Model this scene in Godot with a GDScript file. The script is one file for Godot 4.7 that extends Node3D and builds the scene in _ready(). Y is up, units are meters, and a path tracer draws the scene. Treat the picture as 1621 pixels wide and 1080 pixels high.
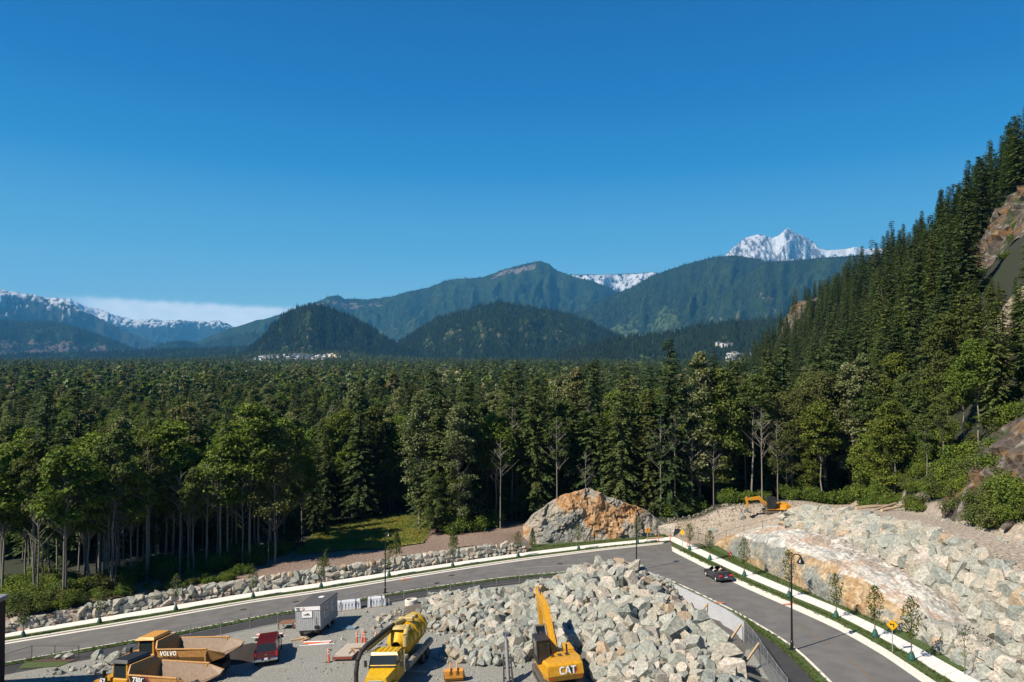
extends Node3D
# Camera at (0, 27, 0) looking down -z. In the helpers a place is (x, d): metres to the side, metres ahead (d = -z).

const EYE := 27.0
var rng := RandomNumberGenerator.new()
var nz := FastNoiseLite.new()
var used := {}
var M := {}
var tex := {}

# ---------------------------------------------------------------- mesh builders
class MB:
	var v := PackedVector3Array()
	var n := PackedVector3Array()
	var c := PackedColorArray()
	var t := Transform3D()
	var col := Color.WHITE
	func vert(p: Vector3, nn: Vector3) -> void:
		v.append(t * p); n.append((t.basis * nn).normalized()); c.append(col)
	func tri(a: Vector3, b: Vector3, d: Vector3, want := Vector3.ZERO) -> void:
		var nn := (d - a).cross(b - a)
		if want != Vector3.ZERO and nn.dot(want) < 0:
			var k := b; b = d; d = k; nn = -nn
		nn = nn.normalized()
		vert(a, nn); vert(b, nn); vert(d, nn)
	func tri_c(p: Array, q: Array) -> void:  # corners with a colour each
		var nn: Vector3 = (p[2] - p[0]).cross(p[1] - p[0]).normalized()
		for k in 3:
			col = q[k]
			vert(p[k], nn)
	func poly(p: Array, want := Vector3.ZERO) -> void:
		for i in range(1, p.size() - 1):
			tri(p[0], p[i], p[i + 1], want)
	# eight corners: four round the bottom, four round the top
	func hexa(p: Array) -> void:
		var m := Vector3.ZERO
		for q in p: m += q / 8.0
		for f in [[0, 1, 2, 3], [4, 5, 6, 7], [0, 1, 5, 4], [1, 2, 6, 5], [2, 3, 7, 6], [3, 0, 4, 7]]:
			var q := [p[f[0]], p[f[1]], p[f[2]], p[f[3]]]
			poly(q, (q[0] + q[1] + q[2] + q[3]) / 4.0 - m)
	func box(m: Vector3, s: Vector3, bev := 0.0) -> void:
		var h := s / 2.0
		if bev <= 0:
			hexa([m + Vector3(-h.x, -h.y, -h.z), m + Vector3(h.x, -h.y, -h.z), m + Vector3(h.x, -h.y, h.z), m + Vector3(-h.x, -h.y, h.z), m + Vector3(-h.x, h.y, -h.z), m + Vector3(h.x, h.y, -h.z), m + Vector3(h.x, h.y, h.z), m + Vector3(-h.x, h.y, h.z)])
			return
		var b := minf(bev, minf(h.x, minf(h.y, h.z)) * 0.9)
		for ax in 3:
			var u := (ax + 1) % 3
			var w := (ax + 2) % 3
			for s1 in [-1, 1]:
				var q := []
				for k in [[-1, -1], [1, -1], [1, 1], [-1, 1]]:
					var p := Vector3.ZERO
					p[ax] = s1 * h[ax]; p[u] = k[0] * (h[u] - b); p[w] = k[1] * (h[w] - b)
					q.append(m + p)
				var wn := Vector3.ZERO; wn[ax] = s1
				poly(q, wn)
				for s2 in [-1, 1]:  # bevel between +-u and +-w along ax
					var e := []
					for k in [[-1, 0], [1, 0], [1, 1], [-1, 1]]:
						var p := Vector3.ZERO
						p[ax] = k[0] * (h[ax] - b)
						p[u] = s1 * (h[u] - (b if k[1] else 0.0)); p[w] = s2 * (h[w] - (0.0 if k[1] else b))
						e.append(m + p)
					var we := Vector3.ZERO; we[u] = s1; we[w] = s2
					poly(e, we)
		for sx in [-1, 1]:
			for sy in [-1, 1]:
				for sz in [-1, 1]:
					tri(m + Vector3(sx * h.x, sy * (h.y - b), sz * (h.z - b)), m + Vector3(sx * (h.x - b), sy * h.y, sz * (h.z - b)), m + Vector3(sx * (h.x - b), sy * (h.y - b), sz * h.z), Vector3(sx, sy, sz))
	# a profile of (along, radius) pairs turned round the line a-b
	func lathe(a: Vector3, b: Vector3, prof: Array, seg := 12) -> void:
		var ax := (b - a).normalized()
		var u := ax.cross(Vector3.UP if absf(ax.y) < 0.9 else Vector3.RIGHT).normalized()
		var w := ax.cross(u)
		for k in prof.size() - 1:
			var p0: Vector2 = prof[k]
			var p1: Vector2 = prof[k + 1]
			var dn := Vector2(p1.x - p0.x, p1.y - p0.y)
			for i in seg:
				var a0 := TAU * i / seg
				var a1 := TAU * (i + 1) / seg
				var r0 := u * cos(a0) + w * sin(a0)
				var r1 := u * cos(a1) + w * sin(a1)
				var n0 := (r0 * dn.x - ax * dn.y).normalized()
				var n1 := (r1 * dn.x - ax * dn.y).normalized()
				var q := [a + ax * p0.x + r0 * p0.y, a + ax * p0.x + r1 * p0.y, a + ax * p1.x + r1 * p1.y, a + ax * p1.x + r0 * p1.y]
				vert(q[0], n0); vert(q[2], n1); vert(q[1], n1)
				vert(q[0], n0); vert(q[3], n0); vert(q[2], n1)
	func cyl(a: Vector3, b: Vector3, r0: float, r1: float, seg := 10, caps := true) -> void:
		var l := a.distance_to(b)
		var pr := [Vector2(0, r0), Vector2(l, r1)]
		if caps:
			pr = [Vector2(0, 0.0001), Vector2(0, r0), Vector2(l, r1), Vector2(l, 0.0001)]
		lathe(a, b, pr, seg)
	func tube(p: Array, r: Array, seg := 6) -> void:
		for i in p.size() - 1:
			cyl(p[i], p[i + 1], r[mini(i, r.size() - 1)], r[mini(i + 1, r.size() - 1)], seg, true)
	# side profile of (z, y) points between x0 and x1
	func side(prof: Array, x0: float, x1: float) -> void:
		var pp := PackedVector2Array(prof)
		var ids := Geometry2D.triangulate_polygon(pp)
		for x in [x0, x1]:
			for i in range(0, ids.size(), 3):
				var a := pp[ids[i]]
				var b := pp[ids[i + 1]]
				var d := pp[ids[i + 2]]
				tri(Vector3(x, a.y, a.x), Vector3(x, b.y, b.x), Vector3(x, d.y, d.x), Vector3(x - (x0 + x1) / 2, 0, 0))
		var turn := 1.0 if Geometry2D.is_polygon_clockwise(pp) else -1.0
		for i in pp.size():
			var a := pp[i]
			var b := pp[(i + 1) % pp.size()]
			var e := b - a
			poly([Vector3(x0, a.y, a.x), Vector3(x1, a.y, a.x), Vector3(x1, b.y, b.x), Vector3(x0, b.y, b.x)], Vector3(0, e.x, -e.y) * turn)
	func mesh(with_col := false) -> ArrayMesh:
		var m := ArrayMesh.new()
		var a := []
		a.resize(Mesh.ARRAY_MAX)
		a[Mesh.ARRAY_VERTEX] = v; a[Mesh.ARRAY_NORMAL] = n
		if with_col: a[Mesh.ARRAY_COLOR] = c
		m.add_surface_from_arrays(Mesh.PRIMITIVE_TRIANGLES, a)
		return m

class FB:  # leaves and bark, indexed
	var v := PackedVector3Array()
	var n := PackedVector3Array()
	var c := PackedColorArray()
	var i := PackedInt32Array()
	func leaf(p: Vector3, nn: Vector3, tang: Vector3, w: float, l: float, col: Color) -> void:
		var bt := nn.cross(tang).normalized()
		var tg := bt.cross(nn).normalized() * (l * 0.5)
		var k := v.size()
		bt *= w * 0.5
		v.append(p - tg); v.append(p + bt + nn * (w * 0.12)); v.append(p + tg); v.append(p - bt + nn * (w * 0.12))
		for q in 4:
			n.append(nn); c.append(col)
		i.append_array(PackedInt32Array([k, k + 1, k + 2, k, k + 2, k + 3]))
	func tube(p: Array, r: Array, seg: int, col: Color) -> void:
		for s in p.size():
			var ax: Vector3 = (p[mini(s + 1, p.size() - 1)] - p[maxi(s - 1, 0)]).normalized()
			var u := ax.cross(Vector3.RIGHT if absf(ax.x) < 0.9 else Vector3.UP).normalized()
			var w := ax.cross(u)
			for q in seg:
				var rad := u * cos(TAU * q / seg) + w * sin(TAU * q / seg)
				v.append(p[s] + rad * r[s]); n.append(rad); c.append(col)
			if s > 0:
				var k := v.size() - 2 * seg
				for q in seg:
					var e := (q + 1) % seg
					i.append_array(PackedInt32Array([k + q, k + seg + q, k + e, k + e, k + seg + q, k + seg + e]))
	func mesh() -> ArrayMesh:
		var m := ArrayMesh.new()
		var a := []
		a.resize(Mesh.ARRAY_MAX)
		a[Mesh.ARRAY_VERTEX] = v; a[Mesh.ARRAY_NORMAL] = n; a[Mesh.ARRAY_COLOR] = c; a[Mesh.ARRAY_INDEX] = i
		m.add_surface_from_arrays(Mesh.PRIMITIVE_TRIANGLES, a)
		return m

# ---------------------------------------------------------------- scene helpers
func numbered(s: String) -> String:
	used[s] = used.get(s, -1) + 1
	return s if used[s] == 0 else "%s_%03d" % [s, used[s]]

func tag(o: Node, label: String, category := "", group := "", kind := "") -> Node:
	o.set_meta("label", label)
	if category: o.set_meta("category", category)
	if group: o.set_meta("group", group)
	if kind: o.set_meta("kind", kind)
	return o

func obj(called: String, mesh: Mesh, m: Material, parent: Node = self) -> MeshInstance3D:
	var o := MeshInstance3D.new()
	o.name = numbered(called) if parent == self else called
	o.mesh = mesh
	o.material_override = m
	parent.add_child(o, true)
	return o

func thing(called: String, label: String, category: String, at := Transform3D(), group := "") -> Node3D:
	var o := Node3D.new()
	o.name = numbered(called)
	add_child(o)
	o.transform = at
	tag(o, label, category, group)
	return o

func structure(called: String, mesh: Mesh, m: Material, label: String) -> MeshInstance3D:
	var o := obj(called, mesh, m)
	tag(o, label, "", "", "structure")
	return o

func copy(o: Node3D, called: String, at: Transform3D, label := "", group := "") -> Node3D:
	var r := o.duplicate() as Node3D
	r.name = numbered(called)
	add_child(r)
	r.transform = at
	if label: r.set_meta("label", label)
	if group: r.set_meta("group", group)
	return r

func multi(mesh: Mesh, m: Material, at: Array, tints: Array, parent: Node, called: String) -> MultiMeshInstance3D:
	var mm := MultiMesh.new()
	mm.transform_format = MultiMesh.TRANSFORM_3D
	mm.use_colors = true
	mm.mesh = mesh
	mm.instance_count = at.size()
	for k in at.size():
		mm.set_instance_transform(k, at[k])
		mm.set_instance_color(k, tints[k])
	var o := MultiMeshInstance3D.new()
	o.name = numbered(called) if parent == self else called
	o.multimesh = mm
	o.material_override = m
	parent.add_child(o, true)
	return o

func lin(c: Color) -> Color:
	return c.linear_to_srgb()

func noise_tex(key: String, freq: float, oct: int, lo: Color, hi: Color, normal := 0.0, type := FastNoiseLite.TYPE_SIMPLEX_SMOOTH, size := 512, mid := 0.5) -> NoiseTexture2D:
	if tex.has(key): return tex[key]
	var f := FastNoiseLite.new()
	f.seed = tex.size() + 5; f.frequency = freq; f.noise_type = type; f.fractal_octaves = oct
	if type == FastNoiseLite.TYPE_CELLULAR: f.cellular_return_type = FastNoiseLite.RETURN_DISTANCE2_SUB
	var t := NoiseTexture2D.new()
	t.width = size; t.height = size; t.seamless = true; t.noise = f
	if normal > 0:
		t.as_normal_map = true; t.bump_strength = normal
	else:
		var g := Gradient.new()
		g.set_color(0, lo); g.set_color(1, hi)
		g.add_point(mid, lo.lerp(hi, 0.5))
		t.color_ramp = g
	tex[key] = t
	return t

# plain material: linear colour, roughness, metal
func mat(key: String, c: Color, rough := 0.6, metal := 0.0) -> StandardMaterial3D:
	if M.has(key): return M[key]
	var m := StandardMaterial3D.new()
	m.resource_name = key
	m.albedo_color = lin(c); m.roughness = rough; m.metallic = metal
	M[key] = m
	return m

# surface with grain: colour texture times colour, laid on three planes
func grain(key: String, c: Color, t: Texture2D, scale: float, rough := 0.9, bump: Texture2D = null, bump_k := 1.0, world := true, vcol := false) -> StandardMaterial3D:
	if M.has(key): return M[key]
	var m := mat(key, c, rough)
	m.albedo_texture = t
	m.uv1_triplanar = true
	m.uv1_world_triplanar = world
	m.uv1_scale = Vector3.ONE * scale
	if bump:
		m.normal_enabled = true; m.normal_texture = bump; m.normal_scale = bump_k
	m.vertex_color_use_as_albedo = vcol
	return m

func paint(key: String, c: Color, rough := 0.45) -> StandardMaterial3D:  # worn machine paint
	var g := noise_tex("dust", 0.02, 5, Color(0.72, 0.70, 0.66), Color(1, 1, 1), 0, FastNoiseLite.TYPE_SIMPLEX_SMOOTH, 512, 0.35)
	return grain(key, c, g, 0.35, rough, null, 1.0, false)

func pw(pts: Array, x: float) -> float:  # straight between given (x, y) pairs, level beyond
	if x <= pts[0][0]: return pts[0][1]
	for k in range(1, pts.size()):
		if x <= pts[k][0]:
			return lerpf(pts[k - 1][1], pts[k][1], (x - pts[k - 1][0]) / (pts[k][0] - pts[k - 1][0]))
	return pts[-1][1]

func smin(a: float, b: float, k: float) -> float:
	var h := clampf(0.5 + 0.5 * (b - a) / k, 0, 1)
	return lerpf(b, a, h) - k * h * (1 - h)

func smax(a: float, b: float, k: float) -> float:
	return -smin(-a, -b, k)

# ---------------------------------------------------------------- the lie of the land
const WALL_L := [[-90, 58], [-70, 69.5], [-56.7, 77.0], [-43.3, 84.2], [-33.6, 89.1], [-26.2, 91.7], [-14.3, 96.8], [-1.0, 102.0], [13.6, 105.8], [23.1, 109.1], [27, 106.5], [60, 103]]
const BASE_R := [[40, 31.7], [47, 31.9], [52, 32.1], [56, 32.4], [58.6, 31.9], [63, 31.4], [67.5, 30.5], [74, 30.1], [82.5, 29.6], [90.5, 29.2], [99, 29.2], [106, 30]]
const RISE_R := [[44, 1.7], [52, 1.8], [55, 1.6], [57, 1.3], [60, 2.2], [67, 3.4], [74, 3.8], [80, 4.0], [90, 3.0], [97, 1.7], [102, 0.2]]
const FOOT_X := [[30, 37.5], [51, 37.9], [56, 38.3], [66, 38.2], [80, 38.3], [98, 38.6]]
const FOOT_Y := [[30, 4.6], [51, 3.9], [56, 4.6], [60, 5.2], [66, 6.2], [80, 5.8], [98, 2.6], [106, 1.4]]
const TOP_X := [[30, 41.0], [55, 41.0], [60, 41.4], [68, 41.9], [78, 42.4], [92, 42.3], [100, 39.8]]
const TOP_Y := [[30, 9.8], [55, 9.4], [60, 9.6], [68, 9.3], [78, 8.1], [92, 6.2], [100, 4.0], [108, 2.2], [116, 1.9]]
const HILL_X := [[30, 47.5], [55, 47.0], [63, 47.2], [80, 50], [100, 53], [120, 58.5], [150, 68], [300, 116], [400, 136], [500, 158], [650, 205], [800, 260]]
const CREST := [[30, 105], [150, 112], [230, 94], [270, 79], [350, 74], [480, 64], [560, 40], [650, 12], [800, -22]]

func pl(x: float, d: float) -> float:
	return 7.64 + 0.0723 * x - 0.102 * d

func gy(x: float, d: float) -> float:
	var b := pl(clampf(x, -220, 90), maxf(d, -20))
	var s := d - pw(WALL_L, x)
	if s > 0:
		var w := smoothstep(0.5, 2.5, x)
		b += (1.75 + 0.5 * smoothstep(28.0, 36.0, x)) * lerpf(smoothstep(0.9, 1.9, s), smoothstep(1.0, 8.0, s) if x > 24 else smoothstep(6.0, 11.0, s), w)
	b = smax(b, -13.0, 5.0)
	if d > 1500: b += 38.0 * exp(-(pow((x + 800) / 330.0, 2) + pow((d - 2650) / 330.0, 2)))
	if x > 27 and d < 118:
		var x0 := pw(BASE_R, d)
		if x > x0:
			var fx := pw(FOOT_X, d)
			var tx := pw(TOP_X, d)
			var h0 := pl(x0, d)
			var h1 := h0 + pw(RISE_R, d) - 0.25
			var y: float
			if x < x0 + 1.5: y = lerpf(h0, h1, (x - x0) / 1.5)
			elif x < fx: y = lerpf(h1, pw(FOOT_Y, d), (x - x0 - 1.5) / (fx - x0 - 1.5))
			elif x < tx: y = lerpf(pw(FOOT_Y, d), pw(TOP_Y, d) - 0.15, (x - fx) / (tx - fx))
			else: y = pw(TOP_Y, d) + (x - tx) * 0.04
			b = lerpf(y, b, smoothstep(100.0, 112.0, d))
	if x > 29 and x < 56 and d > 101 and d < 128: b += 1.25 * smoothstep(30.0, 36.0, x) * smoothstep(101.5, 106.0, d) * (1 - smoothstep(113.0, 127.0, d)) * (1 - smoothstep(46.0, 55.0, x))
	if x > 40 and d > 20 and d < 900:
		var r := x - pw(HILL_X, d)
		if r > 0:
			var bumps := nz.get_noise_2d(x * 1.6, d * 1.6) * minf(r * 0.25, 5.0)
			b += smin(1.22 * r + bumps, maxf(pw(CREST, d) - b, 0.0) + bumps, 14.0) if pw(CREST, d) > b else 0.0
	if d > 430 and d < 550 and x > 150 and x < 270: b += 13.0 * exp(-pow((x - 207) / 15.0, 2) - pow((d - 490) / 20.0, 2))
	return b

func gp(x: float, d: float, lift := 0.0) -> Vector3:
	return Vector3(x, pl(x, d) + lift, -d)

func on_ground(x: float, d: float) -> Vector3:
	return Vector3(x, gy(x, d), -d)

# upright at a spot / lying on the sloping yard, nose towards (hx, hd)
func stand(x: float, d: float, yaw := 0.0, s := 1.0) -> Transform3D:
	return Transform3D(Basis(Vector3.UP, yaw).scaled(Vector3.ONE * s), on_ground(x, d))

func park(x: float, d: float, hx: float, hd: float, lift := 0.0) -> Transform3D:
	var up := Vector3(-0.0723, 1, -0.102).normalized()
	var f := Vector3(hx, 0.0723 * hx - 0.102 * hd, -hd).normalized()
	return Transform3D(Basis(f.cross(up).normalized(), up, -f), gp(x, d, lift))

func curve(pts: Array, step := 1.0) -> Array:  # smooth line through (x, d) pairs, evenly spaced
	var c := Curve2D.new()
	for k in pts.size():
		var a := Vector2(pts[maxi(k - 1, 0)][0], pts[maxi(k - 1, 0)][1])
		var b := Vector2(pts[mini(k + 1, pts.size() - 1)][0], pts[mini(k + 1, pts.size() - 1)][1])
		var p := Vector2(pts[k][0], pts[k][1])
		var l0 := p.distance_to(a) / 3.2
		var l1 := p.distance_to(b) / 3.2
		var dir := (b - a).normalized()
		c.add_point(p, -dir * l0, dir * l1)
	var out := []
	var n := int(maxf(2, c.get_baked_length() / step))
	for k in n + 1:
		out.append(c.sample_baked(c.get_baked_length() * k / n))
	return out

func spread(pts: Array, n: int) -> Array:  # the same line in n even steps
	var c := curve(pts, 0.25)
	var out := []
	for k in n + 1:
		out.append(c[int(round(float(c.size() - 1) * k / n))])
	return out

# a band between two lines on the sloping plane
func band(a: Array, b: Array, lift: float, bottom := -1.0) -> MB:
	var m := MB.new()
	for k in a.size() - 1:
		var p := [gp(a[k].x, a[k].y, lift), gp(a[k + 1].x, a[k + 1].y, lift), gp(b[k + 1].x, b[k + 1].y, lift), gp(b[k].x, b[k].y, lift)]
		m.poly(p, Vector3.UP)
		if bottom > -1.0:
			var dn := Vector3.UP * (bottom - lift)
			var side: Vector3 = p[0] - p[3]
			m.poly([p[0], p[1], p[1] + dn, p[0] + dn], side)
			m.poly([p[3], p[2], p[2] + dn, p[3] + dn], -side)
			if k == 0: m.poly([p[0], p[3], p[3] + dn, p[0] + dn], p[0] - p[1])
			if k == a.size() - 2: m.poly([p[1], p[2], p[2] + dn, p[1] + dn], p[1] - p[0])
	return m

func sheet(poly: Array, lift: float, step := 0.0, bump := 0.0) -> MB:  # polygon of (x, d) on the plane
	var pp := PackedVector2Array()
	for q in poly: pp.append(Vector2(q[0], q[1]))
	var m := MB.new()
	if step <= 0:
		var ids := Geometry2D.triangulate_polygon(pp)
		for k in range(0, ids.size(), 3):
			m.tri(gp(pp[ids[k]].x, pp[ids[k]].y, lift), gp(pp[ids[k + 1]].x, pp[ids[k + 1]].y, lift), gp(pp[ids[k + 2]].x, pp[ids[k + 2]].y, lift), Vector3.UP)
		return m
	var r := Rect2(pp[0], Vector2.ZERO)
	for q in pp: r = r.expand(q)
	for ix in int(r.size.x / step) + 1:
		for iz in int(r.size.y / step) + 1:
			var q := r.position + Vector2(ix, iz) * step
			var cell := PackedVector2Array([q, q + Vector2(step, 0), q + Vector2(step, step), q + Vector2(0, step)])
			for piece in Geometry2D.intersect_polygons(cell, pp):
				var pts := []
				for e in piece:
					pts.append(gp(e.x, e.y, lift + bump * (0.5 + 0.5 * nz.get_noise_2d(e.x * 9, e.y * 9))))
				m.poly(pts, Vector3.UP)
	return m

# ---------------------------------------------------------------- air, light, camera
func sky_image() -> ImageTexture:
	var W := 2048
	var H := 1024
	var im := Image.create(W, H, false, Image.FORMAT_RGBF)
	var stops := [[-90.0, Color(0.16, 0.30, 0.36)], [-1.0, Color(0.25, 0.48, 0.58)], [1.0, Color(0.42, 0.70, 0.75)], [4.0, Color(0.30, 0.61, 0.71)], [8.5, Color(0.115, 0.415, 0.66)], [15.0, Color(0.012, 0.232, 0.555)], [21.0, Color(0.0, 0.150, 0.455)], [28.0, Color(0.0, 0.105, 0.365)], [45.0, Color(0.0, 0.084, 0.30)], [90.0, Color(0.0, 0.068, 0.25)]]
	for y in H:
		var e := 90.0 - (y + 0.5) * 180.0 / H
		var c: Color = stops[-1][1]
		for k in range(1, stops.size()):
			if e <= stops[k][0]:
				c = stops[k - 1][1].lerp(stops[k][1], clampf((e - stops[k - 1][0]) / (stops[k][0] - stops[k - 1][0]), 0, 1))
				break
		im.fill_rect(Rect2i(0, y, W, 1), c)
		# a thin bank of cirrus low over the far valley
		if e > 0.5 and e < 6.0:
			for x in W:
				var az := (x + 0.5) * 360.0 / W
				if az > 180.0: az -= 360.0
				if az < -35 or az > -14: continue
				var top := 4.35 - 0.028 * (az + 34.0) + 0.15 * nz.get_noise_2d(az * 60, 0)
				var a := smoothstep(0.0, 0.35, top - e) * smoothstep(-34.5, -30.5, az) * (1 - smoothstep(-20.0, -15.0, az))
				a *= 0.85 + 0.25 * nz.get_noise_2d(az * 25, e * 160)
				im.set_pixel(x, y, c.lerp(Color(1.15, 1.20, 1.20), clampf(a, 0, 0.95)))
	return ImageTexture.create_from_image(im)

func set_up() -> void:
	var cam := Camera3D.new()
	cam.name = "camera"
	cam.position = Vector3(0, EYE, 0)
	cam.rotation = Vector3(atan(22.0 / 1080.0), 0, 0)
	cam.fov = rad_to_deg(2 * atan(0.5))
	cam.near = 0.5
	cam.far = 90000
	add_child(cam)
	cam.current = true
	var e := Environment.new()
	e.background_mode = Environment.BG_SKY
	var sm := PanoramaSkyMaterial.new()
	sm.panorama = sky_image()
	e.sky = Sky.new()
	e.sky.sky_material = sm
	e.tonemap_mode = Environment.TONE_MAPPER_LINEAR
	e.tonemap_exposure = 2.0
	e.background_energy_multiplier = 0.54
	e.sdfgi_enabled = true; e.ssao_enabled = true; e.ssil_enabled = true
	e.fog_enabled = true
	e.fog_density = 0.000045
	e.fog_light_color = Color(0.38, 0.74, 1.0)
	var we := WorldEnvironment.new()
	we.name = "environment"
	we.environment = e
	add_child(we)
	var sun := DirectionalLight3D.new()
	sun.name = "sun"
	sun.light_energy = 1.5
	sun.light_color = Color(1.0, 0.955, 0.88)
	sun.light_angular_distance = 0.53
	sun.shadow_enabled = true
	var dir := Vector3(6.0, -7.3, -3.2).normalized()
	sun.transform.basis = Basis.looking_at(dir, Vector3.UP)
	add_child(sun)

# ---------------------------------------------------------------- ground sheet
func build_ground() -> void:
	var rows := []
	for k in 8: rows.append(-60.0 + 10 * k)
	var d := 20.0
	while d < 125.0:
		rows.append(d); d += 1.25
	while d < 17500.0:
		rows.append(d); d *= 1.055
	var nx := 260
	var v := PackedVector3Array()
	var c := PackedColorArray()
	var ix := PackedInt32Array()
	for r in rows.size():
		var dd: float = rows[r]
		var w := maxf(150.0, minf(2.0 * dd, 11000.0))
		for k in nx + 1:
			var x := (2.0 * k / nx - 1.0) * w
			var near := x > -75 and x < 45 and dd < 116
			var y := gy(x, dd) - (0.06 if near else 0.0)
			if x > 27 and dd > 58 and dd < 101 and x > pw(BASE_R, dd) and x < pw(FOOT_X, dd) + 0.5: y -= 1.2
			v.append(Vector3(x, y, -dd))
			var t := 0.5 + 0.5 * nz.get_noise_2d(x * 3, dd * 3)
			var col := Color(0.034, 0.032, 0.018).lerp(Color(0.028, 0.042, 0.014), t)
			var s := dd - pw(WALL_L, x)
			if x > -62 and x < 4 and s > -1 and s < 24:
				col = Color(0.24, 0.165, 0.125).lerp(Color(0.38, 0.28, 0.22), t)
			elif near and s < 0: col = Color(0.20, 0.19, 0.17)
			if x > 22 and dd < 113 and dd > 95 and s > -6: col = Color(0.46, 0.38, 0.29).lerp(Color(0.34, 0.27, 0.19), t * t)
			if x > 30 and x < 60 and dd < 113 and x < pw(HILL_X, dd) + 1.5: col = Color(0.52, 0.44, 0.36).lerp(Color(0.42, 0.35, 0.28), t)
			if x > 31 and x < 38.5 and dd < 62: col = Color(0.42, 0.42, 0.39)
			c.append(col)
	for r in rows.size() - 1:
		for k in nx:
			var a := r * (nx + 1) + k
			ix.append_array(PackedInt32Array([a, a + nx + 1, a + 1, a + 1, a + nx + 1, a + nx + 2]))
	var g := noise_tex("soil", 0.035, 6, Color(0.55, 0.55, 0.55), Color(1, 1, 1))
	structure("ground", smooth_mesh(v, c, ix), grain("soil", Color.WHITE, g, 0.11, 0.95, noise_tex("soil_n", 0.05, 5, Color.BLACK, Color.WHITE, 6.0), 1.0, true, true), "earth of the site, the forest floor and the valley out to the horizon")

func smooth_mesh(v: PackedVector3Array, c: PackedColorArray, ix: PackedInt32Array) -> ArrayMesh:
	var n := PackedVector3Array()
	n.resize(v.size())
	for k in range(0, ix.size(), 3):
		var a := ix[k]
		var b := ix[k + 1]
		var e := ix[k + 2]
		var f := (v[e] - v[a]).cross(v[b] - v[a])
		n[a] += f; n[b] += f; n[e] += f
	for k in n.size(): n[k] = n[k].normalized()
	var m := ArrayMesh.new()
	var a := []
	a.resize(Mesh.ARRAY_MAX)
	a[Mesh.ARRAY_VERTEX] = v; a[Mesh.ARRAY_NORMAL] = n; a[Mesh.ARRAY_INDEX] = ix
	if c.size(): a[Mesh.ARRAY_COLOR] = c
	m.add_surface_from_arrays(Mesh.PRIMITIVE_TRIANGLES, a)
	return m

# ---------------------------------------------------------------- mountains: a ridge line (x, y pairs) at distance dist, with slopes before and behind it
var relief := FastNoiseLite.new()
var far_trees := []
var far_tints := []

func mountain(called: String, label: String, dist: float, line: Array, front: float, rough: float, look: Callable, nu := 150, nv := 36, trees := 0, tree_s := 1.0) -> Array:
	var pts := []
	for k in range(0, line.size(), 2): pts.append([line[k], line[k + 1]])
	var x0: float = pts[0][0]
	var x1: float = pts[-1][0]
	var v := PackedVector3Array()
	var c := PackedColorArray()
	var ix := PackedInt32Array()
	var base := -30.0
	var k_f := 900.0 / (x1 - x0)  # noise per ridge length
	var nb := 8
	for iu in nu + 1:
		var u := float(iu) / nu
		var x := lerpf(x0, x1, u)
		var dd := dist + 0.06 * dist * relief.get_noise_1d(x / dist * 700.0)
		x *= dd / dist
		var y0 := EYE + (pw(pts, x * dist / dd) - EYE) * dd / dist
		y0 += (0.0022 * dist) * relief.get_noise_1d(x / dist * 9000.0) * rough
		var to_eye := Vector2(-x, -dd).normalized()
		var hgt := maxf(y0 - base, 1.0)
		var reach := front * (hgt + 60.0)
		for iv in range(-nb, nv + 1):
			var q := float(iv) / nv if iv >= 0 else float(iv) / nb
			var p := Vector2(x, dd) + to_eye * reach * q
			var a := absf(q)
			var prof := pow(1.0 - a, 1.25)
			var spur := relief.get_noise_2d(x / dist * 2400.0 + a * 130.0, a * 150.0 - x / dist * 600.0 + dist * 0.01)
			var fine := relief.get_noise_2d(p.x / dist * 9000.0, p.y / dist * 9000.0)
			var y := base + hgt * (prof + rough * (0.50 * spur + 0.17 * fine) * minf(1.0, a * 3.5) * sqrt(maxf(0.0, 1.0 - a)))
			v.append(Vector3(p.x, y, -p.y))
			c.append(look.call(p.x / dist, y, a, spur, fine))
	var st := nv + nb + 1
	for iu in nu:
		for iv in nv + nb:
			var a := iu * st + iv
			ix.append_array(PackedInt32Array([a, a + st, a + 1, a + 1, a + st, a + st + 1]))
	var g := noise_tex("canopy", 0.06, 5, Color(0.45, 0.45, 0.45), Color(1, 1, 1))
	var m := grain("mountain_" + str(int(dist)), Color.WHITE, g, 14.0 / dist, 1.0, null, 1.0, true, true)
	m.specular_mode = BaseMaterial3D.SPECULAR_DISABLED
	structure(called, smooth_mesh(v, c, ix), m, label)
	for k in trees:
		var fu := rng.randf() * nu
		var fv := nb + (pow(rng.randf(), 1.1) * 0.93) * nv
		var iu := mini(int(fu), nu - 1)
		var iv := mini(int(fv), nv + nb - 1)
		var a := iu * st + iv
		var cc := c[a]
		if cc.g < cc.r * 1.15 or cc.g > 0.07: continue
		var p := v[a].lerp(v[a + st], fu - iu).lerp(v[a + 1].lerp(v[a + st + 1], fu - iu), fv - iv)
		var s := rng.randf_range(0.65, 1.2) * tree_s
		far_trees.append(Transform3D(Basis(Vector3.UP, rng.randf() * TAU).scaled(Vector3(s, s * rng.randf_range(0.9, 1.2), s)), p - Vector3(0, 1.5, 0)))
		var b := rng.randf_range(0.6, 1.25)
		far_tints.append(Color(b, b, b))
	return [v, st, nb, nu, nv]

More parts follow.
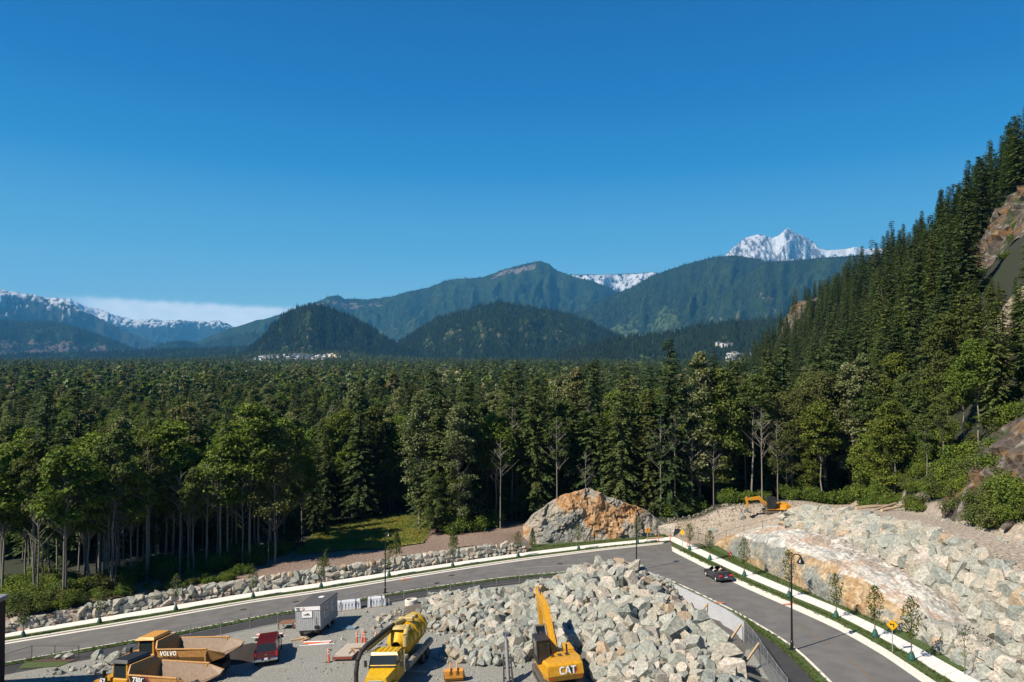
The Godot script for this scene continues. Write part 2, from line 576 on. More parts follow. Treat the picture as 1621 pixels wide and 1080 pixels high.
func build_mountains() -> void:
	relief.seed = 11; relief.frequency = 0.01; relief.fractal_octaves = 4
	var wood := func(_x: float, _y: float, a: float, s: float, f: float) -> Color:
		var g := Color(0.026, 0.046, 0.018).lerp(Color(0.046, 0.072, 0.026), clampf(0.5 + s + f * 0.6, 0, 1))
		if f > 0.40 and s > 0.22 and a > 0.2: g = Color(0.060, 0.085, 0.036)
		return g
	var cliffs := func(x: float, y: float, a: float, s: float, f: float) -> Color:
		if a > 0.42 and f * 1.4 + s > 0.12 and a < 0.85: return Color(0.17, 0.13, 0.12)
		return wood.call(x, y, a, s, f)
	var scarp := func(x: float, y: float, a: float, s: float, f: float) -> Color:  # bare rock bands under the summit, clear-cuts low down
		if a > 0.03 and a < 0.10 and x > -0.030 and x < 0.035 and f > -0.12: return Color(0.24, 0.19, 0.17)
		if a > 0.06 and a < 0.12 and x < -0.19 and f > 0.1: return Color(0.24, 0.20, 0.17)
		if a > 0.45 and a < 0.75 and f > 0.22: return Color(0.075, 0.10, 0.05)
		return wood.call(x, y, a, s, f)
	var hill_rock := func(x: float, y: float, a: float, s: float, f: float) -> Color:
		if a > 0.3 and a < 0.7 and f > 0.42 and s > 0.0: return Color(0.20, 0.17, 0.14)
		return wood.call(x, y, a, s, f)
	var clear_cut := func(x: float, y: float, a: float, s: float, f: float) -> Color:
		if a > 0.45 and a < 0.8 and x < 0.20 and f > 0.05: return Color(0.10, 0.14, 0.06)
		if f > 0.42 and a > 0.3 and s > 0.1: return Color(0.09, 0.10, 0.055)
		return wood.call(x, y, a, s, f)
	var snowy := func(x: float, y: float, a: float, s: float, f: float) -> Color:
		var line := 760.0 + 900.0 * maxf(0, -x - 0.62)
		if y + f * 260 + s * 120 > line: return Color(0.80, 0.83, 0.88) if f > -0.28 else Color(0.20, 0.20, 0.21)
		return Color(0.026, 0.040, 0.024).lerp(Color(0.05, 0.055, 0.04), clampf(0.5 + f, 0, 1))
	var snowy_back := func(_x: float, y: float, a: float, s: float, f: float) -> Color:
		if y + f * 260 + s * 140 > 700.0 and a < 0.25: return Color(0.80, 0.83, 0.88) if f > -0.22 else Color(0.20, 0.20, 0.21)
		return Color(0.028, 0.042, 0.026)
	var dotted := func(_x: float, _y: float, a: float, s: float, f: float) -> Color:
		if a < 0.20 + s * 0.22 and f > -0.18 and a > 0.005: return Color(0.80, 0.83, 0.88)
		return Color(0.022, 0.036, 0.018)
	var volcano := func(x: float, y: float, a: float, s: float, f: float) -> Color:
		var n2 := nz.get_noise_3d(x * 14000.0, y * 0.30 + x * 2000.0, a * 200.0)
		var k := n2 * 1.5 + f * 0.5 + s * 0.4
		if x > 0.452: return Color(0.82, 0.84, 0.88) if y + f * 120 > 1900 - 4000 * maxf(0, x - 0.54) else Color(0.022, 0.036, 0.018)
		if y < 1650: return Color(0.022, 0.036, 0.018)
		if k > 0.10 or (a < 0.018 and k > -0.15) or (x > 0.372 and x < 0.392 and a < 0.14): return Color(0.82, 0.84, 0.88)
		return Color(0.14, 0.12, 0.13).lerp(Color(0.22, 0.19, 0.19), clampf(0.5 + f, 0, 1))
	mountain("snow_range", "long blue range with snow along its crest above the dark cliffy hill", 10000, [-9935,1252,-8448,1159,-7890,1066,-7518,991,-7239,936,-7053,917,-6774,861,-6588,843,-6401,731,-6122,602,-5749,416,-5376,258,-4912,120,-4448,18], 2.6, 0.8, snowy, 220, 50)
	mountain("distant_snow_range", "low far range with snowy tops at the end of the valley", 15000, [-10440,1306,-9743,1265,-9324,1070,-9045,1028,-8794,931,-8696,889,-8278,791,-7930,819,-7513,777,-7096,791,-6679,764,-6471,791,-6122,652,-5704,499,-5008,263], 3.0, 0.8, snowy_back, 220, 40)
	mountain("cliffy_hill", "dark wooded hill with brown cliffs below the snow range", 6000, [-5953,372,-5063,338,-4506,327,-4284,316,-4089,327,-3894,288,-3671,216,-3448,133,-3252,49,-3169,21], 3.0, 0.5, cliffs, 160, 40, 10000, 1.1)
	mountain("gap_hill", "bluish wooded ridge beside the far gap in the valley", 8500, [-4568,43,-4097,137,-3861,224,-3548,350,-3351,405,-3155,468,-2997,492,-2682,476,-2288,358], 2.4, 0.5, wood, 120, 30)
	mountain("gap_foothill", "low wooded foothill in front of the far gap", 7000, [-4086,21,-3782,72,-3569,150,-3374,170,-3180,137,-2876,221,-2662,254,-2337,234,-1883,137], 2.6, 0.5, wood, 120, 30, 6000, 1.1)
	mountain("broad_mountain", "broad wooded mountain with a humped summit and bare scars", 9000, [-3257,502,-2841,628,-2591,728,-2425,795,-2299,820,-2216,770,-1924,761,-1590,795,-1423,853,-1089,920,-923,995,-756,1029,-422,1046,-213,1113,-88,1163,163,1230,372,1272,497,1230,581,1146,789,1071,1081,995,1290,920,1498,795,1915,586,2414,377], 2.2, 0.45, scarp, 260, 60, 20000, 1.25)
	mountain("snow_dotted_plateau", "flat far ridge with snow streaks between two wooded mountains", 13000, [356,1438,838,1535,1140,1571,1442,1559,1924,1571,2286,1583,2708,1607,3251,1547,3974,1377], 1.6, 0.6, dotted, 260, 60)
	mountain("round_mountain", "big rounded wooded mountain with clear-cuts below the snow peak", 6500, [178,280,419,370,720,461,901,569,1143,672,1354,787,1626,884,1928,962,2139,980,2350,944,2471,908,2712,853,3073,732,3553,581,4155,461], 2.0, 0.38, clear_cut, 220, 60, 20000, 1.15)
	mountain("wooded_spur", "wooded spur running up behind the conifer hillside", 5600, [1398,271,1607,453,1816,609,1972,723,2103,791,2389,812,2649,833,3065,859,3586,895,4366,921], 1.5, 0.4, hill_rock, 160, 50, 11000, 1.1)
	mountain("snow_peak", "jagged snowy volcanic peak with grey rock ribs", 13000, [3010,1498,3734,1680,4074,1934,4280,2127,4462,2273,4704,2333,4849,2309,4970,2261,5091,2309,5188,2394,5285,2467,5405,2370,5610,2285,5766,2188,5874,2067,6030,2031,6272,2043,6574,2091,6755,2055,7359,2079,8323,1982,9768,1740], 1.3, 0.42, volcano, 420, 120)
	mountain("dome_hill", "steep wooded dome hill behind the white hillside estate", 3200, [-1334,-3,-1261,33,-1187,92,-1128,166,-1069,217,-1010,249,-951,261,-891,258,-832,235,-743,202,-654,151,-579,98,-476,45,-357,9], 1.5, 0.35, hill_rock, 130, 40, 9000, 0.95)
	mountain("wooded_hill", "low wooded double hill in the middle of the valley", 3500, [-812,8,-682,40,-553,108,-391,212,-310,238,-229,254,-164,280,-67,293,31,283,128,267,225,251,355,212,485,157,614,98,744,33], 2.2, 0.35, hill_rock, 160, 40, 14000, 0.95)
	mountain("valley_rise", "low wooded rise across the valley floor below the snow range", 4300, [-4280,28,-3228,27,-2989,35,-2630,44,-2232,56,-1913,65,-1634,76,-1435,64,-1200,40,-900,10], 7.0, 0.25, wood, 120, 24, 9000, 1.0)
	ridge_low = mountain("low_ridge", "low wooded ridge with houses in front of the rounded mountain", 2300, [148,18,254,53,318,74,404,87,510,95,574,108,638,127,702,131,766,142,851,142,958,159,1107,159], 3.0, 0.25, clear_cut, 110, 36, 7500, 0.85)

var ridge_low := []

# ---------------------------------------------------------------- trees
func jit(k := 1.0) -> Vector3:
	return Vector3(rng.randf_range(-k, k), rng.randf_range(-k, k), rng.randf_range(-k, k))

func on_ball() -> Vector3:
	var y := rng.randf_range(-1, 1)
	var a := rng.randf() * TAU
	var r := sqrt(1 - y * y)
	return Vector3(r * cos(a), y, r * sin(a))

func shade(c: Color, k: float) -> Color:
	return Color(c.r * k, c.g * k, c.b * k)

func leaf_col(pal: Array) -> Color:
	var c: Color = pal[rng.randi() % pal.size()]
	return shade(c, rng.randf_range(0.75, 1.3))

# [trunk with limbs, crown of leaf clumps]
func broadleaf(h: float, from: float, wide: float, clumps: int, leaves: int, size: float, pal: Array, bark: Color, stems := 1) -> Array:
	var tr := FB.new()
	var cr := FB.new()
	for s in stems:
		var lean := Vector3(rng.randf_range(-0.5, 0.5), 0, rng.randf_range(-0.5, 0.5)) * (1.0 if stems == 1 else 2.2)
		var path := []
		var rad := []
		for k in 8:
			var t := k / 7.0
			path.append(Vector3(lean.x * t * t, -0.6 + (h * 0.9 + 0.6) * t, lean.z * t * t) + (jit(0.16) if k > 0 else Vector3.ZERO))
			rad.append((h * (0.0078 if stems == 1 else 0.014) / sqrt(stems)) * (1.0 - 0.85 * t) + 0.02)
		tr.tube(path, rad, 6, bark)
		for k in clumps / stems:
			var t := pow(rng.randf(), 0.8)
			var y := h * (from + (0.97 - from) * t)
			var env := wide * pow(sin(PI * (0.16 + 0.80 * t)), 0.75)
			var a := rng.randf() * TAU
			var out := env * sqrt(rng.randf_range(0.08, 1.0)) * 0.85
			var axis: Vector3 = lean * (y / h) * (y / h)
			var p := Vector3(cos(a) * out, y, sin(a) * out) + axis
			var cs := wide * rng.randf_range(0.18, 0.36) * (0.75 if t > 0.85 else 1.0)
			var b := axis + Vector3(0, maxf(y - out * 1.1 - 0.8, h * from * 0.75), 0)
			tr.tube([b, b.lerp(p, 0.55) + jit(0.25), p], [h * 0.0026, h * 0.0019, 0.015], 4, shade(bark, 0.55))
			var bright := rng.randf_range(0.85, 1.15)
			for q in leaves / clumps:
				var dir := on_ball()
				if dir.y < -0.35: dir.y = -dir.y
				var lp := p + Vector3(dir.x, dir.y * 0.75, dir.z) * cs * (0.35 + (0.75 if q % 4 else 1.25) * sqrt(rng.randf()))
				var nn := (dir * 0.6 + Vector3.UP * 0.35 + jit(0.75)).normalized()
				cr.leaf(lp, nn, on_ball(), size * rng.randf_range(0.6, 1.1), size * rng.randf_range(0.8, 1.4), shade(leaf_col(pal), bright))
	return [tr.mesh(), cr.mesh(), tr, cr]

func conifer(h: float, wide: float, levels: int, per: int, size: float, pal: Array, bark: Color, from := 0.08, droop := 0.22, ragged := 0.3) -> Array:
	var tr := FB.new()
	var cr := FB.new()
	tr.tube([Vector3(0, -0.8, 0), Vector3(0, h * 0.4, 0) + jit(0.1), Vector3(0, h * 0.8, 0), Vector3(0, h, 0)], [h * 0.014, h * 0.010, h * 0.004, 0.01], 6, bark)
	for k in levels:
		var t := from + (0.985 - from) * pow(float(k) / levels, 0.92)
		var y := h * t
		var full := wide * pow(1.0 - t, 0.72) + 0.25
		var n := maxi(3, int(per * (1.0 - 0.45 * t)))
		for b in n:
			var len := full * rng.randf_range(1.0 - ragged, 1.0 + ragged * 0.5)
			var a := rng.randf() * TAU
			var flat := Vector3(cos(a), 0, sin(a))
			var rise := lerpf(-0.12, 0.55, t)
			var steps := maxi(2, int(len / (size * 0.62)))
			var tint := rng.randf_range(0.8, 1.2)
			for s in steps:
				var q := (s + 0.6) / steps
				var p := flat * len * q + Vector3(0, y + len * (rise * q - droop * q * q) + rng.randf_range(-0.1, 0.1), 0)
				for side in [-1, 1]:
					var tg: Vector3 = (flat + flat.cross(Vector3.UP) * side * rng.randf_range(0.35, 1.0) + Vector3(0, -0.25 - 0.5 * droop, 0)).normalized()
					var nn := (Vector3.UP + flat * 0.35 + jit(0.45)).normalized()
					cr.leaf(p + tg * size * 0.4, nn, tg, size * rng.randf_range(0.35, 0.6), size * rng.randf_range(0.9, 1.5) * lerpf(1.0, 0.7, t), shade(leaf_col(pal), tint))
	cr.leaf(Vector3(0, h, 0), Vector3.RIGHT, Vector3.UP, 0.2, 1.2, pal[0])
	return [tr.mesh(), cr.mesh(), tr, cr]

func bare_tree(h: float, bark: Color, limbs: int, droop: bool) -> ArrayMesh:
	var tr := FB.new()
	var path := []
	var rad := []
	for k in 8:
		var t := k / 7.0
		path.append(Vector3(0, -0.6 + (h + 0.6) * t, 0) + jit(0.22) * t)
		rad.append(h * 0.0085 * (1 - 0.9 * t) + 0.015)
	tr.tube(path, rad, 6, bark)
	for k in limbs:
		var t := rng.randf_range(0.22 if droop else 0.45, 0.97)
		var a := rng.randf() * TAU
		var len := h * (0.26 if not droop else 0.2) * (1.05 - t) * rng.randf_range(0.6, 1.3) + 0.4
		var b := Vector3(0, h * t, 0)
		var e := b + Vector3(cos(a) * len, len * (-0.35 if droop else 0.9), sin(a) * len)
		var m := b.lerp(e, 0.5) + Vector3(0, len * (0.12 if droop else -0.08), 0) + jit(0.15)
		tr.tube([b, m, e], [0.055, 0.035, 0.012], 4, bark)
		for q in 3:
			var s := m.lerp(e, rng.randf())
			tr.tube([s, s + (e - b).normalized() * len * 0.3 + jit(len * 0.22)], [0.022, 0.008], 3, bark)
	return tr.mesh()

func bush(wide: float, h: float, leaves: int, size: float, pal: Array) -> ArrayMesh:
	var cr := FB.new()
	var lumps := []
	for k in 9: lumps.append([Vector3(rng.randf_range(-0.6, 0.6) * wide, h * rng.randf_range(0.25, 0.7), rng.randf_range(-0.6, 0.6) * wide), rng.randf_range(0.35, 0.6)])
	for q in leaves:
		var l: Array = lumps[rng.randi() % lumps.size()]
		var dir := on_ball()
		var p: Vector3 = l[0] + Vector3(dir.x * wide, dir.y * h * 0.7, dir.z * wide) * l[1] * sqrt(rng.randf())
		p.y = maxf(p.y, 0.02)
		cr.leaf(p, (dir * 0.5 + Vector3.UP * 0.5 + jit(0.7)).normalized(), on_ball(), size * rng.randf_range(0.5, 1.0), size * rng.randf_range(0.8, 1.5), leaf_col(pal))
	for k in 5:
		cr.tube([Vector3(0, -0.15, 0), lumps[k][0]], [0.03, 0.01], 3, Color(0.06, 0.045, 0.03))
	return cr.mesh()

func far_conifer() -> ArrayMesh:
	var m := MB.new()
	for k in 4:
		var y0 := [1.0, 5.5, 10.0, 14.0][k] as float
		var r := [3.9, 3.1, 2.2, 1.2][k] as float
		var y1 := [8.0, 12.5, 16.5, 20.5][k] as float
		for s in 6:
			var a0 := TAU * (s + 0.4 * k) / 6
			var a1 := TAU * (s + 1 + 0.4 * k) / 6
			var ra := r * (0.75 + 0.5 * ((s * 7 + k * 3) % 5) / 5.0)
			m.col = Color(0.021, 0.038, 0.017)
			m.tri(Vector3(0, y1, 0), Vector3(cos(a0) * ra, y0 - 0.6 * (s % 2), sin(a0) * ra), Vector3(cos(a1) * r, y0, sin(a1) * r), Vector3(cos(a0), 0.5, sin(a0)))
	return m.mesh(true)

func merged(parts: Array) -> ArrayMesh:
	var a: FB = parts[2]
	var b: FB = parts[3]
	var k := a.v.size()
	a.v.append_array(b.v); a.n.append_array(b.n); a.c.append_array(b.c)
	for q in b.i: a.i.append(q + k)
	return a.mesh()

const MAPLE := [Color(0.093, 0.132, 0.023), Color(0.120, 0.161, 0.025), Color(0.068, 0.103, 0.020), Color(0.154, 0.189, 0.032)]
const ALDER := [Color(0.077, 0.103, 0.029), Color(0.099, 0.123, 0.034), Color(0.065, 0.089, 0.025)]
const POPLAR := [Color(0.147, 0.157, 0.068), Color(0.108, 0.122, 0.046), Color(0.232, 0.237, 0.136), Color(0.089, 0.109, 0.037)]
const OLIVE := [Color(0.093, 0.103, 0.032), Color(0.114, 0.120, 0.040), Color(0.077, 0.086, 0.029)]
const FIR := [Color(0.045, 0.068, 0.025), Color(0.059, 0.085, 0.030), Color(0.038, 0.059, 0.023)]
const HEMLOCK := [Color(0.076, 0.100, 0.030), Color(0.094, 0.115, 0.034), Color(0.063, 0.083, 0.028)]
const PALE_BARK := Color(0.36, 0.34, 0.30)
const BARK := Color(0.10, 0.08, 0.06)

func foliage(key: String, tint := Color.WHITE) -> StandardMaterial3D:
	if M.has(key): return M[key]
	var m := mat(key, tint, 0.75)
	m.vertex_color_use_as_albedo = true
	m.backlight_enabled = true
	m.backlight = Color(0.72, 0.80, 0.45)
	m.metallic_specular = 0.3
	return m

var clear_spots := []  # (x, d, r) that no tree may stand on

func edge(x: float) -> float:  # where the forest begins
	return pw([[-90, 108], [-72, 93], [-64, 87], [-60, 85], [-57.5, 84], [-55.5, 83], [-53, 88], [-48.6, 94.5], [-41, 97], [-35.5, 101], [-35, 129], [-32, 140], [-25, 146], [-19, 145], [-15.5, 127], [-14.2, 113], [-9.5, 114.5], [-2.3, 119], [3, 119], [22, 119], [30, 116], [40, 115.5], [50, 114], [56, 113], [62, 111]], x)

func in_view(x: float, d: float, margin := 0.06) -> bool:
	return d > 20 and absf(x) / d < 0.75 + margin + 6.0 / d

func build_forest() -> void:
	var kinds := {}
	var leafm := []
	for t in [Color(1, 1, 1), Color(0.86, 0.92, 0.85), Color(1.12, 1.08, 0.95), Color(0.96, 0.86, 0.80)]: leafm.append(foliage("leaves_%d" % leafm.size(), t))
	var barkm := grain("bark", Color.WHITE, noise_tex("bark", 0.06, 4, Color(0.55, 0.52, 0.48), Color(1, 1, 1)), 0.5, 0.95, null, 1.0, false, true)
	# patterns of every kind: [trunk, crown]
	kinds.maple = []
	for k in 4: kinds.maple.append(broadleaf(rng.randf_range(19, 22), 0.48, rng.randf_range(3.8, 4.6), 60, 9000, 0.38, MAPLE, PALE_BARK))
	kinds.alder = []
	for k in 4: kinds.alder.append(broadleaf(rng.randf_range(20, 23), 0.54, rng.randf_range(2.6, 3.3), 44, 7000, 0.33, ALDER, PALE_BARK))
	kinds.full = []
	for k in 3: kinds.full.append(broadleaf(rng.randf_range(22, 25), 0.14, rng.randf_range(4.4, 5.4), 90, 12000, 0.42, MAPLE if k != 1 else ALDER, BARK))
	kinds.poplar = []
	for k in 3: kinds.poplar.append(broadleaf(rng.randf_range(26, 29), 0.16, rng.randf_range(3.8, 4.6), 84, 11000, 0.38, POPLAR, PALE_BARK))
	kinds.olive = [broadleaf(22, 0.40, 5.8, 90, 12000, 0.34, OLIVE, PALE_BARK, 2), broadleaf(20, 0.30, 4.4, 70, 9000, 0.34, OLIVE, PALE_BARK)]
	kinds.fir = []
	for k in 4: kinds.fir.append(conifer(rng.randf_range(27, 31), rng.randf_range(4.2, 5.0), 60, 10, 0.82, FIR, BARK, 0.08, 0.22, 0.3))
	kinds.hemlock = []
	for k in 4: kinds.hemlock.append(conifer(rng.randf_range(25, 29), rng.randf_range(3.8, 4.8), 56, 9, 0.80, HEMLOCK, BARK, 0.10, 0.35, 0.4))
	kinds.pine = [conifer(30, 4.4, 15, 7, 1.3, FIR, BARK, 0.42, 0.12, 0.55)]
	var labels := {
		maple = ["maple on a pale trunk", "maple", "maples of the valley forest"],
		alder = ["slender alder on a bare pale trunk", "alder", "alders of the valley forest"],
		full = ["broadleaf tree leafy to the ground", "tree", "dense broadleaf trees of the forest"],
		poplar = ["cottonwood with pale silvery leaves", "cottonwood", "pale cottonwoods in the forest"],
		olive = ["olive round-crowned tree", "tree", "olive green trees"],
		fir = ["conical tiered fir", "fir", "dark firs of forest and hillside"],
		hemlock = ["drooping feathery hemlock", "hemlock", "hemlocks of forest and hillside"],
		pine = ["open-crowned pine above the others", "pine", "open pines on the hillside"],
	}
	var spots := {}
	for k in kinds: spots[k] = []
	var put := func(kind: String, x: float, d: float, s: float) -> void:
		spots[kind].append([x, d, s, rng.randf() * TAU, rng.randi() % kinds[kind].size(), rng.randi() % 4])
	# trees that can be told apart in the view
	for a in [[-34.6, 100.0, 1.0]]: put.call("olive", a[0], a[1], a[2])
	for a in [["poplar", -16.5, 122, 0.92], ["poplar", -12.0, 126, 0.80], ["poplar", -34, 150, 1.12], ["poplar", 58, 116, 0.88], ["poplar", 62, 121, 0.82], ["full", -13.0, 116, 0.42], ["full", -10.5, 117.5, 0.5], ["full", 37, 121, 1.0], ["full", -30, 148, 1.0], ["full", -24, 151, 0.95], ["full", 10, 128, 0.9], ["hemlock", 16, 123, 0.72], ["hemlock", 4, 124, 0.9], ["hemlock", -1, 128, 0.9], ["olive", 47, 117, 0.66], ["full", 50.5, 116, 0.45], ["pine", 187, 335, (EYE + 0.200 * 335 - gy(187, 335)) / 30.0], ["pine", 179, 338, (EYE + 0.172 * 338 - gy(179, 338)) / 30.0], ["fir", -35.8, 112, 0.42], ["alder", -19.5, 146.5, 0.8], ["alder", -21, 147, 0.85]]:
		put.call(a[0], a[1], a[2], a[3])
	# the forest edge: tall bare stems close together
	var x := -66.0
	while x < -37.0:
		for row in 4:
			put.call(["alder", "maple", "alder", "maple"][rng.randi() % 4], x + rng.randf_range(-1.7, 1.7), edge(x) + 1.0 + row * 4.0 + rng.randf_range(-1.9, 1.9), rng.randf_range(0.66, 1.08))
		x += 3.4
	# the valley forest further in
	var d := 95.0
	while d < 330.0:
		var gap := 4.2 + (d - 95.0) * 0.016
		x = -0.98 * d - 10
		while x < minf(0.85 * d, pw(HILL_X, d) + 4):
			var px := x + rng.randf_range(-0.45, 0.45) * gap
			var pd := d + rng.randf_range(-0.45, 0.45) * gap
			x += gap
			if pd < edge(px) + (13.0 if px < -37 else 0.5) or not in_view(px, pd, 0.20 if px < 0 else 0.06): continue
			if px > -46 and px < -34 and pd > 103 and pd < 138 and rng.randf() < 0.6: continue
			var mix := nz.get_noise_2d(px * 1.7, pd * 1.7) + 0.35 * nz.get_noise_2d(px * 9, pd * 9)
			var con := 0.10 + smoothstep(-60, 20, px) * 0.30 + smoothstep(170, 260, pd) * 0.15 + mix * 0.5
			var kind := "maple"
			if rng.randf() < con: kind = "fir" if rng.randf() < 0.55 else "hemlock"
			else: kind = ["maple", "maple", "alder", "full", "alder", "poplar" if rng.randf() < 0.6 else "full", "olive" if rng.randf() < 0.5 else "maple"][rng.randi() % 7]
			var s := rng.randf_range(0.75, 1.08)
			if px < -34 and px > -56 and pd > 99 and pd < 142: s *= 0.72
			if px > -40 and px < 45 and kind in ["fir", "hemlock"] and pd < 200: s *= 1.0
			put.call(kind, px, pd, s)
		d += gap * 0.95
	# the conifer hillside
	d = 72.0
	while d < 640.0:
		var gap := 4.6 + (d - 72.0) * 0.011
		x = pw(HILL_X, d) + 2
		while x < minf(0.80 * d + 14, pw(HILL_X, d) + 150):
			var px := x + rng.randf_range(-0.45, 0.45) * gap
			var pd := d + rng.randf_range(-0.45, 0.45) * gap
			x += gap
			if not in_view(px, pd, 0.10) or pd < 84 and px < 58 and rng.randf() < 0.85: continue
			if bare_rock(px, pd) and rng.randf() < 0.94: continue
			var most := below_rock(px, pd)
			if most < 0.07: continue
			var near := px - pw(HILL_X, pd) < 9 and pd < 150
			var kind := "fir" if rng.randf() < 0.45 else "hemlock"
			if near: kind = ["maple", "full", "hemlock", "alder"][rng.randi() % 4]
			put.call(kind, px, pd, minf(rng.randf_range(0.48, 0.86) * (0.8 if near else 1.0), most))
		d += gap * 0.9
	# the largest in view stand as trees of their own, the rest as one mass
	var mass := Node3D.new()
	mass.name = "forest"
	add_child(mass)
	tag(mass, "trees of the valley forest and hillside behind the front rows", "forest", "", "stuff")
	var total := 0
	for kind in kinds:
		var list: Array = spots[kind]
		list.sort_custom(func(p, q): return p[1] - p[2] * 14.0 < q[1] - q[2] * 14.0)
		var own := 0
		var places := []
		var tints := []
		for k in kinds[kind].size():
			places.append([]); tints.append([])
		for a in list:
			var at := stand(a[0], a[1], a[3], a[2])
			var pat: Array = kinds[kind][a[4]]
			if own < 200:
				own += 1
				var o := thing(labels[kind][1] + "_tree" if labels[kind][1] != "tree" else "broadleaf_tree", ("small " if a[2] < 0.75 else "tall " if a[2] > 0.98 else "") + ["", "dark ", "bright ", "brownish "][a[5]] + labels[kind][0] + zone(a[0], a[1]), labels[kind][1], at, labels[kind][2] + zone(a[0], a[1]))
				obj("trunk", pat[0], barkm, o)
				obj("crown", pat[1], leafm[a[5]], o)
			else:
				places[a[4]].append(at)
				tints[a[4]].append([Color(1, 1, 1), Color(0.84, 0.92, 0.85), Color(1.15, 1.10, 0.95), Color(0.98, 0.86, 0.80)][a[5]])
		total += list.size()
		for k in kinds[kind].size():
			if places[k].size(): multi(merged(kinds[kind][k]), leafm[0], places[k], tints[k], mass, "trees")
	print("forest ", total)
	# thinner patterns for the woods from 330 m out
	var low := []
	for k in 2: low.append(broadleaf(20, 0.25, 5.0, 20, 420, 1.7, [ALDER, MAPLE][k], BARK)[3])
	low.append(broadleaf(22, 0.2, 4.6, 20, 420, 1.6, POPLAR, BARK)[3])
	for k in 2: low.append(conifer(27, 4.6, 20, 5, 2.0, [FIR, HEMLOCK][k], BARK, 0.1, 0.22, 0.3)[3])
	var lp := [[], [], [], [], []]
	var lt := [[], [], [], [], []]
	d = 330.0
	while d < 2900.0:
		var gap := 7.6 + (d - 330.0) * 0.0048
		x = -0.82 * d
		while x < 0.82 * d:
			var px := x + rng.randf_range(-0.5, 0.5) * gap
			var pd := d + rng.randf_range(-0.5, 0.5) * gap
			x += gap
			if pd < 640 and px > pw(HILL_X, pd) + 3: continue
			if in_estate(px, pd) and rng.randf() < 0.85: continue
			var mix := 0.14 + nz.get_noise_2d(px * 0.35, pd * 0.35) * 1.0 + smoothstep(-0.25, 0.25, px / pd) * 0.45 + smoothstep(900, 2200, pd) * 0.3
			var k := 0
			if rng.randf() < mix: k = 3 if rng.randf() < 0.6 else 4
			else: k = [0, 0, 1, 2][rng.randi() % 4]
			var s := rng.randf_range(0.6, 1.25) * 0.92 * (1.0 + 0.45 * nz.get_noise_2d(px * 0.7, pd * 0.7))
			lp[k].append(stand(px, pd, rng.randf() * TAU, s))
			var b := rng.randf_range(0.65, 1.35) * (1.0 + 0.7 * nz.get_noise_2d(px * 0.5 + 700, pd * 0.5))
			lt[k].append(Color(b * rng.randf_range(0.85, 1.25), b, b * rng.randf_range(0.8, 1.1)))
		d += gap * 0.9
	var woods := Node3D.new()
	woods.name = "valley_woods"
	add_child(woods)
	tag(woods, "flat wooded valley floor reaching to the foot of the hills", "forest", "", "stuff")
	for k in 5: multi(low[k].mesh(), leafm[0], lp[k], lt[k], woods, "trees")
	var hillwood := multi(far_conifer(), foliage("far_needles"), far_trees, far_tints, self, "hill_woods")
	tag(hillwood, "conifers covering the distant hills", "forest", "", "stuff")
	print("woods ", lp[0].size() + lp[1].size() + lp[2].size() + lp[3].size() + lp[4].size(), " hills ", far_trees.size())
	# dead and leafless trees among the green
	var grey := grain("dead_wood", Color.WHITE, noise_tex("bark", 0.06, 4, Color.BLACK, Color.WHITE), 0.5, 0.95, null, 1.0, false, true)
	var snags := [bare_tree(18, Color(0.33, 0.31, 0.28), 30, false), bare_tree(15, Color(0.30, 0.28, 0.26), 22, false), bare_tree(14, Color(0.13, 0.12, 0.12), 70, true)]
	for a in [[-50.5, 87.5, 0.95, 2], [-46.0, 95.0, 0.8, 0], [-43.0, 96.5, 0.85, 0], [-38.5, 98.0, 0.8, 1], [-35.2, 99.2, 0.55, 1], [-2.0, 116.8, 0.85, 0], [-12.0, 131.0, 1.1, 0], [18.5, 121, 0.85, 1], [25.5, 117.5, 0.95, 0], [31.0, 118.0, 0.9, 1], [41.5, 113.6, 0.86, 0], [21.0, 131.0, 1.15, 0], [6.0, 134, 1.1, 0], [-18, 160, 1.15, 0], [72, 118, 0.8, 1], [88, 150, 0.9, 1], [-58, 84, 0.9, 1], [-54.6, 83.6, 0.95, 0], [-52.6, 89.5, 0.9, 1], [-49.6, 93.2, 1.0, 0], [-45, 95.4, 0.85, 1], [-41.2, 96.8, 0.95, 0], [8, 121, 1.0, 0], [13, 120.5, 0.8, 1], [28, 117.8, 1.0, 0], [34.5, 117.2, 0.75, 1], [45, 116, 0.9, 1], [-8, 121, 1.0, 1], [0, 126, 1.15, 0], [15, 133, 1.2, 0], [27, 130, 1.25, 1], [34, 132, 1.2, 0], [-27, 152, 1.1, 1], [66, 126, 0.9, 0], [99, 166, 0.7, 1]]:
		var dead: bool = a[3] == 2
		var o := thing("dead_tree", "dead grey conifer with drooping bare branches at the forest edge" if dead else "leafless pale grey tree" + zone(a[0], a[1]), "dead tree", stand(a[0], a[1], rng.randf() * TAU, a[2]), "" if dead else "leafless trees in the forest")
		obj("trunk", snags[a[3]], grey, o)
	var lean := thing("dead_tree", "bare leaning dead trunk standing out of the hillside conifers", "dead tree", Transform3D(Basis(Vector3.BACK, 0.16), on_ground(96, 171)))
	obj("trunk", bare_tree(21, Color(0.24, 0.21, 0.19), 3, true), grey, lean)
	# undergrowth along the edge and below the hill
	var bushes := []
	for k in 3: bushes.append(bush(1.5, 1.9, 2000, 0.15, MAPLE))
	for k in 2: bushes.append(bush(1.4, 1.7, 1800, 0.14, OLIVE if k else ALDER))
	var list := []
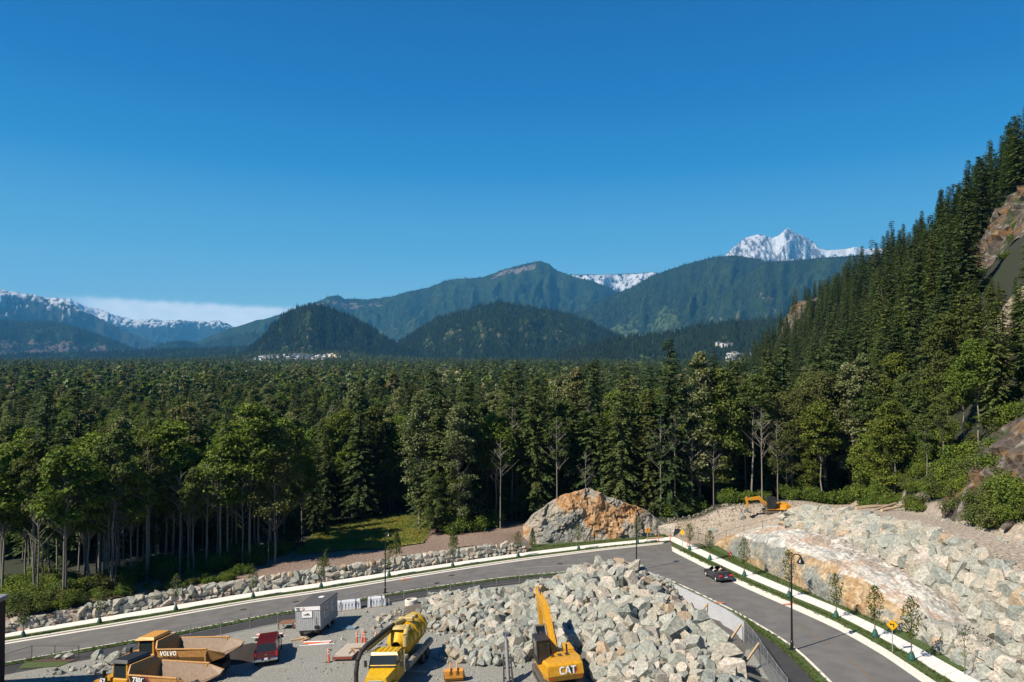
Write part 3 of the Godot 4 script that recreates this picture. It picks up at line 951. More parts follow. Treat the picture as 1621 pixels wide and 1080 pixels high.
	for a in [[-52.1, 73.6, 0.8], [-52.2, 77.3, 1.0], [-53.7, 81.7, 1.2], [-51.3, 82.2, 0.7], [-51.1, 85.4, 0.8], [-49.2, 83.8, 0.6], [-48.0, 85.5, 0.9], [-45.9, 91.0, 0.7], [-44, 87.8, 0.6], [-42.5, 90.6, 0.9], [-40, 90.0, 0.7], [-37.6, 92.7, 0.8], [-36.3, 93.8, 0.8], [-47, 88.3, 0.5], [-55, 78, 1.3], [-57, 76, 1.4]]: list.append(a)
	for k in 150:
		var bx := rng.randf_range(-70, -35)
		list.append([bx, edge(bx) + rng.randf_range(-1.5, 9), rng.randf_range(0.7, 1.6)])
	for k in 46:
		var bx := rng.randf_range(-58, -36)
		list.append([bx, pw(WALL_L, bx) + rng.randf_range(2.0, 4.5), rng.randf_range(0.3, 0.6)])
	for k in 60:
		var bx := rng.randf_range(-14, 56)
		if bx > 3 and bx < 26: continue
		list.append([bx, edge(bx) + rng.randf_range(-0.5, 3), rng.randf_range(0.9, 1.9)])
	for k in 90:
		list.append([rng.randf_range(96, 138), rng.randf_range(132, 182), rng.randf_range(0.9, 1.8)])
	for k in 260:  # scrub on the slope round the near cliff
		var bd := rng.randf_range(60, 118)
		var bx := pw(HILL_X, bd) + 1.5 + 20.0 * rng.randf() * rng.randf()
		if pow((bx - 54.0) / 4.5, 2) + pow((bd - 73.0) / 6.5, 2) < 1.0 and rng.randf() < 0.85: continue
		list.append([bx, bd, rng.randf_range(0.6, 1.4)])
	for k in 95:
		var bd := rng.randf_range(66, 112)
		list.append([pw(HILL_X, bd) + rng.randf_range(-0.3, 6.5) * (0.35 + 0.65 * smoothstep(66, 84, bd)), bd, rng.randf_range(0.7, 1.6)])
	var thick := []
	var thick_tint := []
	list.sort_custom(func(p, q): return p[1] - p[2] * 12.0 < q[1] - q[2] * 12.0)
	for a in list:
		if a[0] < 2: a[1] = maxf(a[1], pw(WALL_L, a[0]) + 2.0)
		if used.get("bush", 0) > 285 or not in_view(a[0], a[1], -0.02):
			thick.append(stand(a[0], a[1], rng.randf() * TAU, a[2]))
			thick_tint.append(Color(1, 1, 1))
			continue
		var wild: bool = a[1] < 100 and a[0] > 40
		var tone := rng.randi() % 3
		var kind := rng.randi() % bushes.size()
		var lb: String = ["tiny ", "low ", "", "big "][0 if a[2] < 0.45 else 1 if a[2] < 0.8 else 2 if a[2] < 1.25 else 3] + ["", "dark ", "bright "][tone] + ["leafy", "leafy", "leafy", "dull green", "olive"][kind] + " bush" + bush_zone(a[0], a[1])
		var o := thing("bush", lb, "bush", stand(a[0], a[1], rng.randf() * TAU, a[2]), ("bushes below the hillside" if wild else "shrubs along the forest edge") + bush_zone(a[0], a[1]))
		obj("leaves", bushes[kind], leafm[tone], o)
	tag(multi(bushes[0], leafm[1], thick, thick_tint, self, "undergrowth"), "undergrowth between the trunks and on the slope", "undergrowth", "", "stuff")

func zone(x: float, d: float) -> String:
	if x > pw(HILL_X, d) - 2: return " at the foot of the conifer hillside" if d < 140 else " on the conifer hillside"
	var deep := " deep" if d > edge(x) + 40 else ""
	if x < -36: return deep + " behind the low boulder wall"
	if x < -13: return deep + " behind the meadow"
	if x < 3: return deep + " between meadow and rock outcrop"
	if x < 25: return deep + " behind the rock outcrop"
	return deep + " behind the small excavator"

func bush_zone(x: float, d: float) -> String:
	if x > pw(HILL_X, d) - 1.5:
		return " beside the brown cliff" if d < 78 else " above the dirt track" if d < 92 else " above the felled logs" if d < 108 else " at the hill foot past the logs"
	if x < -57: return " near the brown building"
	if x < -36: return " right above the low boulder wall" if d < pw(WALL_L, x) + 5.0 else " among the tall trunks behind the low wall"
	if x < 3: return " beside the meadow"
	return " behind the rock outcrop" if x < 28 else " behind the small excavator" if x < 46 else " at the end of the dirt track"

func bare_rock(x: float, d: float) -> bool:
	for r in ROCKS:
		if pow((x - r[0]) / r[2], 2) + pow((d - r[1]) / r[3], 2) < 1.0: return true
	return false

func below_rock(x: float, d: float) -> float:  # only low young trees grow on the thin soil below the high cliff
	if d > 192 or d < 84: return 2.0
	var a := x / d
	if a < 0.675 or a > 0.80: return 2.0
	return (EYE + 0.112 * d - gy(x, d)) / 28.0

func in_estate(x: float, d: float) -> bool:
	return pow((x + 810) / 200.0, 2) + pow((d - 2400) / 240.0, 2) < 1.0

# bare faces on the hillside: middle (x, d), reach in x and d
const ROCKS := [[54.5, 74, 6.0, 9], [120, 164, 13, 25], [206, 490, 9, 20]]

# ---------------------------------------------------------------- stone
var rocks := []
var stone_mats := []

func rock(blocky: float, seed_: int) -> ArrayMesh:  # a convex boulder cut by random planes, about one metre across
	var r := RandomNumberGenerator.new()
	r.seed = seed_
	var pn := []
	var ph := []
	for ax in 3:
		for s in [-1, 1]:
			var q := Vector3.ZERO
			q[ax] = s
			pn.append((q + Vector3(r.randf_range(-1, 1), r.randf_range(-1, 1), r.randf_range(-1, 1)) * 0.55).normalized())
			ph.append(r.randf_range(0.36, 0.54))
	for k in 11:
		var y := r.randf_range(-1, 1)
		var a := r.randf() * TAU
		pn.append(Vector3(sqrt(1 - y * y) * cos(a), y, sqrt(1 - y * y) * sin(a)))
		ph.append(r.randf_range(0.40, 0.56) * lerpf(0.92, 1.10, blocky))
	for ax in 3:
		for s in [-1, 1]:
			var q := Vector3.ZERO
			q[ax] = s
			pn.append(q); ph.append(0.60)
	var on := []
	for k in pn.size(): on.append([])
	for i in pn.size():
		for j in range(i + 1, pn.size()):
			for k in range(j + 1, pn.size()):
				var det: float = pn[i].dot(pn[j].cross(pn[k]))
				if absf(det) < 0.02: continue
				var p: Vector3 = (pn[j].cross(pn[k]) * ph[i] + pn[k].cross(pn[i]) * ph[j] + pn[i].cross(pn[j]) * ph[k]) / det
				var inside := p.length() < 1.8
				for q in pn.size():
					if pn[q].dot(p) > ph[q] + 1e-4: inside = false
				if inside:
					on[i].append(p); on[j].append(p); on[k].append(p)
	var m := MB.new()
	for i in pn.size():
		if on[i].size() < 3: continue
		var mid := Vector3.ZERO
		for p in on[i]: mid += p / on[i].size()
		var u: Vector3 = (on[i][0] - mid).normalized()
		var w: Vector3 = pn[i].cross(u)
		var face: Array = on[i].duplicate()
		face.sort_custom(func(a, b): return atan2((a - mid).dot(w), (a - mid).dot(u)) < atan2((b - mid).dot(w), (b - mid).dot(u)))
		# slightly sunk, uneven faces
		var c: Vector3 = mid - pn[i] * r.randf_range(-0.012, 0.03) + (u * r.randf_range(-1, 1) + w * r.randf_range(-1, 1)) * 0.06
		for k in face.size():
			m.tri(c, face[k], face[(k + 1) % face.size()], pn[i])
	return m.mesh()

func build_stone_kit() -> void:
	for k in 18: rocks.append(rock(float(k % 3) / 2.0, 100 + k))
	var g := noise_tex("stone", 0.02, 6, Color(0.52, 0.53, 0.52), Color(1, 1, 1), 0, FastNoiseLite.TYPE_SIMPLEX_SMOOTH, 512, 0.45)
	var b := noise_tex("stone_n", 0.03, 5, Color.BLACK, Color.WHITE, 5.0)
	var cols := [Color(0.429, 0.431, 0.371), Color(0.499, 0.487, 0.425), Color(0.394, 0.403, 0.360), Color(0.534, 0.510, 0.447), Color(0.487, 0.448, 0.371), Color(0.534, 0.465, 0.376), Color(0.534, 0.403, 0.278), Color(0.650, 0.571, 0.491), Color(0.360, 0.381, 0.349), Color(0.452, 0.448, 0.392), Color(0.510, 0.470, 0.392)]
	for k in cols.size(): stone_mats.append(grain("boulder_%d" % k, cols[k], g, 0.55, 0.92, b, 0.9, false))

func stone(parent: Node, p: Vector3, s: Vector3, called := "stone") -> void:
	var o := obj(called, rocks[rng.randi() % rocks.size()], stone_mats[stone_pick()], parent)
	o.transform = Transform3D(Basis.from_euler(Vector3(rng.randf_range(-0.3, 0.3), rng.randf() * TAU, rng.randf_range(-0.3, 0.3))) * Basis.from_scale(s), p)

# courses of boulders laid up a face between a foot line and a top line (arrays of Vector3 of one size)
func boulder_wall(t: Node3D, foot: Array, top: Array, size: float) -> int:
	var len := 0.0
	var n := 0
	for k in foot.size() - 1: len += foot[k].distance_to(foot[k + 1])
	var tall: float = foot[foot.size() / 2].distance_to(top[top.size() / 2])
	var rows := maxi(2, int(round(tall / (size * 0.80))))
	for r in rows:
		var along := rng.randf() * size * 0.5
		while along < len:
			var s := size * rng.randf_range(0.78, 1.32)
			var f := clampf((along + s * 0.5) / len, 0, 1) * (foot.size() - 1)
			var i := mini(int(f), foot.size() - 2)
			var a: Vector3 = foot[i].lerp(foot[i + 1], f - i)
			var b: Vector3 = top[i].lerp(top[i + 1], f - i)
			if a.distance_to(b) > size * 0.5:
				var p := a.lerp(b, (r + 0.42 + rng.randf_range(-0.12, 0.12)) / rows)
				stone(t, p, Vector3(s * 1.20, minf(s, a.distance_to(b) / rows * 1.4) * rng.randf_range(1.0, 1.25), s * 1.15))
				n += 1
			along += s * 0.86
	return n

func build_walls() -> void:
	var low := thing("boulder_wall", "long low wall of stacked grey boulders beside the pavement below the forest", "stone wall")
	var f := []
	var t := []
	for p in curve([[-63, 73.3], [-56.7, 77.0], [-43.3, 84.2], [-33.6, 89.1], [-26.2, 91.7], [-14.3, 96.8], [-1.0, 102.0], [2.0, 103.2]], 1.0):
		var h := lerpf(1.0, 1.75, smoothstep(-62, -45, p.x)) * (1.0 - 0.25 * smoothstep(-4, 2, p.x))
		f.append(gp(p.x, p.y + 0.55)); t.append(gp(p.x - 0.1, p.y + 1.15, h))
	print("low wall ", boulder_wall(low, f, t, 0.84))
	var big := thing("boulder_embankment", "tall sloping wall of big pale boulders holding up the dirt track", "stone wall")
	f = []; t = []
	var d := 99.5
	while d > 46.0:
		f.append(Vector3(pw(FOOT_X, d) + 0.1, pw(FOOT_Y, d) + 0.1, -d))
		t.append(Vector3(pw(TOP_X, d) + 0.1, pw(TOP_Y, d) + 0.25, -d))
		d -= 1.0
	print("big wall ", boulder_wall(big, f, t, 1.22))
	var small := thing("boulder_kerb_wall", "short wall of square boulders at the pavement end of the orange rock face", "stone wall")
	f = []; t = []
	d = 57.5
	while d > 42.0:
		var x := pw(BASE_R, d)
		f.append(gp(x + 0.25, d)); t.append(Vector3(x + 1.0, pl(x, d) + pw(RISE_R, d) - 0.05, -d))
		d -= 0.75
	print("small wall ", boulder_wall(small, f, t, 0.98))

# ---------------------------------------------------------------- outcrops
var blocks := FastNoiseLite.new()

func rock_sheet(nu: int, nv: int, place: Callable, look: Callable) -> ArrayMesh:  # place(u, v) -> point, look(point, u, v) -> colour; flat facets
	var p := []
	var c := []
	for a in nu + 1:
		for b in nv + 1:
			p.append(place.call(float(a) / nu, float(b) / nv))
			c.append(look.call(p[-1], float(a) / nu, float(b) / nv))
	var m := MB.new()
	for a in nu:
		for b in nv:
			var q := [p[a * (nv + 1) + b], p[(a + 1) * (nv + 1) + b], p[(a + 1) * (nv + 1) + b + 1], p[a * (nv + 1) + b + 1]]
			var e := [c[a * (nv + 1) + b], c[(a + 1) * (nv + 1) + b], c[(a + 1) * (nv + 1) + b + 1], c[a * (nv + 1) + b + 1]]
			for f in ([[0, 1, 2], [0, 2, 3]] if (a + b) % 2 else [[0, 1, 3], [1, 2, 3]]):
				m.tri_c([q[f[0]], q[f[1]], q[f[2]]], [e[f[0]], e[f[1]], e[f[2]]])
	return m.mesh(true)

func build_outcrops() -> void:
	blocks.seed = 5; blocks.noise_type = FastNoiseLite.TYPE_CELLULAR; blocks.frequency = 0.19; blocks.cellular_return_type = FastNoiseLite.RETURN_CELL_VALUE
	blocks.domain_warp_enabled = true; blocks.domain_warp_amplitude = 1.2; blocks.domain_warp_frequency = 0.3
	var g := noise_tex("stone", 0.02, 6, Color.BLACK, Color.WHITE)
	var m := grain("bedrock", Color.WHITE, g, 0.22, 0.93, noise_tex("stone_n", 0.03, 5, Color.BLACK, Color.WHITE, 5.0), 1.2, true, true)
	var tops := [[2.0, -1.2], [3.2, 0.6], [5.0, 2.2], [9.1, 4.5], [12.6, 5.4], [14.6, 4.9], [15.7, 3.9], [19.2, 2.9], [22, 1.6], [24.6, -0.6]]
	var place := func(u: float, v: float) -> Vector3:
		var x := lerpf(1.8, 25.0, u)
		var d0 := pw([[1.8, 110.2], [5, 108.9], [12.9, 108.1], [18.9, 108.4], [25.0, 110.0]], x)
		var y0 := pl(x, d0) - 0.4
		var y1 := maxf(pw(tops, x), y0 + 0.2)
		var f := minf(v / 0.62, 1.0)
		var back := maxf(v - 0.62, 0.0) / 0.38
		var q := Vector3(x, lerpf(y0, y1, f), -(d0 + 1.7 * f + 0.8 * f * f))
		var k := blocks.get_noise_3d(q.x * 1.5, q.y * 1.2, q.z) * 0.9 + blocks.get_noise_3d(q.x * 3.2 + 9, q.y * 3.2, q.z) * 0.35 + nz.get_noise_3d(q.x * 14, q.y * 14, q.z * 14) * 0.7
		var edge_k := minf(1.0, minf(f * 4.0, minf(u, 1 - u) * 8.0))
		q.z += k * edge_k * (1.0 - back)
		q.x += nz.get_noise_3d(q.y * 9, q.x * 9, 4) * 0.3 * edge_k
		if back > 0:
			q.z -= back * 7.0
			q.y = lerpf(y1 + 0.25 * nz.get_noise_2d(x * 20, 3), gy(x, d0 + 10) - 0.3, back * back)
		return q
	var look := func(p: Vector3, u: float, v: float) -> Color:
		var a := nz.get_noise_3d(p.x * 7 + 40, p.y * 5, p.z * 4)
		var b := blocks.get_noise_3d(p.x + 50, p.y, p.z)
		var fine := nz.get_noise_3d(p.x * 40, p.y * 40, p.z * 40)
		var c := Color(0.34, 0.32, 0.28).lerp(Color(0.44, 0.38, 0.30), clampf(0.5 + b * 0.6, 0, 1))
		if a * 1.3 + b * 0.35 + (v - 0.35) * 0.5 - absf(u - 0.42) * 0.5 > 0.10: c = Color(0.47, 0.235, 0.085).lerp(Color(0.50, 0.33, 0.19), clampf(0.5 + fine * 1.4, 0, 1))
		elif a < -0.22: c = Color(0.25, 0.255, 0.24)
		if b > 0.55 and v > 0.4 and u > 0.35 and u < 0.6: c = Color(0.50, 0.48, 0.44)
		if v > 0.70: c = Color(0.13, 0.11, 0.07)
		return shade(c, 1.0 + fine * 0.35)
	var o := thing("rock_outcrop", "big bare rock outcrop stained orange behind the pavement at the road bend", "rock")
	obj("rock_face", rock_sheet(96, 48, place, look), m, o)
	# pale rock along the other pavement
	var place_r := func(u: float, v: float) -> Vector3:
		var d := lerpf(101.5, 55.5, u)
		var x0 := pw(BASE_R, d) - 0.05
		var h0 := pl(x0, d) - 0.2
		var h1 := h0 + pw(RISE_R, d) + 0.2
		var q := Vector3(x0, h0, -d)
		var f := minf(v / 0.42, 1.0)
		var w := maxf(v - 0.42, 0.0) / 0.58
		var ends := minf(1.0, minf(u, 1 - u) * 10.0)
		q.x += 1.25 * f * f + 0.25 * f
		q.y = lerpf(h0, h1, pow(f, 0.85))
		if w > 0:
			q.x = lerpf(q.x, pw(FOOT_X, d) + 0.8, w)
			q.y = lerpf(h1, pw(FOOT_Y, d) + 0.05, w) + sin(w * PI) * 0.45 * nz.get_noise_2d(d * 4, 7)
		var k := blocks.get_noise_3d(q.x * 1.3, q.y * 1.3, q.z * 1.3) * 0.34 + nz.get_noise_3d(q.x * 16, q.y * 16, q.z * 16) * 0.42
		q.x -= k * 0.9 * ends * minf(1, f * 4) * (1 - w)
		q.y += k * 1.1 * ends * minf(1.0, w * 5.0) * (1.0 - smoothstep(0.85, 1.0, w))
		q.y -= 2.2 * smoothstep(0.965, 1.0, u)
		return q
	var look_r := func(p: Vector3, u: float, v: float) -> Color:
		var a := nz.get_noise_3d(p.x * 8, p.y * 6 + 30, p.z * 5)
		var fine := nz.get_noise_3d(p.x * 45, p.y * 45, p.z * 45)
		var c: Color
		if v < 0.36 + a * 0.12:
			c = Color(0.36, 0.34, 0.29)
			if a + fine * 0.3 > 0.02: c = Color(0.50, 0.30, 0.14).lerp(Color(0.52, 0.40, 0.26), clampf(0.5 + fine * 1.5, 0, 1))
			elif a < -0.18: c = Color(0.28, 0.29, 0.27)
		else:
			c = Color(0.74, 0.70, 0.64)
			if a + fine * 0.5 > 0.16: c = Color(0.56, 0.43, 0.34)
			elif a + fine * 0.4 < -0.22: c = Color(0.50, 0.50, 0.47)
			if v > 0.72 and u > 0.35 and fine > 0.0: c = Color(0.38, 0.33, 0.29)
		return shade(c, 1.0 + fine * 0.4)
	o = thing("rock_bank", "pale and orange blasted rock face beside the pavement under the boulder embankment", "rock")
	obj("rock_face", rock_sheet(150, 52, place_r, look_r), m, o)
	# bare faces among the hillside conifers
	for r in ROCKS:
		var big: float = pow(r[2] / 6.0, 0.4) * 0.8
		var pl_h := func(u: float, v: float) -> Vector3:
			var x: float = r[0] + (v * 2 - 1) * r[2] * 1.15
			var d: float = r[1] + (u * 2 - 1) * r[3] * 1.15
			var rr := minf(1.0, pow((x - r[0]) / (r[2] * 1.15), 2) + pow((d - r[1]) / (r[3] * 1.15), 2))
			var y := gy(x, d) - 0.6
			var k := blocks.get_noise_3d(x / big * 1.2, y / big, d / big * 1.2) * 1.3 + nz.get_noise_3d(x * 9 / big, y * 9 / big, d * 9 / big) * 1.1
			var push: float = (1.0 - rr) * (1.9 + k) * (r[2] / 6.0)
			return Vector3(x - push * 0.8, y + push * 0.45, -d)
		var look_h := func(p: Vector3, _u: float, _v: float) -> Color:
			var a := nz.get_noise_3d(p.x * 6 / big, p.y * 6 / big, p.z * 6 / big)
			var fine := nz.get_noise_3d(p.x * 30 / big, p.y * 30 / big, p.z * 30 / big)
			var c := Color(0.085, 0.062, 0.052).lerp(Color(0.16, 0.125, 0.105), clampf(0.5 + a * 1.4, 0, 1))
			if a + fine * 0.6 > 0.14: c = Color(0.19, 0.105, 0.035)
			if fine > 0.30: c = Color(0.24, 0.215, 0.185)
			elif a < -0.25: c = Color(0.06, 0.07, 0.03)
			return shade(c, 1.0 + fine * 0.5)
		structure("cliff", rock_sheet(int(r[3] * 3.2) + 20, int(r[2] * 4.5) + 20, pl_h, look_h), m, "bare brown and rusty rock cliff on the conifer hillside")

# ---------------------------------------------------------------- road, kerbs, pavements, verges
const ROAD_OUT_L := [[-90, 56], [-70, 65.4], [-53.7, 73.0], [-40.7, 79.1], [-31.6, 83.9], [-24.6, 86.4], [-13.5, 91.4], [-0.9, 96.6], [13.0, 100.6], [22.3, 102.2]]
const WALK_IN_L := [[-90, 58.2], [-70, 67.7], [-55.4, 75.4], [-42.0, 81.7], [-32.6, 86.4], [-25.4, 89.0], [-13.9, 94.2], [-1.0, 99.4], [10, 102.3], [18.9, 103.7], [23.9, 104.1]]
const WALK_OUT_L := [[-90, 59.8], [-70, 69.3], [-56.7, 77.0], [-43.3, 84.0], [-33.6, 88.8], [-26.2, 91.5], [-14.3, 96.6], [-1.0, 101.7], [10, 104.8], [18.9, 106.1], [24.9, 106.8]]
const ROAD_IN := [[-88, 48.5], [-70, 56.6], [-48.7, 66.2], [-37.1, 71.7], [-28.8, 76.3], [-20.2, 80.6], [-12.6, 84.0], [-0.8, 87.4], [7.2, 88.0], [13.0, 86.8], [15.7, 85.2], [17.5, 82.4], [19.6, 74.2], [21.2, 66.2], [22.2, 59.0], [22.5, 53.7], [22.0, 47.0], [21.6, 38], [21.2, 28]]
const ROAD_OUT_R := [[22.5, 96.3], [23.9, 84.0], [25.1, 74.0], [26.7, 64.8], [27.7, 58.0], [27.95, 51.5], [27.7, 46.6], [27.4, 38], [27.1, 28]]
const WALK_IN_R := [[24.0, 103.6], [25.4, 90], [26.7, 78.6], [28.2, 69], [29.3, 62.5], [29.7, 54.5], [29.5, 48], [29.3, 38], [29.1, 28]]
const WALK_OUT_R := [[25.2, 106.6], [26.8, 91.5], [27.8, 81.7], [29.3, 71], [30.4, 64], [31.0, 56], [31.0, 48], [30.9, 38], [30.8, 28]]

func mid_line(a: Array, b: Array, k: float) -> Array:
	var out := []
	for i in a.size(): out.append(a[i].lerp(b[i], k))
	return out

func aside(a: Array, by: float) -> Array:  # the line moved sideways; positive is to the side of its walking direction's left
	var out := []
	for i in a.size():
		var t: Vector2 = (a[mini(i + 1, a.size() - 1)] - a[maxi(i - 1, 0)]).normalized()
		out.append(a[i] + Vector2(-t.y, t.x) * by)
	return out

func walk(called: String, label: String, a: Array, b: Array, m: Material) -> void:
	var root := structure(called, band(a, b, 0.10, -0.1).mesh(), mat("joint", Color(0.30, 0.29, 0.27), 0.95), label)
	for i in a.size() - 1:
		var p := [gp(a[i].x, a[i].y, 0.14), gp(a[i + 1].x, a[i + 1].y, 0.14), gp(b[i + 1].x, b[i + 1].y, 0.14), gp(b[i].x, b[i].y, 0.14)]
		var mid: Vector3 = (p[0] + p[1] + p[2] + p[3]) / 4.0
		var q := []
		for e in p:
			q.append(e + (mid - e).normalized() * 0.012 - Vector3.UP * 0.1)
		for e in p: q.append(e + (mid - e).normalized() * 0.02)
		var s := MB.new()
		s.hexa(q)
		obj("slab", s.mesh(), m, root)

func build_road() -> void:
	var g := noise_tex("asphalt", 0.012, 6, Color(0.80, 0.80, 0.80), Color(1, 1, 1))
	var fine := noise_tex("grit_n", 0.25, 3, Color.BLACK, Color.WHITE, 3.0)
	var asphalt := grain("asphalt", Color(0.135, 0.131, 0.127), g, 0.06, 0.88, fine, 0.5)
	var dark := grain("new_asphalt", Color(0.040, 0.039, 0.040), g, 0.09, 0.85, fine, 0.5)
	var concrete := grain("concrete", Color(0.66, 0.63, 0.575), noise_tex("concrete", 0.03, 6, Color(0.86, 0.85, 0.83), Color(1, 1, 1)), 0.18, 0.9)
	var slab := grain("slab", Color(0.70, 0.685, 0.655), noise_tex("concrete", 0.03, 6, Color.BLACK, Color.WHITE), 0.13, 0.9)
	var turf := grain("turf", Color(0.085, 0.125, 0.032), noise_tex("turf", 0.05, 6, Color(0.50, 0.55, 0.45), Color(1, 1, 0.95)), 0.16, 0.95)
	var outer := curve(ROAD_OUT_L, 1.0) + [Vector2(24.4, 104.0), Vector2(24.3, 99.5)] + curve(ROAD_OUT_R, 1.0)
	var inner := curve(ROAD_IN, 1.0)
	inner.reverse()
	var ring := []
	for p in outer + inner: ring.append([p.x, p.y])
	structure("road", sheet(ring, 0.0).mesh(), asphalt, "grey asphalt road bending round the rock pile")
	# lane line, worn thin
	var yl := MB.new()
	for ln in [[[-70, 61.2], [-51.6, 70.1], [-39.0, 75.8], [-30.2, 80.2], [-17.3, 87.3], [-0.9, 92.0], [7.8, 93.9]], [[20.4, 88.0], [22.0, 77.5], [23.4, 69.0], [25.0, 60.0], [25.3, 53], [24.9, 47.1], [24.5, 38]]]:
		var c := curve(ln, 1.0)
		var l := aside(c, 0.05)
		var r := aside(c, -0.05)
		for i in c.size() - 1:
			if ln[0][0] > 0 and i % 9 > 6: continue
			yl.poly([gp(l[i].x, l[i].y, 0.005), gp(l[i + 1].x, l[i + 1].y, 0.005), gp(r[i + 1].x, r[i + 1].y, 0.005), gp(r[i].x, r[i].y, 0.005)], Vector3.UP)
	structure("lane_line", yl.mesh(), grain("lane_paint", Color(0.30, 0.20, 0.085), noise_tex("worn", 0.05, 5, Color(0.45, 0.45, 0.5), Color(1, 1, 1)), 0.4, 0.8), "faded yellow centre line on the road")
	# dusty end of the road at the bend
	structure("road_end", sheet([[22.3, 102.2], [24.4, 104.0], [24.3, 99.5], [22.5, 96.3], [20.5, 97.2], [18.5, 99.5], [18.0, 101.7]], 0.006).mesh(), grain("dusty_asphalt", Color(0.20, 0.19, 0.175), noise_tex("worn2", 0.02, 6, Color(0.5, 0.5, 0.5), Color(1, 1, 1)), 0.2, 0.95), "pale dusty asphalt where the road ends at the bend")
	# outer side by the forest
	var n := 96
	var ro := spread(ROAD_OUT_L, n)
	var wi := spread(WALK_IN_L, n)
	var wo := spread(WALK_OUT_L, n)
	structure("gutter", band(ro, mid_line(ro, wi, 0.22), 0.012, -0.05).mesh(), concrete, "concrete gutter along the road by the forest")
	structure("kerb", band(mid_line(ro, wi, 0.235), mid_line(ro, wi, 0.40), 0.13, -0.05).mesh(), concrete, "concrete kerb along the road by the forest")
	structure("grass_verge", band(mid_line(ro, wi, 0.405), mid_line(ro, wi, 0.99), 0.115, -0.05).mesh(), turf, "narrow grass strip between kerb and pavement by the forest")
	walk("pavement", "white concrete pavement below the low boulder wall", wi, wo, slab)
	structure("pavement_corner", sheet([[23.95, 104.1], [24.95, 106.8], [25.15, 106.6], [24.05, 103.65]], 0.135).mesh(), slab, "corner slab where the two pavements meet")
	structure("outcrop_lawn", band(aside(spread([[2.2, 103.3], [10, 105.0], [18.9, 106.3], [24.5, 107.0]], 20), 0.05), spread([[2.2, 109.4], [5, 109.4], [12.9, 108.6], [24.5, 110.2]], 20), 0.10, -0.1).mesh(), turf, "grass between the pavement and the big rock outcrop")
	# outer side by the pale rock
	n = 52
	ro = spread(ROAD_OUT_R, n); wi = spread(WALK_IN_R, n); wo = spread(WALK_OUT_R, n)
	structure("gutter", band(ro, mid_line(ro, wi, 0.20), 0.012, -0.05).mesh(), concrete, "concrete gutter along the road by the pale rock")
	structure("kerb", band(mid_line(ro, wi, 0.215), mid_line(ro, wi, 0.40), 0.13, -0.05).mesh(), concrete, "concrete kerb along the road by the pale rock")
	structure("grass_verge", band(mid_line(ro, wi, 0.405), mid_line(ro, wi, 0.985), 0.115, -0.05).mesh(), turf, "grass strip between kerb and pavement by the pale rock")
	walk("pavement", "white concrete pavement below the pale rock face", wi, wo, slab)
	var ba := []
	for p in wo: ba.append(Vector2(minf(pw(BASE_R, p.y) + 0.25, p.x + 6), p.y))
	ba = ba.slice(6, 40)
	structure("grass_bank", band(aside(wo, 0.03).slice(6, 40), ba, 0.10, -0.1).mesh(), turf, "grass between the pavement and the pale rock face")
	# inner side
	n = 110
	var ri := spread(ROAD_IN, n)
	var k1 := aside(ri, -0.02)
	var k2 := aside(ri, -0.22)
	structure("inner_kerb", band(k1, k2, 0.12, -0.05).mesh(), concrete, "narrow concrete kerb on the inner side of the bend")
	var g2 := []
	var g3 := []
	for i in ri.size():
		var t := float(i) / n
		var w := 1.25 - 0.2 * smoothstep(0.5, 0.8, t)
		g2.append(aside(ri, -w)[i])
		g3.append(aside(ri, -w - pw([[0, 3.2], [0.5, 3.2], [0.62, 3.0], [0.70, 2.6], [0.80, 1.9], [0.9, 1.9], [1, 2.2]], t))[i])
	structure("inner_verge", band(aside(ri, -0.225), g2, 0.10, -0.05).mesh(), turf, "grass strip on the inner side of the bend")
	structure("path", band(aside(g2, -0.01), g3, 0.02).mesh(), dark, "fresh dark asphalt path round the inner side of the bend")
	# the yard
	var gravel := grain("gravel", Color(0.66, 0.655, 0.60), noise_tex("gravel", 0.09, 5, Color(0.34, 0.34, 0.33), Color(1, 1, 1)), 0.16, 0.95, noise_tex("gravel_n", 0.16, 4, Color.BLACK, Color.WHITE, 9.0), 1.4)
	var yard := []
	for p in g3: yard.append([p.x, p.y])
	yard += [[12, 22], [-30, 22], [-90, 22]]
	yard = yard.slice(0)
	structure("yard", sheet(yard, 0.004, 3.0, 0.05).mesh(), gravel, "grey crushed gravel of the construction yard")
	meadow(turf)

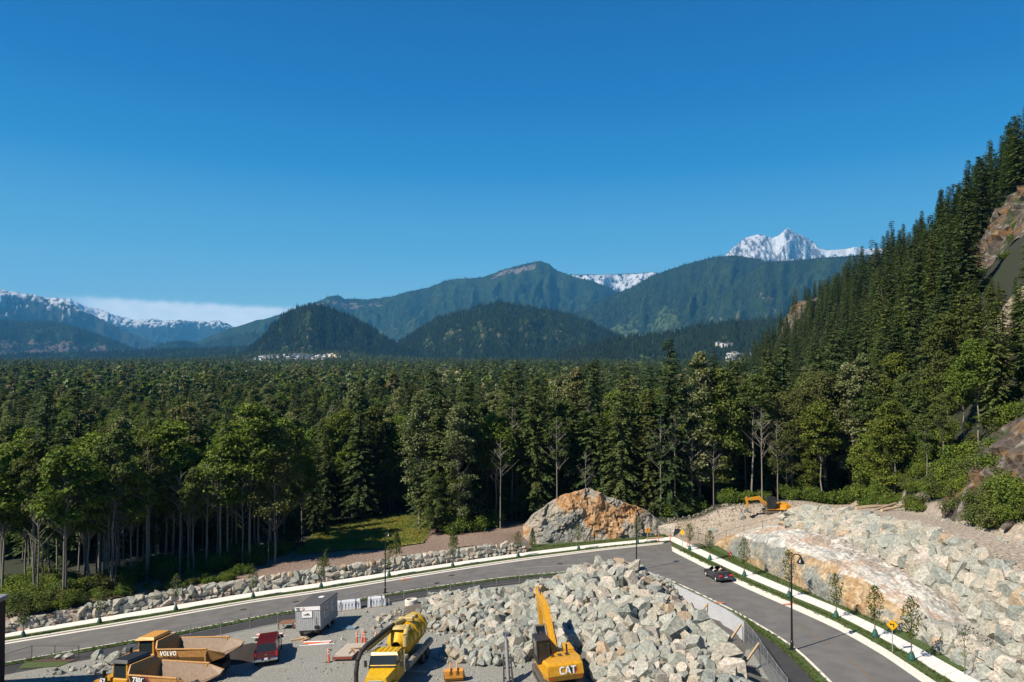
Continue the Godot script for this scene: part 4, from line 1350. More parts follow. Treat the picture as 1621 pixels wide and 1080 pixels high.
func meadow(_turf: Material) -> void:
	var poly := [[-33.5, 105.5], [-36.5, 126.3], [-32.9, 139.3], [-25.3, 146.2], [-18.9, 145.2], [-14.9, 124.6], [-13.9, 108.1], [-20.0, 105.2], [-26.3, 106.7]]
	var pp := PackedVector2Array()
	for q in poly: pp.append(Vector2(q[0], q[1]))
	var m := MB.new()
	for ix in 16:
		for iz in 26:
			var q := Vector2(-38.0 + ix * 1.6, 104.0 + iz * 1.7)
			for piece in Geometry2D.intersect_polygons(PackedVector2Array([q, q + Vector2(1.6, 0), q + Vector2(1.6, 1.7), q + Vector2(0, 1.7)]), pp):
				var pts := []
				for e in piece: pts.append(on_ground(e.x, e.y) + Vector3.UP * 0.10)
				m.poly(pts, Vector3.UP)
	structure("meadow", m.mesh(), grain("meadow", Color(0.34, 0.30, 0.075), noise_tex("turf", 0.05, 6, Color.BLACK, Color.WHITE), 0.07, 0.95), "yellowish green grass clearing between the forest and the low boulder wall")
	# grass tufts on clearing and verges
	var tf := FB.new()
	for k in 16:
		var a := rng.randf() * TAU
		tf.leaf(Vector3(cos(a), 0, sin(a)) * rng.randf() * 0.22 + Vector3(0, 0.13, 0), Vector3(cos(a + 1.5), 0.3, sin(a + 1.5)).normalized(), (Vector3.UP + jit(0.5)).normalized(), 0.05, rng.randf_range(0.2, 0.38), Color.WHITE)
	var at := []
	var tint := []
	for k in 5200:
		var x := rng.randf_range(-37, -14)
		var d := rng.randf_range(105, 146)
		if not Geometry2D.is_point_in_polygon(Vector2(x, d), pp): continue
		at.append(Transform3D(Basis(Vector3.UP, rng.randf() * TAU).scaled(Vector3.ONE * rng.randf_range(0.8, 1.9)), on_ground(x, d) + Vector3.UP * 0.08))
		var t := nz.get_noise_2d(x * 6, d * 6) + rng.randf_range(-0.25, 0.25)
		tint.append(Color(0.32, 0.28, 0.075).lerp(Color(0.17, 0.21, 0.045), clampf(0.5 + t, 0, 1)))
	tag(multi(tf.mesh(), foliage("grass_blades"), at, tint, self, "meadow_grass"), "tufts of grass on the clearing by the forest", "grass", "", "stuff")
	at = []; tint = []
	var strips := [[curve(ROAD_OUT_L, 0.2), 1.35, 2.5], [curve(ROAD_OUT_R, 0.2), 0.75, 1.6], [curve(WALK_OUT_R, 0.2), 0.15, 1.3], [curve(ROAD_IN, 0.2), -1.15, -0.3], [curve([[2.2, 103.3], [10, 105.0], [18.9, 106.3], [24.5, 107.0]], 0.1), 0.2, 2.6]]
	for s in strips:
		for side in 5:
			var ln := aside(s[0], rng.randf_range(s[1], s[2]))
			for p in ln:
				if rng.randf() < 0.45 or p.x < -70 or p.y < 40: continue
				if s[0] == strips[2][0] and (p.y > 100 or p.y < 58): continue
				var q: Vector2 = p + Vector2(rng.randf_range(-0.2, 0.2), rng.randf_range(-0.2, 0.2))
				at.append(Transform3D(Basis(Vector3.UP, rng.randf() * TAU).scaled(Vector3.ONE * rng.randf_range(0.35, 0.7)), gp(q.x, q.y, 0.10)))
				tint.append(Color(0.085, 0.13, 0.03).lerp(Color(0.13, 0.16, 0.05), rng.randf()))
	tag(multi(tf.mesh(), foliage("grass_blades"), at, tint, self, "verge_grass"), "short grass blades of the verges along the road", "grass", "", "stuff")

# ---------------------------------------------------------------- rock pile and loose stones
const HEAPS := [[10.2, 71, 9.5, 4.0], [3.5, 70.5, 8.5, 2.4], [-3.5, 71.5, 7.0, 1.7], [11.0, 59, 9.5, 3.0], [12.0, 50, 7.0, 2.0], [6, 62, 8.0, 1.9], [-9, 74, 6.0, 0.7], [13.5, 43, 6.5, 1.6], [-1, 60, 5.5, 0.8], [8, 66, 9, 3.0]]

func heap(x: float, d: float) -> float:
	var h := 0.0
	for b in HEAPS:
		var r: float = Vector2(x - b[0], d - b[1]).length() / b[2]
		if r < 1.0: h = smax(h, b[3] * (1.0 - r) * (1.0 + 0.5 * r), 0.5)
	return h

func build_pile() -> void:
	var pile := thing("rock_pile", "huge heap of broken grey boulders in the middle of the yard", "rock pile")
	var v := PackedVector3Array()
	var c := PackedColorArray()
	var ix := PackedInt32Array()
	var nx := 56
	var nd := 80
	for i in nx + 1:
		for j in nd + 1:
			var x := -15.0 + 35.0 * i / nx
			var d := 36.0 + 46.0 * j / nd
			var h := heap(x, d)
			v.append(gp(x, d, (h - 0.35 + 0.3 * nz.get_noise_2d(x * 25, d * 25)) if h > 0.05 else -0.4))
			c.append(Color(0.33, 0.32, 0.29).lerp(Color(0.34, 0.28, 0.22), smoothstep(3, -6, x) * 0.8))
	for i in nx:
		for j in nd:
			var a := i * (nd + 1) + j
			ix.append_array(PackedInt32Array([a, a + 1, a + nd + 1, a + 1, a + nd + 2, a + nd + 1]))
	obj("rubble_core", smooth_mesh(v, c, ix), grain("rubble", Color.WHITE, noise_tex("gravel", 0.09, 5, Color.BLACK, Color.WHITE), 0.4, 0.95, noise_tex("gravel_n", 0.16, 4, Color.BLACK, Color.WHITE, 9.0), 1.6, true, true), pile)
	# boulders: the big ones first, none inside another
	var put := []
	var grid := {}
	var fits := func(x: float, d: float, r: float, k: float) -> bool:
		for gx in range(int(floor(x / 2)) - 2, int(floor(x / 2)) + 3):
			for gd in range(int(floor(d / 2)) - 2, int(floor(d / 2)) + 3):
				for q in grid.get(Vector2i(gx, gd), []):
					if Vector2(x - q[0], d - q[1]).length() < (r + q[2]) * k: return false
		return true
	var add := func(x: float, d: float, r: float) -> void:
		var key := Vector2i(int(floor(x / 2)), int(floor(d / 2)))
		if not grid.has(key): grid[key] = []
		grid[key].append([x, d, r])
		put.append([x, d, r])
	for a in [[15.9, 52.6, 1.15], [13.6, 51.0, 0.95], [15.8, 55.6, 0.85], [12.4, 54.2, 0.9], [9.6, 74.0, 0.75], [7.0, 73.5, 0.8], [12.2, 70, 0.8], [15.2, 49.6, 1.0]]: add.call(a[0], a[1], a[2])
	var sizes := [[0.74, 24], [0.60, 80], [0.50, 220], [0.41, 420], [0.32, 700], [0.24, 800]]
	for s in sizes:
		var tries := 0
		var got := 0
		while tries < 9000 and got < s[1]:
			tries += 1
			var x := rng.randf_range(-9, 18.4)
			var d := rng.randf_range(41, 80)
			var r: float = s[0] * rng.randf_range(0.85, 1.15)
			var h := heap(x, d)
			if h < 0.25 + (0.5 if r > 0.7 else 0.0) or x > pw([[44, 15.0], [50, 15.7], [57, 15.8], [62, 15.3], [68, 14.2], [75, 13.2]], d): continue
			if x < 6.2 and d < 56 and x > 0.5: continue
			if x < 3 and r > 0.7 and rng.randf() < 0.7: continue
			if r > 0.40 and d < 69 and x < pw([[50, 0.0], [60, -1.0], [66, -3.0], [69, -6.0]], d): continue
			if not fits.call(x, d, r, 0.80): continue
			add.call(x, d, r)
			got += 1
	put.sort_custom(func(a, b): return a[2] / a[1] + (10.0 if a[1] > 46 and heap(a[0], a[1]) > heap(a[0], a[1] + 1.5) - 1.1 else 0.0) > b[2] / b[1] + (10.0 if b[1] > 46 and heap(b[0], b[1]) > heap(b[0], b[1] + 1.5) - 1.1 else 0.0))
	var rest := []
	var tints := []
	for k in put.size():
		var a: Array = put[k]
		var p := gp(a[0], a[1], heap(a[0], a[1]) + a[2] * 0.22)
		var s: Vector3 = Vector3(rng.randf_range(0.9, 1.25), rng.randf_range(0.8, 1.1), rng.randf_range(0.9, 1.25)) * a[2] * 2.05
		if k < 298: 
			var o := obj("boulder", rocks[rng.randi() % rocks.size()], stone_mats[stone_pick()], pile)
			o.transform = Transform3D(Basis.from_euler(jit(3.1)) * Basis.from_scale(s), p)
		else:
			rest.append(Transform3D(Basis.from_euler(jit(3.1)) * Basis.from_scale(s), p))
			tints.append(stone_tint())
	print("boulders ", put.size())
	for k in 1500:
		var x := rng.randf_range(-10, 18.5)
		var d := rng.randf_range(43, 79)
		if heap(x, d) < 0.1 or x > 16.6 or (x < 6.2 and d < 54.5 and x > 0.5): continue
		var s := rng.randf_range(0.18, 0.5)
		rest.append(Transform3D(Basis.from_euler(jit(3.1)).scaled(Vector3.ONE * s), gp(x, d, heap(x, d) - 0.1)))
		tints.append(stone_tint())
	var smaller := multi(rocks[4], stone_any(), rest, tints, pile, "small_stones")
	smaller.set_meta("kind", "stuff")
	# loose stones in the yard
	rest = []; tints = []
	for k in 5200:
		var x := rng.randf_range(-46, 19)
		var d := rng.randf_range(44, 82)
		if d > pw([[-46, 62], [-34.5, 66], [-27, 70], [-19, 76], [-12, 79.5], [0, 82.5], [10, 82], [15, 76], [19, 62]], x) - 0.4 or x > pw([[44, 16.9], [52, 18.0], [60, 18.2], [72, 15.5]], d): continue
		var rub: float = smoothstep(9.0, 2.0, Vector2(x + 9, (d - 65) * 0.8).length()) + smoothstep(5, 1, Vector2(x + 13, d - 73).length()) + smoothstep(5, 2, Vector2(x + 38, (d - 62) * 1.3).length())
		if rng.randf() > 0.35 + rub: continue
		var s := rng.randf_range(0.06, 0.16) + (rng.randf() * rng.randf() * 0.62 if rng.randf() < rub * 0.75 else 0.0)
		rest.append(Transform3D(Basis.from_euler(jit(3.1)).scaled(Vector3.ONE * s), gp(x, d, 0.03 + s * 0.15)))
		tints.append(stone_tint())
	for k in 1100:  # bench above the kerb wall and the foot of the embankment
		var d := rng.randf_range(44, 63)
		var x := rng.randf_range(pw(BASE_R, d) + 1.3, pw(FOOT_X, d) + 0.6)
		var s := rng.randf_range(0.06, 0.20)
		rest.append(Transform3D(Basis.from_euler(jit(3.1)).scaled(Vector3.ONE * s), on_ground(x, d) + Vector3.UP * 0.03))
		tints.append(stone_tint())
	for k in 420:  # edges of the dirt track
		var d := rng.randf_range(56, 104)
		var x := pw(HILL_X, d) - 1.0 + rng.randf_range(-0.7, 0.5) if k % 2 else pw(TOP_X, d) + rng.randf_range(0.3, 1.0)
		var s := rng.randf_range(0.10, 0.24) + (0.35 if rng.randf() < 0.12 else 0.0)
		rest.append(Transform3D(Basis.from_euler(jit(3.1)).scaled(Vector3.ONE * s), on_ground(x, d)))
		tints.append(stone_tint())
	for k in 500:  # rough ground beyond the road end
		var x := rng.randf_range(25.5, 46)
		var d := rng.randf_range(108, 116)
		var s := rng.randf_range(0.08, 0.3)
		rest.append(Transform3D(Basis.from_euler(jit(3.1)).scaled(Vector3.ONE * s), on_ground(x, d)))
		tints.append(shade(Color(0.40, 0.35, 0.28), rng.randf_range(0.7, 1.2)))
	tag(multi(rocks[7], stone_any(), rest, tints, self, "loose_stones"), "loose stones strewn over yard, bench and track", "stones", "", "stuff")

func stone_pick() -> int:
	var k := rng.randi() % stone_mats.size()
	return rng.randi() % 5 if k == 6 and rng.randf() < 0.5 else k

func stone_tint() -> Color:
	var c: Color = [Color(0.37, 0.385, 0.34), Color(0.43, 0.435, 0.39), Color(0.34, 0.36, 0.33), Color(0.47, 0.40, 0.31), Color(0.50, 0.48, 0.43)][rng.randi() % 5]
	return shade(c, rng.randf_range(0.8, 1.15))

func stone_any() -> StandardMaterial3D:
	return grain("loose_stone", Color.WHITE, noise_tex("stone", 0.02, 6, Color.BLACK, Color.WHITE), 0.55, 0.92, null, 1.0, false, true)

# ---------------------------------------------------------------- small helpers for built things
func text(called: String, s: String, tall: float, m: Material, parent: Node, at: Transform3D, squeeze := 1.0) -> void:
	var f := SystemFont.new()
	f.font_names = PackedStringArray(["Droid Sans"])
	f.font_weight = 700
	var t := TextMesh.new()
	t.text = s; t.font = f; t.font_size = 64; t.pixel_size = tall / 46.0; t.depth = 0.02
	var o := obj(called, t, m, parent)
	o.transform = at * Transform3D(Basis.from_scale(Vector3(squeeze, 1, 1)), Vector3.ZERO)

func part(t: Node, called: String, m: Material, build: Callable) -> MeshInstance3D:
	var b := MB.new()
	build.call(b)
	return obj(called, b.mesh(), m, t)

func wheel(t: Node, p: Vector3, r: float, w: float, rim: Material, lugs := false) -> void:
	var n := Node3D.new()
	n.name = "wheel"
	t.add_child(n, true)
	n.position = p
	part(n, "tyre", mat("rubber", Color(0.022, 0.022, 0.023), 0.85), func(b: MB):
		b.lathe(Vector3(-w / 2, 0, 0), Vector3(w / 2, 0, 0), [Vector2(w * 0.12, r * 0.58), Vector2(0, r * 0.66), Vector2(w * 0.02, r * 0.88), Vector2(w * 0.14, r * 0.985), Vector2(w * 0.5, r), Vector2(w * 0.86, r * 0.985), Vector2(w * 0.98, r * 0.88), Vector2(w, r * 0.66), Vector2(w * 0.88, r * 0.58)], 20)
		if lugs:
			for k in 20:
				var a := TAU * k / 20.0
				b.t = Transform3D(Basis(Vector3.RIGHT, a), Vector3.ZERO)
				b.box(Vector3(w * (0.24 if k % 2 else -0.24), r, 0), Vector3(w * 0.46, r * 0.07, r * 0.15))
			b.t = Transform3D())
	part(n, "rim", rim, func(b: MB):
		b.lathe(Vector3(-w / 2, 0, 0), Vector3(w / 2, 0, 0), [Vector2(w * 0.14, 0.001), Vector2(w * 0.10, r * 0.25), Vector2(w * 0.22, r * 0.30), Vector2(w * 0.16, r * 0.57), Vector2(w * 0.13, r * 0.60), Vector2(w * 0.87, r * 0.60), Vector2(w * 0.84, r * 0.57), Vector2(w * 0.78, r * 0.30), Vector2(w * 0.90, r * 0.25), Vector2(w * 0.86, 0.001)], 14))

func glass() -> Material:
	return mat("tinted_glass", Color(0.018, 0.024, 0.026), 0.06)

func black() -> Material:
	return mat("black_paint", Color(0.018, 0.018, 0.019), 0.45)

func steel() -> Material:
	return paint("grey_steel", Color(0.20, 0.20, 0.20), 0.5)

# ---------------------------------------------------------------- vehicles
func hauler(called: String, label: String, at: Transform3D, yellow: Material, roof: Material, side_text: String, number: String) -> void:
	var t := thing(called, label, "dump truck", at)
	var worn := paint("worn_steel", Color(0.235, 0.165, 0.115), 0.55)
	var bed := paint(called + "_bed", Color(0.52, 0.27, 0.085), 0.6)
	part(t, "hood", yellow, func(b: MB):
		b.hexa([Vector3(-1.15, 1.0, -5.3), Vector3(1.15, 1.0, -5.3), Vector3(1.2, 1.0, -3.1), Vector3(-1.2, 1.0, -3.1), Vector3(-0.95, 1.95, -5.15), Vector3(0.95, 1.95, -5.15), Vector3(1.15, 2.35, -3.1), Vector3(-1.15, 2.35, -3.1)])
		b.box(Vector3(0, 0.85, -5.2), Vector3(2.5, 0.5, 0.5), 0.1))
	part(t, "grille", black(), func(b: MB): b.box(Vector3(0, 1.45, -5.27), Vector3(1.3, 0.6, 0.12), 0.03))
	for s in [-1, 1]:
		part(t, "fender", yellow, func(b: MB): b.side([Vector2(-4.9, 1.25), Vector2(-4.6, 1.75), Vector2(-3.3, 1.75), Vector2(-2.9, 1.3), Vector2(-3.0, 1.25), Vector2(-3.4, 1.62), Vector2(-4.5, 1.62), Vector2(-4.8, 1.2)], s * 0.95, s * 1.5))
		part(t, "headlight", mat("lamp_glass", Color(0.7, 0.7, 0.68), 0.15), func(b: MB): b.box(Vector3(s * 0.85, 1.15, -5.47), Vector3(0.28, 0.2, 0.06), 0.02))
		part(t, "ladder", black(), func(b: MB):
			for k in 4: b.box(Vector3(s * 1.32, 0.75 + 0.3 * k, -2.75), Vector3(0.3, 0.04, 0.35))
			b.box(Vector3(s * 1.32, 1.2, -2.56), Vector3(0.3, 1.2, 0.03)))
		part(t, "handrail", black(), func(b: MB): b.tube([Vector3(s * 1.35, 1.8, -4.6), Vector3(s * 1.35, 2.6, -4.5), Vector3(s * 1.35, 2.7, -3.4), Vector3(s * 1.35, 1.8, -3.2)], [0.025], 5))
		part(t, "mirror", black(), func(b: MB):
			b.box(Vector3(s * 1.55, 2.75, -3.35), Vector3(0.28, 0.5, 0.08), 0.02)
			b.tube([Vector3(s * 1.1, 3.0, -3.1), Vector3(s * 1.55, 2.95, -3.32)], [0.025], 5))
	part(t, "cab", yellow, func(b: MB):
		b.box(Vector3(0, 1.75, -2.35), Vector3(2.3, 1.1, 1.6), 0.06)
		for s in [-1, 1]:
			b.box(Vector3(s * 1.0, 2.85, -1.65), Vector3(0.14, 1.3, 0.2), 0.03)
			b.box(Vector3(s * 1.0, 2.85, -3.02), Vector3(0.10, 1.3, 0.10), 0.03)
		b.box(Vector3(0, 2.7, -1.6), Vector3(2.0, 1.0, 0.08), 0.02))
	part(t, "cab_glass", glass(), func(b: MB): b.hexa([Vector3(-1.02, 2.3, -3.08), Vector3(1.02, 2.3, -3.08), Vector3(1.02, 2.3, -1.68), Vector3(-1.02, 2.3, -1.68), Vector3(-0.96, 3.42, -2.95), Vector3(0.96, 3.42, -2.95), Vector3(0.98, 3.42, -1.68), Vector3(-0.98, 3.42, -1.68)]))
	part(t, "cab_roof", roof, func(b: MB): b.hexa([Vector3(-1.18, 3.40, -3.35), Vector3(1.18, 3.40, -3.35), Vector3(1.16, 3.40, -1.5), Vector3(-1.16, 3.40, -1.5), Vector3(-0.95, 3.60, -3.1), Vector3(0.95, 3.60, -3.1), Vector3(0.98, 3.60, -1.65), Vector3(-0.98, 3.60, -1.65)]))
	part(t, "exhaust", steel(), func(b: MB):
		b.cyl(Vector3(0.8, 1.6, -1.2), Vector3(0.8, 3.3, -1.2), 0.13, 0.13, 8)
		b.box(Vector3(-0.5, 1.9, -1.2), Vector3(0.8, 1.1, 0.5), 0.05))
	part(t, "chassis", black(), func(b: MB):
		b.box(Vector3(0, 1.05, 1.4), Vector3(1.0, 0.45, 6.2), 0.03)
		b.box(Vector3(0, 1.0, -3.0), Vector3(1.1, 0.5, 4.0), 0.03)
		b.box(Vector3(0, 1.0, -1.2), Vector3(0.7, 0.7, 0.9), 0.05))
	# the tray: floor, two flared sides, a high front
	var f := [Vector3(-1.0, 1.45, -0.7), Vector3(1.0, 1.45, -0.7), Vector3(1.05, 1.45, 3.1), Vector3(-1.05, 1.45, 3.1)]
	part(t, "tray_floor", worn, func(b: MB):
		b.hexa([f[0], f[1], f[2], f[3], f[0] + Vector3.UP * 0.08, f[1] + Vector3.UP * 0.08, f[2] + Vector3.UP * 0.08, f[3] + Vector3.UP * 0.08])
		b.hexa([Vector3(-1.05, 1.45, 3.1), Vector3(1.05, 1.45, 3.1), Vector3(1.2, 2.1, 5.1), Vector3(-1.2, 2.1, 5.1), Vector3(-1.05, 1.53, 3.1), Vector3(1.05, 1.53, 3.1), Vector3(1.2, 2.18, 5.1), Vector3(-1.2, 2.18, 5.1)]))
	for s in [-1, 1]:
		part(t, "tray_side", bed, func(b: MB):
			b.hexa([Vector3(s * 1.0, 1.40, -0.8), Vector3(s * 1.05, 1.40, 3.1), Vector3(s * 1.12, 1.40, 3.1), Vector3(s * 1.07, 1.40, -0.8), Vector3(s * 1.42, 2.15, -0.85), Vector3(s * 1.45, 2.15, 3.5), Vector3(s * 1.52, 2.15, 3.5), Vector3(s * 1.49, 2.15, -0.85)])
			b.hexa([Vector3(s * 1.42, 2.15, -0.85), Vector3(s * 1.45, 2.15, 3.5), Vector3(s * 1.52, 2.15, 3.5), Vector3(s * 1.49, 2.15, -0.85), Vector3(s * 1.50, 2.82, -1.0), Vector3(s * 1.55, 2.72, 3.8), Vector3(s * 1.62, 2.72, 3.8), Vector3(s * 1.57, 2.82, -1.0)])
			b.hexa([Vector3(s * 1.05, 1.40, 3.1), Vector3(s * 1.2, 2.05, 5.1), Vector3(s * 1.27, 2.05, 5.1), Vector3(s * 1.12, 1.40, 3.1), Vector3(s * 1.55, 2.72, 3.8), Vector3(s * 1.45, 2.45, 5.2), Vector3(s * 1.52, 2.45, 5.2), Vector3(s * 1.62, 2.72, 3.8)])
			b.box(Vector3(s * 1.58, 2.80, 1.4), Vector3(0.14, 0.10, 4.7), 0.02)
			b.box(Vector3(s * 1.50, 2.2, 3.55), Vector3(0.16, 1.1, 0.14), 0.02))
		part(t, "tray_liner", worn, func(b: MB):
			b.hexa([Vector3(s * 0.98, 1.54, -0.78), Vector3(s * 1.03, 1.54, 3.1), Vector3(s * 1.0, 1.56, 3.1), Vector3(s * 0.95, 1.56, -0.78), Vector3(s * 1.49, 2.80, -0.95), Vector3(s * 1.54, 2.70, 3.8), Vector3(s * 1.50, 2.70, 3.8), Vector3(s * 1.45, 2.80, -0.95)])
			b.hexa([Vector3(s * 1.03, 1.54, 3.1), Vector3(s * 1.17, 2.19, 5.08), Vector3(s * 1.13, 2.20, 5.08), Vector3(s * 0.99, 1.56, 3.1), Vector3(s * 1.54, 2.70, 3.8), Vector3(s * 1.44, 2.44, 5.18), Vector3(s * 1.40, 2.44, 5.18), Vector3(s * 1.50, 2.70, 3.8)]))
		part(t, "lift_cylinder", steel(), func(b: MB): b.tube([Vector3(s * 0.75, 1.15, -0.3), Vector3(s * 1.05, 1.75, 1.3)], [0.09, 0.06], 8))
		for z in [-3.95, 1.35, 3.05]: wheel(t, Vector3(s * 1.18, 0.86, z), 0.86, 0.66, yellow, true)
	part(t, "headboard", bed, func(b: MB):
		b.hexa([Vector3(-1.05, 1.4, -0.85), Vector3(1.05, 1.4, -0.85), Vector3(1.05, 1.4, -0.70), Vector3(-1.05, 1.4, -0.70), Vector3(-1.5, 2.85, -1.1), Vector3(1.5, 2.85, -1.1), Vector3(1.5, 2.85, -0.97), Vector3(-1.5, 2.85, -0.97)])
		b.hexa([Vector3(-1.5, 2.85, -1.1), Vector3(1.5, 2.85, -1.1), Vector3(1.5, 2.85, -0.97), Vector3(-1.5, 2.85, -0.97), Vector3(-1.1, 3.35, -1.3), Vector3(1.1, 3.35, -1.3), Vector3(1.1, 3.35, -1.18), Vector3(-1.1, 3.35, -1.18)]))
	# lettering on the tray side towards the camera (its left side)
	var white := mat("white_letter", Color(0.75, 0.75, 0.72), 0.5)
	var lean := Basis(Vector3.UP, -PI / 2) * Basis(Vector3.RIGHT, -0.10)
	if number:
		part(t, "name_plate", black(), func(b: MB): b.hexa([Vector3(-1.545, 2.24, -0.7), Vector3(-1.57, 2.24, 1.15), Vector3(-1.535, 2.24, 1.15), Vector3(-1.51, 2.24, -0.7), Vector3(-1.615, 2.74, -0.85), Vector3(-1.64, 2.74, 0.75), Vector3(-1.60, 2.74, 0.75), Vector3(-1.575, 2.74, -0.85)]))
		part(t, "plate_stripe", mat("dark_red", Color(0.35, 0.03, 0.03), 0.5), func(b: MB): b.hexa([Vector3(-1.575, 2.24, 1.16), Vector3(-1.575, 2.24, 1.30), Vector3(-1.54, 2.24, 1.30), Vector3(-1.54, 2.24, 1.16), Vector3(-1.645, 2.74, 0.76), Vector3(-1.645, 2.74, 0.90), Vector3(-1.60, 2.74, 0.90), Vector3(-1.60, 2.74, 0.76)]))
		part(t, "number_board", black(), func(b: MB): b.box(Vector3(-1.42, 2.15, -3.65), Vector3(0.06, 0.62, 0.75), 0.01))
		text("number", number, 0.38, white, t, Transform3D(Basis(Vector3.UP, -PI / 2), Vector3(-1.465, 2.17, -3.65)))
	text("lettering", side_text, 0.40 if number else 0.34, white, t, Transform3D(lean, Vector3(-1.63, 2.48, 0.1 if number else 0.2)), 0.9 if number else 1.0)

func pickup(at: Transform3D) -> void:
	var t := thing("pickup_truck", "dark red pickup truck with canopy parked beside the yellow dump trucks", "pickup truck", at)
	var red := mat("maroon_paint", Color(0.085, 0.008, 0.012), 0.25)
	red.clearcoat_enabled = true; red.clearcoat = 0.6; red.clearcoat_roughness = 0.1
	var chrome := mat("chrome", Color(0.62, 0.62, 0.62), 0.18, 1.0)
	part(t, "body", red, func(b: MB):
		b.side([Vector2(-2.9, 0.5), Vector2(-2.92, 0.95), Vector2(-2.75, 1.10), Vector2(-1.35, 1.22), Vector2(2.82, 1.22), Vector2(2.88, 0.6), Vector2(2.45, 0.5), Vector2(2.35, 0.85), Vector2(1.55, 0.85), Vector2(1.45, 0.48), Vector2(-1.3, 0.48), Vector2(-1.4, 0.85), Vector2(-2.2, 0.85), Vector2(-2.3, 0.5)], -0.98, 0.98))
	part(t, "cab", red, func(b: MB): b.hexa([Vector3(-0.96, 1.22, -1.45), Vector3(0.96, 1.22, -1.45), Vector3(0.96, 1.22, 0.7), Vector3(-0.96, 1.22, 0.7), Vector3(-0.78, 1.92, -0.75), Vector3(0.78, 1.92, -0.75), Vector3(0.80, 1.92, 0.68), Vector3(-0.80, 1.92, 0.68)]))
	part(t, "canopy", red, func(b: MB): b.hexa([Vector3(-0.95, 1.22, 0.74), Vector3(0.95, 1.22, 0.74), Vector3(0.95, 1.22, 2.80), Vector3(-0.95, 1.22, 2.80), Vector3(-0.79, 1.88, 0.74), Vector3(0.79, 1.88, 0.74), Vector3(0.77, 1.88, 2.45), Vector3(-0.77, 1.88, 2.45)]))
	part(t, "rear_window", glass(), func(b: MB): b.hexa([Vector3(-0.80, 1.27, 2.79), Vector3(0.80, 1.27, 2.79), Vector3(0.80, 1.27, 2.74), Vector3(-0.80, 1.27, 2.74), Vector3(-0.70, 1.82, 2.50), Vector3(0.70, 1.82, 2.50), Vector3(0.70, 1.82, 2.45), Vector3(-0.70, 1.82, 2.45)]))
	part(t, "windscreen", glass(), func(b: MB): b.hexa([Vector3(-0.84, 1.28, -1.42), Vector3(0.84, 1.28, -1.42), Vector3(0.84, 1.28, -1.30), Vector3(-0.84, 1.28, -1.30), Vector3(-0.74, 1.88, -0.82), Vector3(0.74, 1.88, -0.82), Vector3(0.74, 1.88, -0.7), Vector3(-0.74, 1.88, -0.7)]))
	for s in [-1, 1]:
		part(t, "side_window", glass(), func(b: MB): b.hexa([Vector3(s * 0.965, 1.3, -1.05), Vector3(s * 0.965, 1.3, 0.55), Vector3(s * 0.93, 1.3, 0.55), Vector3(s * 0.93, 1.3, -1.05), Vector3(s * 0.835, 1.82, -0.68), Vector3(s * 0.845, 1.82, 0.55), Vector3(s * 0.80, 1.82, 0.55), Vector3(s * 0.80, 1.82, -0.68)]))
		part(t, "tail_light", mat("red_lens", Color(0.5, 0.012, 0.012), 0.2), func(b: MB): b.box(Vector3(s * 0.88, 1.0, 2.88), Vector3(0.17, 0.40, 0.06), 0.02))
		part(t, "mirror", black(), func(b: MB): b.box(Vector3(s * 1.12, 1.35, -1.0), Vector3(0.26, 0.24, 0.12), 0.04))
		for z in [-1.8, 1.95]: wheel(t, Vector3(s * 0.86, 0.39, z), 0.39, 0.27, chrome)
	part(t, "tailgate", red, func(b: MB): b.box(Vector3(0, 0.96, 2.885), Vector3(1.5, 0.44, 0.03), 0.012))
	part(t, "badge", mat("badge_gold", Color(0.55, 0.45, 0.2), 0.3, 1.0), func(b: MB):
		b.box(Vector3(0, 1.0, 2.91), Vector3(0.22, 0.05, 0.02), 0.005)
		b.box(Vector3(0, 1.0, 2.912), Vector3(0.08, 0.09, 0.02), 0.005))
	part(t, "bumper", chrome, func(b: MB):
		b.box(Vector3(-0.65, 0.62, 2.95), Vector3(0.62, 0.26, 0.22), 0.05)
		b.box(Vector3(0.65, 0.62, 2.95), Vector3(0.62, 0.26, 0.22), 0.05)
		b.box(Vector3(0, 0.55, 2.95), Vector3(0.8, 0.12, 0.2), 0.03))
	part(t, "number_plate", mat("plate_white", Color(0.6, 0.6, 0.62), 0.5), func(b: MB): b.box(Vector3(0, 0.68, 2.92), Vector3(0.3, 0.15, 0.03), 0.005))

